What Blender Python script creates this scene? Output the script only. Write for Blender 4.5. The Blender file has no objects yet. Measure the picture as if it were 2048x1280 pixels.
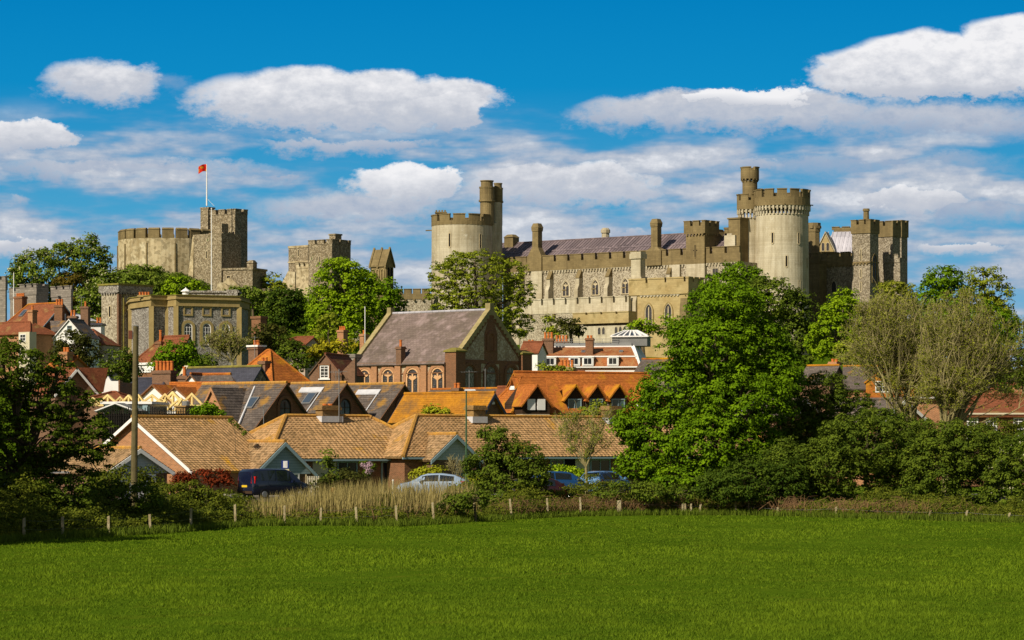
import bpy, math, random
import numpy as np
from mathutils import Vector
C = bpy.context.scene.collection
sc = bpy.context.scene
R = math.radians
# ---------------------------------------------------------------- camera (level, risen lens), f in pixels of a 2048 px wide frame
F = 6000.0; CZ = 3.6; HY = 900.0
cam = bpy.data.cameras.new('camera'); camo = bpy.data.objects.new('camera', cam); C.objects.link(camo)
camo.location = (0, 0, CZ); camo.rotation_euler = (R(90), 0, 0)
cam.sensor_width = 36; cam.lens = F / 2048 * 36; cam.shift_y = (HY - 640) / 2048; cam.clip_end = 9000; cam.clip_start = 1
sc.camera = camo
# ---------------------------------------------------------------- sun, sky, exposure
SUN_AZ = 42; SUN_EL = 37           # degrees to the left of straight behind the camera; elevation
sun = bpy.data.lights.new('sun', 'SUN'); sun.energy = 5.0; sun.angle = R(0.5); sun.color = (1, .90, .72)
suno = bpy.data.objects.new('sun', sun); C.objects.link(suno)
sdir = Vector((-math.sin(R(SUN_AZ)) * math.cos(R(SUN_EL)), -math.cos(R(SUN_AZ)) * math.cos(R(SUN_EL)), math.sin(R(SUN_EL))))
suno.rotation_euler = sdir.to_track_quat('Z', 'Y').to_euler()
sc.view_settings.view_transform = 'Standard'; sc.view_settings.look = 'None'
sc.view_settings.exposure = .2; sc.view_settings.gamma = 1

class NT:
    def __init__(s, nt): s.nt = nt; nt.nodes.clear()
    def n(s, t, **k):
        o = s.nt.nodes.new(t)
        for a, b in k.items(): setattr(o, a, b)
        return o
    def set(s, sock, v):
        if hasattr(v, 'is_output') or isinstance(v, bpy.types.NodeSocket): s.nt.links.new(v, sock)
        elif v is not None:
            if isinstance(v, (tuple, list)) and len(v) == 3 and sock.type == 'RGBA': v = (*v, 1)
            sock.default_value = v
    def m(s, op, a, b=None, c=None, clamp=False):
        o = s.n('ShaderNodeMath', operation=op); o.use_clamp = clamp
        s.set(o.inputs[0], a); s.set(o.inputs[1], b); s.set(o.inputs[2], c)
        return o.outputs[0]
    def mix(s, f, a, b, bt='MIX'):
        o = s.n('ShaderNodeMix', data_type='RGBA', blend_type=bt)
        s.set(o.inputs[0], f); s.set(o.inputs[6], a); s.set(o.inputs[7], b)
        return o.outputs[2]
    def noise(s, vec, scale, detail=3, rough=.55, dist=0):
        o = s.n('ShaderNodeTexNoise'); s.set(o.inputs['Vector'], vec); o.inputs['Scale'].default_value = scale
        o.inputs['Detail'].default_value = detail; o.inputs['Roughness'].default_value = rough; o.inputs['Distortion'].default_value = dist
        return o.outputs[0]
    def mapr(s, v, a, b, c=0., d=1., smooth=False):
        o = s.n('ShaderNodeMapRange'); o.interpolation_type = 'SMOOTHSTEP' if smooth else 'LINEAR'
        s.set(o.inputs[0], v)
        for i, x in enumerate((a, b, c, d)): s.set(o.inputs[i + 1], x)
        return o.outputs[0]
    def comb(s, x, y, z):
        o = s.n('ShaderNodeCombineXYZ'); s.set(o.inputs[0], x); s.set(o.inputs[1], y); s.set(o.inputs[2], z); return o.outputs[0]

def build_world():
    w = bpy.data.worlds.new('World'); sc.world = w; w.use_nodes = True
    T = NT(w.node_tree)
    out = T.n('ShaderNodeOutputWorld'); bg = T.n('ShaderNodeBackground'); T.nt.links.new(bg.outputs[0], out.inputs[0])
    sky = T.n('ShaderNodeTexSky', sky_type='NISHITA'); sky.sun_disc = False; sky.sun_elevation = R(SUN_EL)
    sky.sun_rotation = math.atan2(sdir.x, sdir.y); sky.air_density = 1.0; sky.dust_density = .3; sky.ozone_density = 2.5
    tc = T.n('ShaderNodeTexCoord'); sp = T.n('ShaderNodeSeparateXYZ'); T.nt.links.new(tc.outputs['Generated'], sp.inputs[0])
    x, y, z = sp.outputs
    az = T.m('ARCTAN2', x, y)                                  # direction of the compass and height above the horizon, in degrees * 104.7
    el = T.m('ARCSINE', T.m('MINIMUM', T.m('MAXIMUM', z, -1), 1))
    K = 6000.0
    U = T.m('MULTIPLY_ADD', az, K, 1024); V = T.m('MULTIPLY_ADD', el, -K, HY)
    p1 = T.comb(T.m('MULTIPLY', U, .01), T.m('MULTIPLY', V, .016), 0)
    nA = T.noise(p1, .85, 8, .62); nB = T.noise(p1, 2.2, 8, .66); nD = T.noise(p1, 1.1, 7, .7)
    p2 = T.comb(T.m('MULTIPLY', U, .0035), T.m('MULTIPLY', V, .014), 3.7)
    nC = T.noise(p2, 1.0, 4, .55)
    Ud = T.m('MULTIPLY_ADD', T.m('SUBTRACT', nA, .5), 190, U)
    Vd = T.m('MULTIPLY_ADD', T.m('SUBTRACT', nD, .5), 85, V)
    # cumulus heads: centre, half width, height above the flat base, depth below it, brightness, edge softness
    cl = [(205, 190, 112, 52, 24, .86, .5), (320, 185, 85, 28, 16, .35, .9), (690, 218, 285, 62, 44, .93, .3), (900, 235, 85, 38, 24, .85, .3), (700, 298, 190, 15, 14, .6, .6),
          (55, 292, 105, 34, 18, .9, .3), (815, 372, 105, 34, 38, 1.0, .3), (1120, 385, 205, 52, 34, .82, .4), (700, 436, 190, 44, 22, .66, .6),
          (1890, 180, 250, 84, 24, 1.0, .25), (2010, 150, 110, 84, 50, 1.0, .25), (1470, 235, 310, 42, 32, .75, .4), (1490, 203, 150, 17, 14, 1.1, .35),
          (1860, 262, 240, 40, 34, .62, .6), (1490, 340, 80, 24, 20, .6, .7), (1750, 345, 300, 34, 30, .5, .8), (1800, 415, 110, 30, 22, .85, .4), (1930, 440, 130, 34, 26, .55, .7),
          (1910, 500, 100, 12, 18, .85, .5), (250, 352, 280, 26, 22, .62, .6), (560, 366, 60, 16, 10, .5, .8), (45, 415, 40, 16, 18, .55, .9), (40, 505, 90, 18, 18, .8, .4), (1250, 468, 60, 10, 8, .6, .6),
          (1010, 520, 400, 40, 40, .3, 1.), (250, 480, 300, 30, 24, .3, 1.)]
    dens = None; lum = None
    for cx, cy, rx, ru, rd, br, so in cl:
        rx *= 1.06; ru *= 1.12; rd *= 1.25; dx = T.m('DIVIDE', T.m('SUBTRACT', Ud, cx), rx)
        dv = T.m('SUBTRACT', Vd, cy)
        dy = T.m('ADD', T.m('DIVIDE', T.m('MINIMUM', dv, 0), ru), T.m('DIVIDE', T.m('MAXIMUM', dv, 0), rd))
        d2 = T.m('ADD', T.m('ADD', T.m('POWER', T.m('ABSOLUTE', dx), 2.4), T.m('MULTIPLY', dy, dy)), T.m('ADD', T.m('MULTIPLY', T.m('SUBTRACT', nA, .5), 1.1), T.m('MULTIPLY', T.m('SUBTRACT', nB, .5), 1.5)))
        # crisp lit top, soft flat base
        soft = T.mapr(dy, -.6, .5, so * 1.5, so * 3.6)
        d = T.m('MULTIPLY', T.m('SUBTRACT', 1.38, d2), T.m('DIVIDE', 1., soft), clamp=True)
        if br < .5: d = T.m('MULTIPLY', d, .7)
        l = T.m('MULTIPLY', T.mapr(dy, -.9, 1.0, br, br * .58), d)
        dens = d if dens is None else T.m('MAXIMUM', dens, d)
        lum = l if lum is None else T.m('MAXIMUM', lum, l)
    # thin layered streaks low in the sky
    band = T.m('MULTIPLY', T.mapr(nC, .32, .60, 0, 1, True), T.mapr(V, 170, 320, 0, .85, True))
    bl = T.m('MULTIPLY', T.mapr(nC, .40, .66, .26, .80), band)
    dens2 = T.m('MAXIMUM', dens, band); lum2 = T.m('MAXIMUM', lum, bl)
    val = T.m('DIVIDE', lum2, T.m('MAXIMUM', dens2, .001))
    val = T.m('ADD', val, T.m('MULTIPLY', T.m('SUBTRACT', nB, .5), .8))
    ccol = T.n('ShaderNodeValToRGB'); T.set(ccol.inputs[0], val)
    e = ccol.color_ramp.elements
    e[0].position = .18; e[0].color = (.17, .31, .50, 1); e[1].position = 1.; e[1].color = (.80, .79, .80, 1)
    a = e.new(.45); a.color = (.33, .39, .50, 1); a = e.new(.72); a.color = (.50, .52, .575, 1)
    grad = T.n('ShaderNodeValToRGB'); T.set(grad.inputs[0], T.mapr(el, -.02, .16))
    e = grad.color_ramp.elements
    e[0].position = 0; e[0].color = (.24, .43, .58, 1); e[1].position = 1; e[1].color = (.0, .175, .44, 1)
    for p_, c_ in ((.33, (.17, .38, .56, 1)), (.55, (.055, .31, .53, 1)), (.78, (.004, .225, .49, 1))): a = e.new(p_); a.color = c_
    # the low band of sky is graded; higher up the physical sky takes over
    skyb = T.mix(1., sky.outputs[0], (.075, .062, .050), 'MULTIPLY')
    base = T.mix(T.mapr(el, .16, .5, 0, 1, True), grad.outputs[0], skyb)
    col = T.mix(T.m('MULTIPLY', T.mapr(dens2, 0, 1, 0, 1, True), .97), base, ccol.outputs[0])
    front = T.m('MULTIPLY', T.mapr(y, 0, .3, 0, 1, True), T.mapr(el, .2, .3, 1, 0, True))
    col = T.mix(front, skyb, col)
    T.set(bg.inputs[0], col); bg.inputs[1].default_value = 1.0
    w.cycles.sampling_method = 'MANUAL'; w.cycles.sample_map_resolution = 512
build_world()

# ---------------------------------------------------------------- placing helpers
def X(px, Y): return (px - 1024) / F * Y
def Z(py, Y): return CZ + (HY - py) / F * Y
def ground_z(x, y):
    pts = [(0, 0), (168, 0), (173, .72), (215, .9), (260, 2.5), (300, 4.5), (350, 6.5), (420, 12), (480, 17), (560, 19.5), (592, 22), (640, 27), (700, 27.5), (900, 8), (1400, 0), (9000, 0)]
    z = 0
    for (a, b), (c, d) in zip(pts, pts[1:]):
        if a <= y <= c: z = b + (d - b) * (y - a) / (c - a); break
    # castle mound under the keep
    r = math.hypot(x + 66, (y - 650) * .9)
    if y > 560: z += 10 * max(0, min(1, (41 - r) / 22))
    # the hill falls away to the east
    if y > 420 and x > 78: z -= min(z, (x - 78) * .25)
    return z
class Fr:
    """a building's own axes: local x along the wall, local y into the building, turned by deg"""
    def __init__(s, px, Y, deg=0, zb=None):
        s.ox, s.oy = X(px, Y), Y; s.a = R(deg); s.ca, s.sa = math.cos(s.a), math.sin(s.a)
        s.zb = ground_z(s.ox, Y) - .3 if zb is None else zb
    def w(s, u, v): return (s.ox + u * s.ca - v * s.sa, s.oy + u * s.sa + v * s.ca)
    def u(s, px, v=0):
        p = px - 1024
        return (p * (s.oy + v * s.ca) - F * (s.ox - v * s.sa)) / (F * s.ca - p * s.sa)
    def v(s, px, u=0):
        p = px - 1024
        return (p * (s.oy + u * s.sa) - F * (s.ox + u * s.ca)) / (-F * s.sa - p * s.ca)
    def z(s, py, u=0, v=0): return Z(py, s.w(u, v)[1]) - s.zb

# ---------------------------------------------------------------- objects
def tag(o, label=None, cat=None, group=None, kind=None):
    if label: o['label'] = label
    if cat: o['category'] = cat
    if group: o['group'] = group
    if kind: o['kind'] = kind
    return o
def thing(name, label, cat, loc=(0, 0, 0), rz=0, group=None):
    o = bpy.data.objects.new(name, None); C.objects.link(o); o.empty_display_size = .5
    o.location = loc; o.rotation_euler = (0, 0, rz)
    return tag(o, label, cat, group)
def fthing(fr, name, label, cat, group=None): return thing(name, label, cat, (fr.ox, fr.oy, fr.zb), fr.a, group)
class MB:
    def __init__(s): s.v = []; s.f = []; s.mi = []; s.cm = 0
    def add(s, vs, fs):
        n = len(s.v); s.v += [tuple(p) for p in vs]; s.f += [tuple(i + n for i in f) for f in fs]; s.mi += [s.cm] * len(fs); return s
    def box(s, x0, x1, y0, y1, z0, z1):
        return s.add([(x0, y0, z0), (x1, y0, z0), (x1, y1, z0), (x0, y1, z0), (x0, y0, z1), (x1, y0, z1), (x1, y1, z1), (x0, y1, z1)],
                     [(0, 3, 2, 1), (4, 5, 6, 7), (0, 1, 5, 4), (1, 2, 6, 5), (2, 3, 7, 6), (3, 0, 4, 7)])
    def wbox(s, W, s0, s1, z0, z1, d0, d1):
        P = [W(a, z, d) for z in (z0, z1) for a, d in ((s0, d0), (s1, d0), (s1, d1), (s0, d1))]
        return s.add(P, [(0, 3, 2, 1), (4, 5, 6, 7), (0, 1, 5, 4), (1, 2, 6, 5), (2, 3, 7, 6), (3, 0, 4, 7)])
    def prism(s, pts0, pts1):       # two matching rings
        n = len(pts0)
        return s.add(list(pts0) + list(pts1), [tuple(range(n))[::-1], tuple(range(n, 2 * n))] + [(i, (i + 1) % n, n + (i + 1) % n, n + i) for i in range(n)])
    def extr(s, poly, z0, z1): return s.prism([(x, y, z0) for x, y in poly], [(x, y, z1) for x, y in poly])
    def wprism(s, W, poly, d0, d1): return s.prism([W(a, z, d0) for a, z in poly], [W(a, z, d1) for a, z in poly])
    def cyl(s, x, y, z0, z1, r0, r1=None, n=24, a0=0):
        r1 = r0 if r1 is None else r1
        an = [2 * math.pi * i / n + a0 for i in range(n)]
        return s.prism([(x + r0 * math.cos(a), y + r0 * math.sin(a), z0) for a in an], [(x + r1 * math.cos(a), y + r1 * math.sin(a), z1) for a in an])
    def arc(s, x, y, r0, r1, a0, a1, z0, z1, n=4):   # block of a ring
        an = [a0 + (a1 - a0) * i / n for i in range(n + 1)]
        poly = [(x + r1 * math.cos(a), y + r1 * math.sin(a)) for a in an] + [(x + r0 * math.cos(a), y + r0 * math.sin(a)) for a in reversed(an)]
        for i in range(n):
            q = [poly[i], poly[i + 1], poly[-2 - i], poly[-1 - i]]
            s.extr(q, z0, z1)
        return s
    def tube(s, pts, rad, n=6):
        pts = [Vector(p) for p in pts]; m = len(pts); rad = rad if isinstance(rad, (list, tuple)) else [rad] * m
        vs = []; fs = []
        for i, p in enumerate(pts):
            t = (pts[min(i + 1, m - 1)] - pts[max(i - 1, 0)]).normalized()
            a = t.orthogonal().normalized(); b = t.cross(a)
            for k in range(n):
                an = 2 * math.pi * k / n; vs.append(p + (a * math.cos(an) + b * math.sin(an)) * rad[i])
        for i in range(m - 1):
            for k in range(n): fs.append((i * n + k, i * n + (k + 1) % n, (i + 1) * n + (k + 1) % n, (i + 1) * n + k))
        fs += [tuple(range(n))[::-1], tuple(range((m - 1) * n, m * n))]
        return s.add(vs, fs)
    def build(s, name, mats, parent=None, label=None, smooth=False, uv=True, **k):
        me = bpy.data.meshes.new(name); me.from_pydata(s.v, [], s.f)
        mats = mats if isinstance(mats, (list, tuple)) else [mats]
        for m in mats: me.materials.append(m)
        if len(mats) > 1: me.polygons.foreach_set('material_index', s.mi)
        me.update()
        if uv and s.f:
            nr = np.empty(len(s.f) * 3); me.polygons.foreach_get('normal', nr); nr = nr.reshape(-1, 3)
            lt = np.empty(len(s.f), int); me.polygons.foreach_get('loop_total', lt)
            vi = np.empty(len(me.loops), int); me.loops.foreach_get('vertex_index', vi)
            co = np.array(s.v)[vi]; N = np.repeat(nr, lt, 0)
            h = np.hypot(N[:, 0], N[:, 1]); flat = h < .05; hh = np.where(flat, 1, h)
            u = np.stack([np.where(flat, 1, -N[:, 1] / hh), np.where(flat, 0, N[:, 0] / hh), np.zeros(len(h))], 1)
            v = np.cross(N, u)
            v = np.where(v[:, 2:3] < 0, -v, v)
            v[flat] = (0, 1, 0)
            l = me.uv_layers.new(name='UVMap'); l.data.foreach_set('uv', np.stack([(co * u).sum(1), (co * v).sum(1)], 1).ravel())
        if smooth: me.polygons.foreach_set('use_smooth', [True] * len(s.f))
        o = bpy.data.objects.new(name, me); C.objects.link(o)
        if parent is not None: o.parent = parent
        return tag(o, label, **k)
def copy_tree(o, parent=None):
    c = o.copy(); C.objects.link(c)
    if parent is not None: c.parent = parent
    for ch in list(o.children): copy_tree(ch, c)
    return c

# ---------------------------------------------------------------- materials
def mkmat(name, c1, c2=None, sc1=.4, spk=None, spks=3., brick=None, rough=.85, bump=.3, bscale=6., patch=None, streak=None, metal=0., spec=.14, cols=None, lo=.35, hi=.65, wav=None):
    """c1/c2 mottled by noise; spk (colour, amount) fine speckle; brick (w, h, mortar, colour, tone shift) on metric UVs;
       patch (colour, scale, lo, hi) lichen or repair patches; streak (colour, amount) vertical rain streaks"""
    m = bpy.data.materials.new(name); m.use_nodes = True; T = NT(m.node_tree)
    out = T.n('ShaderNodeOutputMaterial'); b = T.n('ShaderNodeBsdfPrincipled'); T.nt.links.new(b.outputs[0], out.inputs[0])
    tc = T.n('ShaderNodeTexCoord'); oc = tc.outputs['Object']; uv = tc.outputs['UV']
    col = c1
    n1 = T.noise(oc, sc1, 5, .6)
    if c2: col = T.mix(T.mapr(n1, lo, hi, 0, 1), c1, c2)
    h = T.noise(oc, bscale, 4, .6)
    if brick:
        bw, bh, mo, mc, ton = brick
        br = T.n('ShaderNodeTexBrick'); T.set(br.inputs['Vector'], uv)
        br.inputs['Color1'].default_value = (1 - ton, 1 - ton, 1 - ton, 1); br.inputs['Color2'].default_value = (1 + ton * .6, 1 + ton * .6, 1 + ton * .6, 1)
        br.inputs['Scale'].default_value = 1; br.inputs['Mortar Size'].default_value = mo; br.inputs['Brick Width'].default_value = bw; br.inputs['Row Height'].default_value = bh
        br.inputs['Mortar Smooth'].default_value = .3; br.inputs['Mortar'].default_value = (1, 1, 1, 1)
        col = T.mix(1., col, br.outputs[0], 'MULTIPLY')
        col = T.mix(br.outputs[1], col, mc)
    if spk:
        v = T.n('ShaderNodeTexVoronoi'); T.set(v.inputs['Vector'], oc); v.inputs['Scale'].default_value = spks
        sv = T.n('ShaderNodeSeparateColor'); T.nt.links.new(v.outputs['Color'], sv.inputs[0])
        col = T.mix(T.m('MULTIPLY', T.mapr(sv.outputs[0], .45, .7), spk[1]), col, spk[0])
        if len(spk) > 2: col = T.mix(T.m('MULTIPLY', T.mapr(sv.outputs[1], .6, .75), spk[1]), col, spk[2])
    if patch:
        for pc, ps, pl, ph in (patch if isinstance(patch[0], (list, tuple)) and len(patch[0]) == 4 else [patch]):
            col = T.mix(T.mapr(T.noise(oc, ps, 6, .65), pl, ph), col, pc)
    if streak:
        mp = T.n('ShaderNodeMapping'); T.set(mp.inputs[0], oc); mp.inputs['Scale'].default_value = (1.3, 1.3, .12)
        col = T.mix(T.m('MULTIPLY', T.mapr(T.noise(mp.outputs[0], 1., 4, .6), .45, .7), streak[1]), col, streak[0])
    T.set(b.inputs['Base Color'], col); b.inputs['Roughness'].default_value = rough; b.inputs['Metallic'].default_value = metal
    b.inputs['Specular IOR Level'].default_value = spec
    if bump:
        bp = T.n('ShaderNodeBump'); bp.inputs['Strength'].default_value = bump; bp.inputs['Distance'].default_value = .08
        T.set(bp.inputs['Height'], h); T.nt.links.new(bp.outputs[0], b.inputs['Normal'])
    return m
def leafmat(name, dark, light, trans=.25):
    m = bpy.data.materials.new(name); m.use_nodes = True; T = NT(m.node_tree)
    out = T.n('ShaderNodeOutputMaterial'); at = T.n('ShaderNodeAttribute', attribute_name='tint')
    col = T.mix(at.outputs['Fac'], dark, light)
    d = T.n('ShaderNodeBsdfPrincipled'); T.set(d.inputs['Base Color'], col); d.inputs['Roughness'].default_value = .7; d.inputs['Specular IOR Level'].default_value = .03
    t = T.n('ShaderNodeBsdfTranslucent'); T.set(t.inputs[0], col)
    x = T.n('ShaderNodeMixShader'); x.inputs[0].default_value = trans
    T.nt.links.new(d.outputs[0], x.inputs[1]); T.nt.links.new(t.outputs[0], x.inputs[2]); T.nt.links.new(x.outputs[0], out.inputs[0])
    return m
M = {}
M['ashlar'] = mkmat('ashlar_stone', (.53, .48, .365), (.40, .345, .235), .14, brick=(.9, .38, .012, (.33, .27, .17), .10), streak=((.20, .155, .085), .5), patch=[((.30, .25, .16), .3, .54, .72), ((.58, .54, .43), .6, .60, .72)])
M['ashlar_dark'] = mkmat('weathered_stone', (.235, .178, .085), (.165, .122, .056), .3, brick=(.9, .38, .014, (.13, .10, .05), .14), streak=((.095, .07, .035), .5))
M['ashlar_gold'] = mkmat('golden_stone', (.43, .34, .17), (.34, .25, .11), .3, brick=(.9, .38, .012, (.29, .22, .11), .1), patch=((.20, .15, .06), .5, .55, .72))
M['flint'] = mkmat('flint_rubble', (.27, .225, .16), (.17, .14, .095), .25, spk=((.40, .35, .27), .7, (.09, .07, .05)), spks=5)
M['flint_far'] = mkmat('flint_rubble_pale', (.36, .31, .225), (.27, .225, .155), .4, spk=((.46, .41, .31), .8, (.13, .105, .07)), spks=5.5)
M['flint_grey'] = mkmat('grey_flint', (.245, .215, .18), (.165, .145, .12), .5, spk=((.42, .40, .36), .75, (.07, .06, .055)), spks=8)
M['keep'] = mkmat('keep_rubble', (.52, .43, .27), (.29, .225, .125), .13, spk=((.52, .45, .29), .5, (.12, .09, .045)), spks=1.6, patch=[((.62, .56, .40), .35, .54, .78), ((.15, .115, .055), .8, .56, .74)], streak=((.18, .13, .05), .5))
M['keep_flint'] = mkmat('keep_flint', (.235, .185, .115), (.16, .122, .07), .25, spk=((.42, .36, .25), .65, (.08, .065, .04)), spks=4.5, patch=((.05, .10, .02), .35, .62, .68))
M['grey_stone'] = mkmat('grey_stone_block', (.27, .235, .20), (.20, .175, .15), .5, brick=(.7, .3, .03, (.15, .13, .11), .25))
M['lead'] = mkmat('lead_roof', (.21, .16, .165), (.155, .12, .13), .2, brick=(.85, 4.2, .035, (.10, .08, .09), .35), rough=.45, spec=.5)
M['lead_pale'] = mkmat('pale_lead_roof', (.52, .50, .56), (.40, .38, .42), .2, brick=(.9, 6., .04, (.25, .24, .27), .2), rough=.4, spec=.5)
M['slate'] = mkmat('slate', (.155, .125, .105), (.105, .085, .075), .8, brick=(.3, .22, .012, (.05, .04, .035), .28), patch=((.30, .16, .035), .55, .56, .68), rough=.6)
M['slate_blue'] = mkmat('blue_slate', (.055, .055, .075), (.04, .04, .055), .8, brick=(.3, .22, .012, (.02, .02, .03), .2), rough=.5, spec=.5)
M['slate_purple'] = mkmat('purple_slate', (.20, .150, .135), (.135, .105, .085), .3, brick=(.45, .32, .02, (.10, .07, .06), .2), patch=[((.30, .225, .22), .7, .52, .74), ((.10, .09, .055), .22, .54, .74)], rough=.6)
M['brick'] = mkmat('red_brick', (.205, .080, .036), (.145, .058, .028), .8, brick=(.225, .075, .010, (.26, .17, .10), .3))
M['brick_or'] = mkmat('orange_brick', (.38, .165, .07), (.29, .12, .05), .8, brick=(.225, .075, .010, (.42, .28, .17), .25))
M['brick_brown'] = mkmat('brown_brick', (.19, .095, .055), (.14, .07, .04), .8, brick=(.225, .075, .010, (.22, .15, .1), .25))
M['tile_tan'] = mkmat('tan_concrete_tile', (.50, .305, .145), (.42, .25, .11), .5, brick=(.33, .30, .0, (.2, .1, .05), .16), patch=((.52, .27, .02), .45, .60, .72), spk=((.14, .09, .035), .5), spks=5)
M['tile_tan_brown'] = mkmat('brown_concrete_tile', (.38, .245, .13), (.31, .195, .095), .5, brick=(.33, .30, .0, (.2, .1, .05), .18), patch=((.18, .12, .04), .9, .58, .70), spk=((.10, .065, .03), .6), spks=5)
M['ridge'] = mkmat('lichened_ridge_tile', (.50, .26, .045), (.38, .20, .06), 1.2, brick=(.45, 5, .02, (.2, .12, .04), .1))
M['tile_or'] = mkmat('orange_clay_tile', (.47, .15, .028), (.34, .105, .022), .5, brick=(.18, .12, .006, (.2, .06, .015), .28), patch=((.50, .24, .01), .35, .53, .68))
M['tile_red'] = mkmat('red_clay_tile', (.26, .088, .04), (.18, .06, .028), .5, brick=(.18, .12, .006, (.1, .03, .015), .25), patch=((.30, .20, .07), .5, .56, .72))
M['tile_gold'] = mkmat('lichened_clay_tile', (.50, .22, .012), (.30, .125, .02), .3, brick=(.18, .12, .006, (.2, .06, .015), .2), patch=((.20, .10, .03), .5, .5, .66))
M['stone_trim'] = mkmat('stone_trim', (.50, .42, .28), (.42, .34, .20), .8)
M['gold_trim'] = mkmat('yellow_stone_trim', (.33, .25, .105), (.26, .19, .075), .8)
M['pink_stone'] = mkmat('pink_stone_trim', (.60, .36, .19), (.52, .29, .14), .8)
M['lichen'] = mkmat('lichened_coping', (.24, .21, .04), (.15, .125, .04), 1.5)
M['white'] = mkmat('white_paint', (.78, .76, .74), (.70, .68, .66), 1., bump=.05)
M['cream'] = mkmat('cream_render', (.56, .51, .38), (.48, .43, .31), .6, bump=.1)
M['pink'] = mkmat('pinkish_render', (.45, .34, .27), (.40, .3, .24), .6, bump=.1)
M['bluegrey'] = mkmat('blue_grey_boarding', (.26, .34, .38), (.22, .295, .33), .6, brick=(8, .17, .012, (.12, .16, .18), .02), bump=.05)
M['bluegrey_trim'] = mkmat('blue_grey_paint', (.24, .33, .36), None, bump=0)
M['wood_dark'] = mkmat('dark_weatherboard', (.055, .032, .018), (.04, .022, .013), .8, brick=(6, .17, .015, (.015, .01, .006), .1), bump=.1)
M['timber'] = mkmat('new_timber', (.80, .62, .28), (.66, .48, .18), 1.5, bump=.1)
M['wood_post'] = mkmat('weathered_wood', (.42, .36, .22), (.28, .22, .12), 2.2, bump=.4)
M['pole'] = mkmat('tarred_pole', (.15, .12, .055), (.09, .072, .035), 1.2, streak=((.06, .05, .02), .6))
M['terracotta'] = mkmat('terracotta', (.55, .17, .04), (.42, .12, .03), 2., bump=.1)
M['glass'] = mkmat('window_glass', (.018, .02, .024), None, rough=.12, bump=0, spec=.6)
M['glass_teal'] = mkmat('curtained_glass', (.06, .12, .12), (.03, .05, .055), .9, rough=.15, bump=0, spec=.6)
M['glass_sky'] = mkmat('rooflight_glass', (.05, .07, .10), None, rough=.05, bump=0, spec=1.)
M['leadglass'] = mkmat('leaded_glass', (.10, .09, .09), (.05, .045, .05), 1.5, brick=(.25, .25, .03, (.02, .02, .02), .3), rough=.3, bump=0)
M['metal'] = mkmat('grey_metal', (.22, .22, .22), None, rough=.45, bump=0, metal=.3)
M['flash'] = mkmat('lead_flashing', (.58, .58, .60), (.45, .45, .48), 1.2, rough=.5, bump=.1)
M['black'] = mkmat('black_paint_and_shade', (.012, .01, .008), None, bump=0)  # black fence paint, and painted-in shade for slits, dark arches and porch
M['bark'] = mkmat('bark', (.13, .10, .06), (.08, .06, .035), 1.5)
M['bark_pale'] = mkmat('pale_bark', (.32, .275, .125), (.19, .16, .07), 1.2)
M['green_paint'] = mkmat('green_painted_steel', (.05, .10, .05), None, rough=.5, bump=0)

# ---------------------------------------------------------------- building bits
def WF(y0): return lambda s, z, d: (s, y0 - d, z)         # front wall (faces -y)
def WR(x0): return lambda s, z, d: (x0 + d, s, z)         # right wall (faces +x)
def WL(x0): return lambda s, z, d: (x0 - d, s, z)
def WP(p, q):                                              # wall between two plan points, outward to the right of p->q
    dx, dy = q[0] - p[0], q[1] - p[1]; L = math.hypot(dx, dy); dx /= L; dy /= L
    return (lambda s, z, d: (p[0] + dx * s + dy * d, p[1] + dy * s - dx * d, z)), L
def cren(mb, W, s0, s1, z0, zc, zt, wm, wg, t=.6, over=.08, first=0., cap=.16):
    """parapet strip z0..zc then merlons to zt"""
    if zc > z0: mb.wbox(W, s0, s1, z0, zc, -t, over * .4)
    s = s0 - first
    while s < s1:
        a, b = max(s, s0), min(s + wm, s1)
        if b - a > .15:
            mb.wbox(W, a, b, zc, zt - cap, -t, over * .4); mb.wbox(W, a - .03, b + .03, zt - cap, zt, -t - over, over * 1.8)
        s += wm + wg
    return mb
def corbels(mb, W, s0, s1, z0, z1, w=.35, g=.45, d=.28):
    s = s0 + g * .5; mb.wbox(W, s0, s1, z1 - .1, z1, 0, d * .9)
    while s + w < s1: mb.wbox(W, s, s + w, z0, z1, 0, d); s += w + g
    return mb
def arch_poly(cx, z0, w, h, kind, n=10):
    hw = w / 2
    if kind == 'rect': return [(cx - hw, z0), (cx + hw, z0), (cx + hw, z0 + h), (cx - hw, z0 + h)]
    pts = [(cx - hw, z0), (cx + hw, z0)]
    if kind == 'round':
        zs = z0 + h - hw; pts += [(cx + hw * math.cos(a), zs + hw * math.sin(a)) for a in [math.pi * i / n for i in range(n + 1)]]
    else:
        r = w * 1.0; rise = math.sqrt(r * r - (r - hw) ** 2); zs = z0 + h - rise; am = math.acos((r - hw) / r)
        k = n // 2
        pts += [(cx + hw - r + r * math.cos(am * i / k), zs + r * math.sin(am * i / k)) for i in range(k + 1)]
        pts += [(cx - hw + r - r * math.cos(am * i / k), zs + r * math.sin(am * i / k)) for i in range(k - 1, -1, -1)]
    return pts
def ringframe(mb, W, o, i, d0, d1):
    n = len(o)
    P = [W(a, z, d1) for a, z in o] + [W(a, z, d1) for a, z in i] + [W(a, z, d0) for a, z in o] + [W(a, z, d0) for a, z in i]
    fs = []
    for k in range(n):
        j = (k + 1) % n
        fs += [(k, j, n + j, n + k), (2 * n + k, 2 * n + j, j, k), (n + k, n + j, 3 * n + j, 3 * n + k)]
    mb.add(P, fs)
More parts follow.
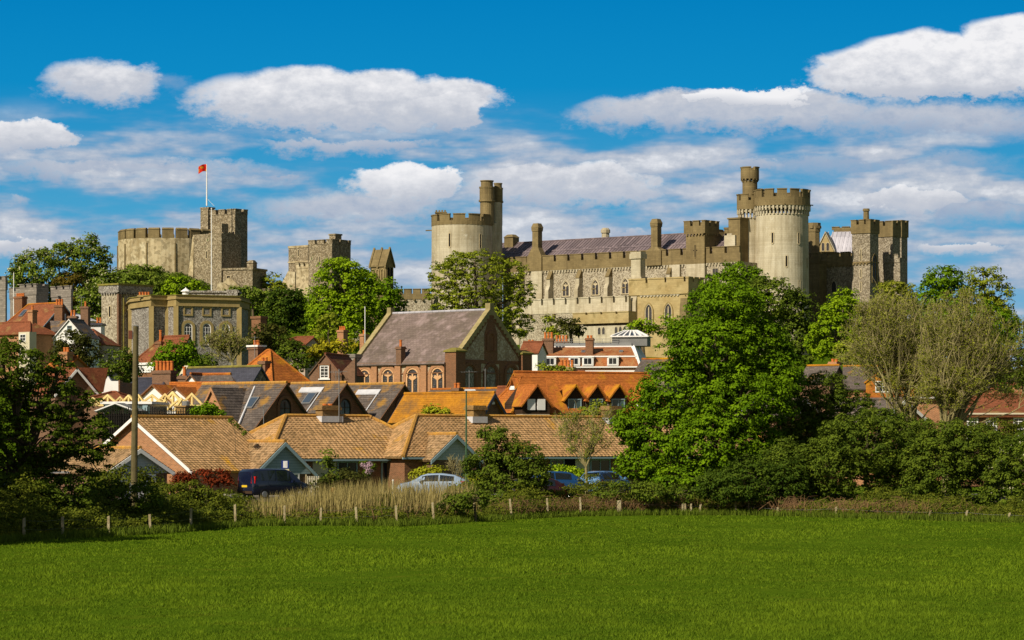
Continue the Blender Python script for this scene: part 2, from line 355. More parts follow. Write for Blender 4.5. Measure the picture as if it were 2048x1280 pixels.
def window(parent, W, cx, z0, w, h, kind='rect', fm=None, gm=None, fw=.08, nx=1, nz=1, d=.05, surround=None, sw=.2, mt=.045, gd=.015, sill=None, lights=False, label=None):
    fm = fm or M['white']; gm = gm or M['glass']
    mb = MB(); o = arch_poly(cx, z0, w, h, kind); i = arch_poly(cx, z0 + fw, w - 2 * fw, h - 2 * fw, kind)
    ringframe(mb, W, o, i, -.02, d)
    for k in range(1, nx): s = cx - w / 2 + w * k / nx; mb.wbox(W, s - mt / 2, s + mt / 2, z0 + fw * .5, z0 + h * (1 if kind == 'rect' else .86) - fw * .5, 0, d * .9)
    for k in range(1, nz): z = z0 + h * k / nz; mb.wbox(W, cx - w / 2 + fw * .5, cx + w / 2 - fw * .5, z - mt / 2, z + mt / 2, 0, d * .8)
    if lights:      # gothic head: two lights under a roundel
        zs = z0 + h * .62
        mb.wprism(W, [(cx, zs - .1), (cx + w * .30, zs + h * .06), (cx + w * .2, zs + h * .14), (cx, zs + h * .09), (cx - w * .2, zs + h * .14), (cx - w * .30, zs + h * .06)], 0, d * .85)
        mb.wprism(W, [(cx + w * .34, zs + h * .12), (cx + w * .44, zs), (cx + w * .44, zs + h * .14)], 0, d * .8)
        mb.wprism(W, [(cx - w * .34, zs + h * .12), (cx - w * .44, zs), (cx - w * .44, zs + h * .14)], 0, d * .8)
    f = mb.build('window', fm, parent, label)
    g = MB(); g.wprism(W, [(a, z) for a, z in i], -.02, gd); g.build('pane', gm, f)
    if surround:
        sb = MB(); oo = arch_poly(cx, z0 - (0 if kind != 'rect' else sw), w + 2 * sw, h + sw + (0 if kind != 'rect' else sw), kind)
        ringframe(sb, W, oo, o, 0, d + .07); sb.build('surround', surround, f)
    if sill:
        sb = MB(); sb.wbox(W, cx - w / 2 - .12, cx + w / 2 + .12, z0 - .12, z0 - .003, 0, .16); sb.build('sill', sill, f)
    return f
def slit(parent, W, cx, z0, w, h, cross=False, stone=None):
    fr = MB(); fr.wbox(W, cx - w / 2 - .14, cx - w / 2, z0 - .1, z0 + h + .1, 0, .07); fr.wbox(W, cx + w / 2, cx + w / 2 + .14, z0 - .1, z0 + h + .1, 0, .07)
    fr.wbox(W, cx - w / 2, cx + w / 2, z0 - .25, z0, 0, .09); fr.wbox(W, cx - w / 2, cx + w / 2, z0 + h, z0 + h + .12, 0, .07)
    f = fr.build('arrow_slit', stone or M['stone_trim'], parent)
    g = MB(); g.wbox(W, cx - w / 2, cx + w / 2, z0, z0 + h, -.02, .02)
    if cross: g.wbox(W, cx - w * 2.2, cx + w * 2.2, z0 + h * .5, z0 + h * .5 + w, -.02, .024)
    g.build('slit_shade', M['black'], f)  # thin black plate paints the dark inside the slit; wall stays solid
    return f
def pots(parent, x, y, z, n=2, h=.6, r=.16, dx=.42, dy=0):
    for k in range(n):
        mb = MB(); px = x + (k - (n - 1) / 2) * dx; py = y + (k - (n - 1) / 2) * dy
        mb.cyl(px, py, z, z + h, r, r * .8, 8); mb.cyl(px, py, z + h - .12, z + h, r * 1.05, r * 1.05, 8)
        mb.build('chimney_pot', M['terracotta'], parent)
def chimney(parent, x, y, z0, z1, w, d, mat=None, n=2, h=.6, cap=.1, ph=None, label=None):
    mb = MB(); mb.box(x - w / 2, x + w / 2, y - d / 2, y + d / 2, z0, z1 - .3); mb.box(x - w / 2 - cap, x + w / 2 + cap, y - d / 2 - cap, y + d / 2 + cap, z1 - .3, z1 - .12)
    mb.box(x - w / 2 - cap * .4, x + w / 2 + cap * .4, y - d / 2 - cap * .4, y + d / 2 + cap * .4, z1 - .12, z1)
    c = mb.build('chimney', mat or M['brick_brown'], parent, label)
    if n: pots(c, x, y, z1, n, h, dx=min(.42, w / max(n, 1)))
    return c
def tiled(poly, mat, parent, name='roof', course=.30, wave=.33, amp=.03, th=.05, thick=.12, label=None, step=None):
    """real overlapping courses on a planar polygon (3d points, local); each course lifted at its lower edge"""
    P = np.array(poly, float); c0 = P.mean(0)
    n = np.zeros(3)
    for i in range(len(P)): n += np.cross(P[i] - c0, P[(i + 1) % len(P)] - c0)
    n /= np.linalg.norm(n)
    if n[2] < 0: n = -n
    u = np.array([-n[1], n[0], 0.]); u /= np.linalg.norm(u); v = np.cross(n, u); o = P[0]
    if v[2] < 0: v = -v; u = -u
    q = np.stack([(P - o) @ u, (P - o) @ v], 1)
    v0, v1 = q[:, 1].min(), q[:, 1].max()
    def span(vv):
        xs = []
        for i in range(len(q)):
            a, b = q[i], q[(i + 1) % len(q)]
            if abs(a[1] - b[1]) < 1e-6:
                if abs(a[1] - vv) < 1e-4: xs += [a[0], b[0]]
                continue
            t = (vv - a[1]) / (b[1] - a[1])
            if -1e-6 <= t <= 1 + 1e-6: xs.append(a[0] + t * (b[0] - a[0]))
        return (min(xs), max(xs)) if xs else (0, 0)
    mb = MB(); st = step or (wave / 4 if wave else .9)
    # underside slab
    mb.add([tuple(p - n * thick) for p in P], [tuple(range(len(P)))])
    for i in range(len(P)):
        a, b = P[i], P[(i + 1) % len(P)]; mb.add([a, b, b - n * thick, a - n * thick], [(0, 1, 2, 3)])
    nc = max(1, int(round((v1 - v0) / course))); ch = (v1 - v0) / nc
    rr = random.Random(int(abs(P.sum()) * 97))
    for k in range(nc):
        a, b = v0 + k * ch, v0 + (k + 1) * ch
        sa, sb = span(a + 1e-5), span(b - 1e-5); lo, hi = min(sa[0], sb[0]), max(sa[1], sb[1])
        m = max(1, int(math.ceil((hi - lo) / st)))
        vs = []; fs = []
        for j in range(m + 1):
            for (s, vv, hgt) in ((sa, a, th), (sb, b, .004)):
                us = s[0] + (s[1] - s[0]) * j / m
                w = amp * math.sin(2 * math.pi * us / wave) if wave else rr.uniform(-.3, .3) * .012
                p = o + u * us + v * vv + n * (hgt + w * (1 if wave else 1) + (amp if wave else 0)); vs.append(p)
            us = sa[0] + (sa[1] - sa[0]) * j / m; vs.append(o + u * us + v * a - n * .0)
        for j in range(m):
            q0, q1 = 3 * j, 3 * j + 3
            fs += [(q0, q1, q1 + 1, q0 + 1), (q0 + 2, q1 + 2, q1, q0)]
        mb.add(vs, fs)
    return mb.build(name, mat, parent, label)
def ridge(pts, mat, parent, r=.13, name='ridge_tiles'):
    mb = MB(); mb.tube(pts, r, 6); return mb.build(name, mat, parent)
def antenna(parent, x, y, z0, z1, w=.9, n=5, name='aerial'):
    mb = MB(); mb.tube([(x, y, z0), (x, y, z1)], .03, 5); mb.tube([(x - w / 2, y, z1 - .15), (x + w / 2, y, z1 - .15)], .02, 4)
    for k in range(n): xx = x - w / 2 + w * k / (n - 1); mb.tube([(xx, y - .25, z1 - .15), (xx, y + .25, z1 - .15)], .012, 4)
    return mb.build(name, M['metal'], parent)
# ================================================================ CASTLE
def round_part(mb, x, y, z0, z1, r, n=40): mb.cyl(x, y, z0, z1, r, r, n)
def round_parapet(mb, x, y, r, z0, zc, zt, n, a0=0., t=.55, frac=.72, fly=0.):
    mb.arc(x, y, r - t, r, 0, 2 * math.pi, z0, zc, 36)
    for k in range(n):
        a = a0 + 2 * math.pi * k / n; b = a + 2 * math.pi / n * frac
        mb.arc(x, y, r - t, r, a, b, zc, zt - .2, 4); mb.arc(x, y, r - t - .08, r + .12, a - .008, b + .008, zt - .2, zt, 4)
def round_corbels(mb, x, y, r0, r1, z0, z1, n):
    zm = (z0 + z1) / 2
    for k in range(n):
        a = 2 * math.pi * k / n; b = a + 2 * math.pi / n * .42
        mb.arc(x, y, r0 - .1, r0 + (r1 - r0) * .5, a, b, z0, zm, 1); mb.arc(x, y, r0 - .1, r1, a, b, zm, z1, 1)
def slit_round(parent, x, y, r, ang, z0, w, h):
    ca, sa = math.cos(ang), math.sin(ang)
    W = lambda s, z, d: (x + ca * (r + d - .03) - sa * s, y + sa * (r + d - .03) + ca * s, z)
    return slit(parent, W, 0, z0, w, h)
def angp(px, pc, rp): return -math.pi / 2 + math.asin(max(-.98, min(.98, (px - pc) / rp)))

# --- great round tower
f = Fr(1564, 600); t = fthing(f, 'round_tower', 'tallest round tower, pale stone with a ring of corbels under its battlements', 'castle tower')
z = lambda p: f.z(p)
mb = MB(); mb.cyl(0, 0, 0, z(430), 5.5, 5.25, 48)
tw = mb.build('wall', M['ashlar'], t, smooth=False)
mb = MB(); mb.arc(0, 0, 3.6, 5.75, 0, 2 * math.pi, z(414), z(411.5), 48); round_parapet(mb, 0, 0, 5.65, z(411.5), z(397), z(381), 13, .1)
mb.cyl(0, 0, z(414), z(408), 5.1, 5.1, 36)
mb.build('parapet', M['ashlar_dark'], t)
mb = MB(); round_corbels(mb, 0, 0, 5.2, 5.7, z(432), z(414), 44); mb.arc(0, 0, 4.6, 5.4, 0, 2 * math.pi, z(419), z(414), 48); mb.build('corbel_table', M['ashlar'], t)
for px, a, b in ((1541, 469, 489), (1593, 469, 490), (1568, 515, 536), (1611, 518, 537), (1594, 564, 583)):
    slit_round(t, 0, 0, 5.36, angp(px, 1564, 53), z(b), .35, z(a) - z(b))
ux = X(1525, 604) - f.ox; mb = MB(); mb.cyl(ux, 4, z(400), z(380), 1.6, 1.6, 16); round_parapet(mb, ux, 4, 1.75, z(384), z(380), z(375), 5)
mb.build('stair_head', M['ashlar_dark'], t)
mb = MB()   # rain pipe spouts
for px in (1510, 1620, 1564): a = angp(px, 1564, 58); mb.tube([(5.4 * math.cos(a), 5.4 * math.sin(a), z(411)), (6.3 * math.cos(a), 6.3 * math.sin(a), z(412))], .12, 5)
mb.build('spout', M['ashlar_dark'], t)
# --- its slimmer companion with watch turret
f = Fr(1499, 602); t = fthing(f, 'stair_tower', 'slimmer round tower attached left of the tallest round tower, topped by a tall round turret', 'castle tower')
mb = MB(); mb.cyl(0, 0, 0, z(436), 2.3, 2.1, 30); mb.build('wall', M['ashlar'], t)
mb = MB(); round_parapet(mb, 0, 0, 2.55, z(420), z(402), z(389), 7, .3); mb.cyl(0, 0, z(420), z(404), 2.1, 2.1, 24); mb.build('parapet', M['ashlar_dark'], t)
mb = MB(); round_corbels(mb, 0, 0, 2.1, 2.55, z(438), z(420), 19); mb.arc(0, 0, 1.6, 2.25, 0, 2 * math.pi, z(425), z(420), 30); mb.build('corbel_table', M['ashlar'], t)
mb = MB(); mb.cyl(.1, .3, z(420), z(362), 1.5, 1.5, 24); tu = mb.build('turret', M['ashlar_dark'], t)
mb = MB(); round_corbels(mb, .1, .3, 1.5, 1.85, z(364), z(358), 14); round_parapet(mb, .1, .3, 1.85, z(358), z(341), z(334), 4, .5); mb.cyl(.1, .3, z(359), z(345), 1.5, 1.5, 20); mb.build('turret_parapet', M['ashlar_dark'], tu)
slit_round(t, 0, 0, 2.2, angp(1490, 1499, 22), z(530), .25, 1.6)

# --- west drum tower
f = Fr(924, 628); z = f.z
t = fthing(f, 'drum_tower', 'wide pale round tower at the left end of the long castle range', 'castle tower')
mb = MB(); mb.cyl(0, 0, 0, z(449), 6.45, 6.35, 48); mb.build('wall', M['ashlar'], t)
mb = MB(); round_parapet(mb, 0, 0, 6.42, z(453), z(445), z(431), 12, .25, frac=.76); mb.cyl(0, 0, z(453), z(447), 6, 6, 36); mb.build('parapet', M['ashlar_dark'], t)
for px, a, b in ((900, 471, 497), (962, 472, 500)): slit_round(t, 0, 0, 6.4, angp(px, 924, 62), z(b), .35, z(a) - z(b))
mb = MB(); cx = X(882, 628) - f.ox; mb.box(cx - 1.1, cx + 1.1, -1.2, .6, z(436), z(427)); mb.box(cx - 1.25, cx + 1.25, -1.35, .75, z(427), z(424.5))
for k in range(4): mb.box(cx - 1.1 + k * .6, cx - .75 + k * .6, -1.2, -.8, z(424.5), z(421))
mb.build('chimney', M['ashlar_dark'], t)
mb = MB(); mb.tube([(-6.3, -.5, z(461)), (-7.6, -.5, z(461.5))], .13, 5); mb.build('spout', M['ashlar_dark'], t)
# stair turrets
for px, r, top, dy, lab in ((974, 1.55, 362, -1.0, 'front turret'), (996, 1.0, 365, 1.5, 'rear turret')):
    x0 = X(px, 628) - f.ox; mb = MB(); mb.cyl(x0, dy, z(450), z(402), r * .93, r * .93, 20); mb.cyl(x0, dy, z(402), z(376), r, r, 20); mb.cyl(x0, dy, z(404.5), z(401), r * 1.12, r * 1.12, 20); mb.cyl(x0, dy, z(376), z(top + 2), r * .82, r * .82, 18); mb.cyl(x0, dy, z(377.5), z(374.5), r * 1.06, r * 1.06, 20)
    mb.arc(x0, dy, r * .5, r * .92, 0, 6.283, z(top + 2), z(top), 18)
    mb.build('turret', M['ashlar_dark'], t)
mb = MB(); x0 = X(993, 628) - f.ox; mb.cyl(x0, 1.4, 0, z(404), 1.25, 1.2, 20); mb.cyl(x0 - 1., .9, 0, z(446), 1.3, 1.2, 20); mb.build('stair_shaft', M['ashlar'], t)

# --- long chapel range
f = Fr(1400, 600, -38.4); z = lambda p, u=0, v=0: f.z(p, u, v)
t = fthing(f, 'castle_range', 'long castle range with purple lead roof, buttresses and a row of pointed windows', 'castle building')
uL = f.u(1006); uR = f.u(1482)
zp = z(541, f.u(1100)); zt = z(510.5, f.u(1100)); zc = zt - 1.35; zb = zp
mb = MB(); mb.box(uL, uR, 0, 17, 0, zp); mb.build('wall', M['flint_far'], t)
W0 = WF(0)
mb = MB(); cren(mb, WF(-.25), uL, uR, zp, zc, zt, 2.95, .62, .7); mb.build('parapet', M['ashlar_dark'], t)
mb = MB(); corbels(mb, W0, uL, uR, zp - .55, zp, .32, .42, .26); mb.build('corbel_table', M['ashlar'], t)
mb = MB(); u0 = f.u(1058); ue = f.u(1440)
zr = zt + 3.6; zE = zc + .3
mb.cm = 0; uW = uL; uL = uL - 8; mb.add([(uL, .6, zE), (ue, .6, zE), (ue, 8, zr), (uL, 8, zr)], [(0, 1, 2, 3)]); mb.add([(uL, 15.4, zE), (ue, 15.4, zE), (ue, 8, zr), (uL, 8, zr)], [(0, 1, 2, 3)]); mb.add([(ue, .6, zE), (ue, 15.4, zE), (ue, 8, zr)], [(0, 1, 2)])
# batten rolls and a lap line halfway up
k = uL
while k < ue:
    mb.tube([(k, .6, zE + .05), (k, 8, zr + .05)], .07, 4); k += .82
hm = (zE + zr) / 2; mb.add([(uL, 4.2, hm + .12), (ue, 4.2, hm + .12), (ue, 4.3, hm - .02), (uL, 4.3, hm - .02), (uL, 4.0, hm - .1), (ue, 4.0, hm - .1)], [(0, 1, 2, 3), (4, 5, 1, 0)])
mb.tube([(uL, 8, zr + .08), (ue, 8, zr + .08)], .16, 6)
mb.build('roof', M['lead'], t); uL = uW
# pale pilaster strips, buttresses, windows
bays = [1103, 1161, 1221]
du = (f.u(1221) - f.u(1103)) / 2; u1 = f.u(1103)
ks = [k for k in range(-2, 9)]
for k in ks:
    u = u1 + du * k
    if u > f.u(1366): continue
    mb = MB(); mb.box(u - .45, u + .45, -1.7, 0, 0, zp - 4.2); mb.prism([(u - .45, -1.7, zp - 4.2), (u + .45, -1.7, zp - 4.2), (u + .45, 0, zp - 4.2), (u - .45, 0, zp - 4.2)], [(u - .45, -1.15, zp - 3.2), (u + .45, -1.15, zp - 3.2), (u + .45, 0, zp - 3.2), (u - .45, 0, zp - 3.2)])
    mb.box(u - .45, u + .45, -1.15, 0, zp - 3.2, zp - 1.9)
    mb.build('buttress', M['ashlar'], t)
    mb = MB(); mb.prism([(u - .5, -1.3, zp - 1.9), (u + .5, -1.3, zp - 1.9), (u + .5, 0, zp - 1.9), (u - .5, 0, zp - 1.9)], [(u - .5, -.3, zp - .2), (u + .5, -.3, zp - .2), (u + .5, 0, zp - .2), (u - .5, 0, zp - .2)])
    mb.build('buttress_cap', M['ashlar_dark'], t)
    if u + du / 2 < f.u(1340): window(t, W0, u + du / 2, zp - 5.6, 1.95, 3.4, 'pointed', M['stone_trim'], M['leadglass'], .2, 2, 1, .12, M['ashlar'], .28, mt=.16, lights=True)
for px in (1077, 1352):
    u = f.u(px); mb = MB(); mb.box(u - (1.5 if px < 1200 else 1.3), u + 1.3, -.55, 0, 0, zp - .05); mb.build('pilaster', M['ashlar'], t)
mb = MB(); a_ = uL
while a_ < f.u(1360):   # string course stepping round the bays
    mb.wbox(W0, a_, a_ + 1.6, zp - 4.3, zp - 4.1, 0, .14); a_ += du
mb.build('string_course', M['ashlar_dark'], t)
for px, top, wid in ((1075, 447, 1.55), (1313, 438, 1.6)):
    u = f.u(px, .5); zz = lambda p: z(p, u, .5)
    mb = MB(); mb.box(u - wid / 2, u + wid / 2, -.3, 1.1, zz(497), zz(top + 14)); mb.box(u - wid * .56, u + wid * .56, -.42, 1.22, zz(top + 16), zz(top + 13)); mb.box(u - wid * .58, u + wid * .58, -.45, 1.25, zz(top + 13), zz(top + 9))
    mb.prism([(u - wid * .64, -.5, zz(top + 9)), (u + wid * .64, -.5, zz(top + 9)), (u + wid * .64, 1.3, zz(top + 9)), (u - wid * .64, 1.3, zz(top + 9))], [(u - wid * .4, -.2, zz(top)), (u + wid * .4, -.2, zz(top)), (u + wid * .4, 1., zz(top)), (u - wid * .4, 1., zz(top))])
    mb.prism([(u - 1.9, -.62, zt - .2), (u + 1.9, -.62, zt - .2), (u + 1.9, 1.2, zt - .2), (u - 1.9, 1.2, zt - .2)], [(u - wid / 2, -.35, zz(495)), (u + wid / 2, -.35, zz(495)), (u + wid / 2, 1.1, zz(495)), (u - wid / 2, 1.1, zz(495))])
    mb.box(u - 1.9, u + 1.9, -.62, 1.2, zp, zt - .2)
    mb.build('chimney', M['ashlar_dark'], t)
u = f.u(1211, 10); mb = MB(); zz = lambda p: z(p, u, 10); mb.cyl(u, 10, zr - 1.5, zz(466), .85, .8, 8); mb.cyl(u, 10, zz(466), zz(460), 1., 1., 8); mb.cyl(u, 10, zz(460), zz(456), 1., .6, 8); mb.build('chimney', M['ashlar'], t)
u = f.u(1020, 7); mb = MB(); mb.box(u - 1.2, u + 1.2, 6.5, 8.6, zr - 1, z(475, u, 7)); mb.prism([(u - 1.3, 6.3, z(475, u, 7)), (u + 1.3, 6.3, z(475, u, 7)), (u + 1.3, 8.7, z(475, u, 7)), (u - 1.3, 8.7, z(475, u, 7))], [(u - .7, 6.9, z(469, u, 7)), (u + .7, 6.9, z(469, u, 7)), (u + .7, 8.1, z(469, u, 7)), (u - .7, 8.1, z(469, u, 7))]); mb.build('chimney', M['ashlar_dark'], t)
# square turret on the range
uc = f.u(1372, -.8); ud = f.u(1409, -.8); vd = f.v(1420, ud) ; vd = 3.6
zz = lambda p: z(p, ud, -.8)
tt = MB(); tt.box(uc, ud, -.8, vd, zp - .1, zz(470)); tt = tt.build('turret', M['ashlar_dark'], t)
mb = MB(); mb.box(uc, ud, -.8, vd, 0, zp - .1); mb.build('turret_base', M['ashlar'], t)
mb = MB(); o = .3
for W, a, b in ((WF(-.8), uc - o, ud + o), (WR(ud), -.8 - o, vd + o)):
    Wd = (lambda W: lambda s, zq, d: W(s, zq, d + o))(W); cren(mb, Wd, a, b, zz(464), zz(451), zz(440), 1.55 if W(0, 0, 0)[1] == -.8 else 1.45, .6, .5)
mb.box(uc - o, ud + o, -.8 - o, vd + o, zz(466), zz(462)); cren(mb, lambda s, zq, d: (uc - o - d, s, zq), -.8 - o, vd + o, zz(464), zz(451), zz(440), 1.5, .6, .5); cren(mb, lambda s, zq, d: (s, vd + o + d, zq), uc - o, ud + o, zz(464), zz(451), zz(440), 1.5, .6, .5)
mb.build('turret_parapet', M['ashlar_dark'], tt)
mb = MB(); corbels(mb, WF(-.8), uc, ud, zz(470), zz(466), .35, .4, .3); corbels(mb, WR(ud), -.8, vd, zz(470), zz(466), .35, .4, .3); mb.build('corbel_table', M['ashlar_dark'], tt)
slit(t, WF(-.8), (uc + ud) / 2, zz(513), .22, zz(489) - zz(513), True, M['ashlar_dark'])
# gabled dormer and small chimneys right of it
u = f.u(1440, 6); mb = MB(); zz = lambda p, u=u: z(p, u, 5)
mb.prism([(u - 2.2, 3, zt - 1), (u + 2.2, 3, zt - 1), (u, 3, zz(463))], [(u - 2.2, 9, zt - 1), (u + 2.2, 9, zt - 1), (u, 9, zz(463))]); mb.box(u - 2.6, u - .2, 5.5, 7.5, zt, zz(458)); mb.build('gable', M['ashlar_dark'], t)
u = f.u(1446, 6); mb = MB(); mb.cyl(u, 7.5, zt, zz(457), .6, .6, 8); mb.cyl(u, 7.5, zz(457), zz(454), .75, .75, 8); mb.build('chimney', M['ashlar_dark'], t)
u = f.u(1462, 3); mb = MB(); mb.box(u - 1.3, u + 1.3, 2.5, 4.5, zt - 1, zz(474)); mb.cyl(u - .3, 3.4, zz(474), zz(470), .8, .8, 8); mb.build('chimney', M['ashlar'], t)
u = f.u(1474, 4); mb = MB(); mb.box(u - 1.4, u + 1.4, 3, 6, 0, zz(442)); mb.box(u - 1.6, u + 1.6, 2.8, 6.2, zz(442), zz(439)); mb.build('stair_turret', M['ashlar_dark'], t)
u = f.u(1431); window(t, W0, u, zp - 3.6, 1.6, 2.6, 'rect', M['ashlar'], M['leadglass'], .15, 2, 2, .1)

# --- terrace wall in front of the range
f2 = Fr(1258, 592, -38.4); z2 = f2.z
t = fthing(f2, 'terrace_wall', 'pale battlemented terrace wall running below the row of pointed windows', 'castle wall')
uL = f2.u(1040); mb = MB(); zt2 = z2(591); zm = z2(616)
mb.box(uL, 0, 0, 9, 0, zm - .6); mb.build('flint_base', M['flint_far'], t)
mb = MB(); cren(mb, WF(-.06), uL, -.02, zm - .6, zt2 - 1.3, zt2, 2.5, .5, .7, cap=.22); mb.build('parapet', M['ashlar'], t)
mb = MB(); k = uL + 3
while k < -1: mb.prism([(k - .25, -.5, zm - 1.2), (k + .25, -.5, zm - 1.2), (k + .25, 0, zm - 1.5), (k - .25, 0, zm - 1.5)], [(k - .25, -.5, zm - .65), (k + .25, -.5, zm - .65), (k + .25, 0, zm - .65), (k - .25, 0, zm - .65)]); k += 5.9
mb.build('spout', M['ashlar_dark'], t)
f3 = Fr(1258, 588, -38.4); z3 = f3.z
t = fthing(f3, 'lodge_block', 'low stone block with small arched windows at the foot of the terrace wall', 'castle building')
uL = f3.u(1146); mb = MB(); mb.box(uL, 0, 0, 3.2, 0, z3(650)); mb.build('wall', M['ashlar'], t)
mb = MB(); cren(mb, WF(-.1), uL, 0, z3(645), z3(627), z3(622), 3.2, .5, 2.6); mb.build('parapet', M['ashlar_gold'], t)
for p0, n in ((1203, 2), (1241, 3)):
    for k in range(n): window(t, WF(0), f3.u(p0 + (k - (n - 1) / 2) * 8.5), z3(668), .8, 1.6, 'pointed', M['ashlar'], M['leadglass'], .09, 1, 1, .08)

# --- projecting block
fb = Fr(1376, 585, -38.4); zb_ = fb.z
t = fthing(fb, 'projecting_block', 'golden stone block with two tall pointed windows standing forward of the long range', 'castle building')
uL = fb.u(1259); D = 5.2; zz = lambda p: zb_(p)
mb = MB(); mb.box(uL, 0, 0, D, 0, zz(588)); mb.build('wall', M['ashlar_gold'], t)
mb = MB(); o = .25
cren(mb, WF(-o), uL, o, zz(587), zz(563), zz(553), 4.1, .5, .6, cap=.28); cren(mb, WR(o), -o, D, zz(587), zz(563), zz(553), 1.5, .4, .6, cap=.28); mb.box(uL, 0, 0, D, zz(588), zz(570)); mb.build('parapet', M['ashlar_gold'], t)
mb = MB(); corbels(mb, WF(0), fb.u(1280), fb.u(1360), zz(591), zz(587.6), .35, .45, .2); mb.build('corbel_table', M['ashlar'], t)
mb = MB(); mb.box(uL, uL + 1.9, -.5, 0, 0, zz(600)); mb.prism([(uL, -.5, zz(600)), (uL + 1.9, -.5, zz(600)), (uL + 1.9, 0, zz(600)), (uL, 0, zz(600))], [(uL, -.15, zz(588.4)), (uL + 1.9, -.15, zz(588.4)), (uL + 1.9, 0, zz(588.4)), (uL, 0, zz(588.4))]); mb.build('buttress', M['ashlar'], t)
mb = MB(); mb.box(-1.7, -.1, -.45, 0, 0, zz(617)); mb.prism([(-1.7, -.45, zz(617)), (-.1, -.45, zz(617)), (-.1, 0, zz(617)), (-1.7, 0, zz(617))], [(-1.7, -.1, zz(596)), (-.1, -.1, zz(596)), (-.1, 0, zz(596)), (-1.7, 0, zz(596))]); mb.build('buttress', M['ashlar_dark'], t)
for px in (1298, 1337): window(t, WF(0), fb.u(px), zz(650), 1.9, zz(604) - zz(650), 'pointed', M['stone_trim'], M['leadglass'], .2, 2, 1, .14, M['gold_trim'], .25, mt=.2)
u = fb.u(1277, 1.2); mb = MB(); mb.box(u - 1.15, u + 1.15, .3, 1.9, zz(560), zz(512)); mb.box(u - 1.5, u + 1.5, 0, 2.2, zz(563), zz(549)); mb.box(u - 1.4, u + 1.4, .05, 2.15, zz(512), zz(502)); mb.box(u - 1.25, u + 1.25, .2, 2., zz(502), zz(498)); mb.build('chimney', M['ashlar'], t)

# --- link range, shaded court side, right of the great tower
fs = Fr(1700, 611.5, -38.4); z = fs.z
t = fthing(fs, 'shaded_range', 'shadowed castle wall between the great round tower and the flint gate tower', 'castle building')
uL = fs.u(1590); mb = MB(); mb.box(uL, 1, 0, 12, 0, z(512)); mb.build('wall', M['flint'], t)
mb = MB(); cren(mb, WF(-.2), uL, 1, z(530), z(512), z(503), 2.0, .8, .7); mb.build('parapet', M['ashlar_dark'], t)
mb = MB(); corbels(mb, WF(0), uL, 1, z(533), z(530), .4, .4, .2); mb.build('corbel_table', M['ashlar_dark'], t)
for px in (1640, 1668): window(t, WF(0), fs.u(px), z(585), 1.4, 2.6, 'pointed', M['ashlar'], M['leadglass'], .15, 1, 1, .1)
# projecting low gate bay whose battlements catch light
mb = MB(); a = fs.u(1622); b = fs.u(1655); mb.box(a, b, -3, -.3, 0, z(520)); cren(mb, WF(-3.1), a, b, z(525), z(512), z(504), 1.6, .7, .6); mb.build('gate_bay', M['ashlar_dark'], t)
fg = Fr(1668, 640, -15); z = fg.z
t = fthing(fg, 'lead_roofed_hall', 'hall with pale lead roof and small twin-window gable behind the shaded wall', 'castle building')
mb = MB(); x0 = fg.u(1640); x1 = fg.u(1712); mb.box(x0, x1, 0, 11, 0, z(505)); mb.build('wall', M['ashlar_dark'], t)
mb = MB(); mb.add([(x0, -.2, z(506)), (x1, -.2, z(506)), (x1 - 1, 5.5, z(460)), (x0 + 2.0, 5.5, z(460)), (x0, 11, z(506)), (x1, 11, z(506))], [(0, 1, 2, 3), (4, 5, 2, 3), (0, 3, 4), (1, 2, 5)])
k = x0 + 1
while k < x1 - 1: mb.tube([(k, -.15, z(505.6)), (k, 5.5, z(459.6))], .09, 4); k += .9
mb.build('roof', M['lead_pale'], t)
gx = fg.u(1651, -1); mb = MB(); w = fg.u(1668, -1) - gx
mb.prism([(gx - w, -1.2, z(504)), (gx + w, -1.2, z(504)), (gx, -1.2, z(468))], [(gx - w, 3, z(504)), (gx + w, 3, z(504)), (gx, 3, z(468))]); mb.build('gable', M['ashlar_gold'], t)
mb = MB()
for sg in (-1, 1): mb.prism([(gx, -1.4, z(466)), (gx + sg * (w + .2), -1.4, z(505)), (gx + sg * (w + .2), -1.4, z(501)), (gx, -1.4, z(463))], [(gx, 3, z(466)), (gx + sg * (w + .2), 3, z(505)), (gx + sg * (w + .2), 3, z(501)), (gx, 3, z(463))])
mb.build('gable_coping', M['ashlar'], t)
for px in (1646, 1655.5): window(t, WF(-1.2), fg.u(px, -1.2), z(503), .75, 1.9, 'round', M['stone_trim'], M['leadglass'], .1, 1, 1, .08)
mb = MB(); mb.box(x0 + 2, x0 + 6.5, 6, 8, z(462), z(451)); cren(mb, WF(6), x0 + 1.6, x0 + 6.8, z(456), z(453), z(449), 1.6, .6, .6); mb.build('chimney', M['ashlar_dark'], t)
ft = Fr(1628, 618, -15); z = ft.z
t = fthing(ft, 'octagonal_turret', 'plain golden turret peeping out right beside the great round tower', 'castle tower')
mb = MB(); mb.cyl(0, 0, 0, z(464), 1.25, 1.2, 8, .39); mb.build('wall', M['ashlar_dark'], t)
mb = MB(); mb.cyl(0, 0, z(464), z(452), 1.3, 1.45, 8, .39); mb.arc(0, 0, .8, 1.4, 0, 6.283, z(452), z(446), 8)
for k in range(6): mb.arc(0, 0, 1.3, 1.55, k * 1.05, k * 1.05 + .5, z(457), z(452), 1)
mb.build('turret_head', M['ashlar_dark'], t)

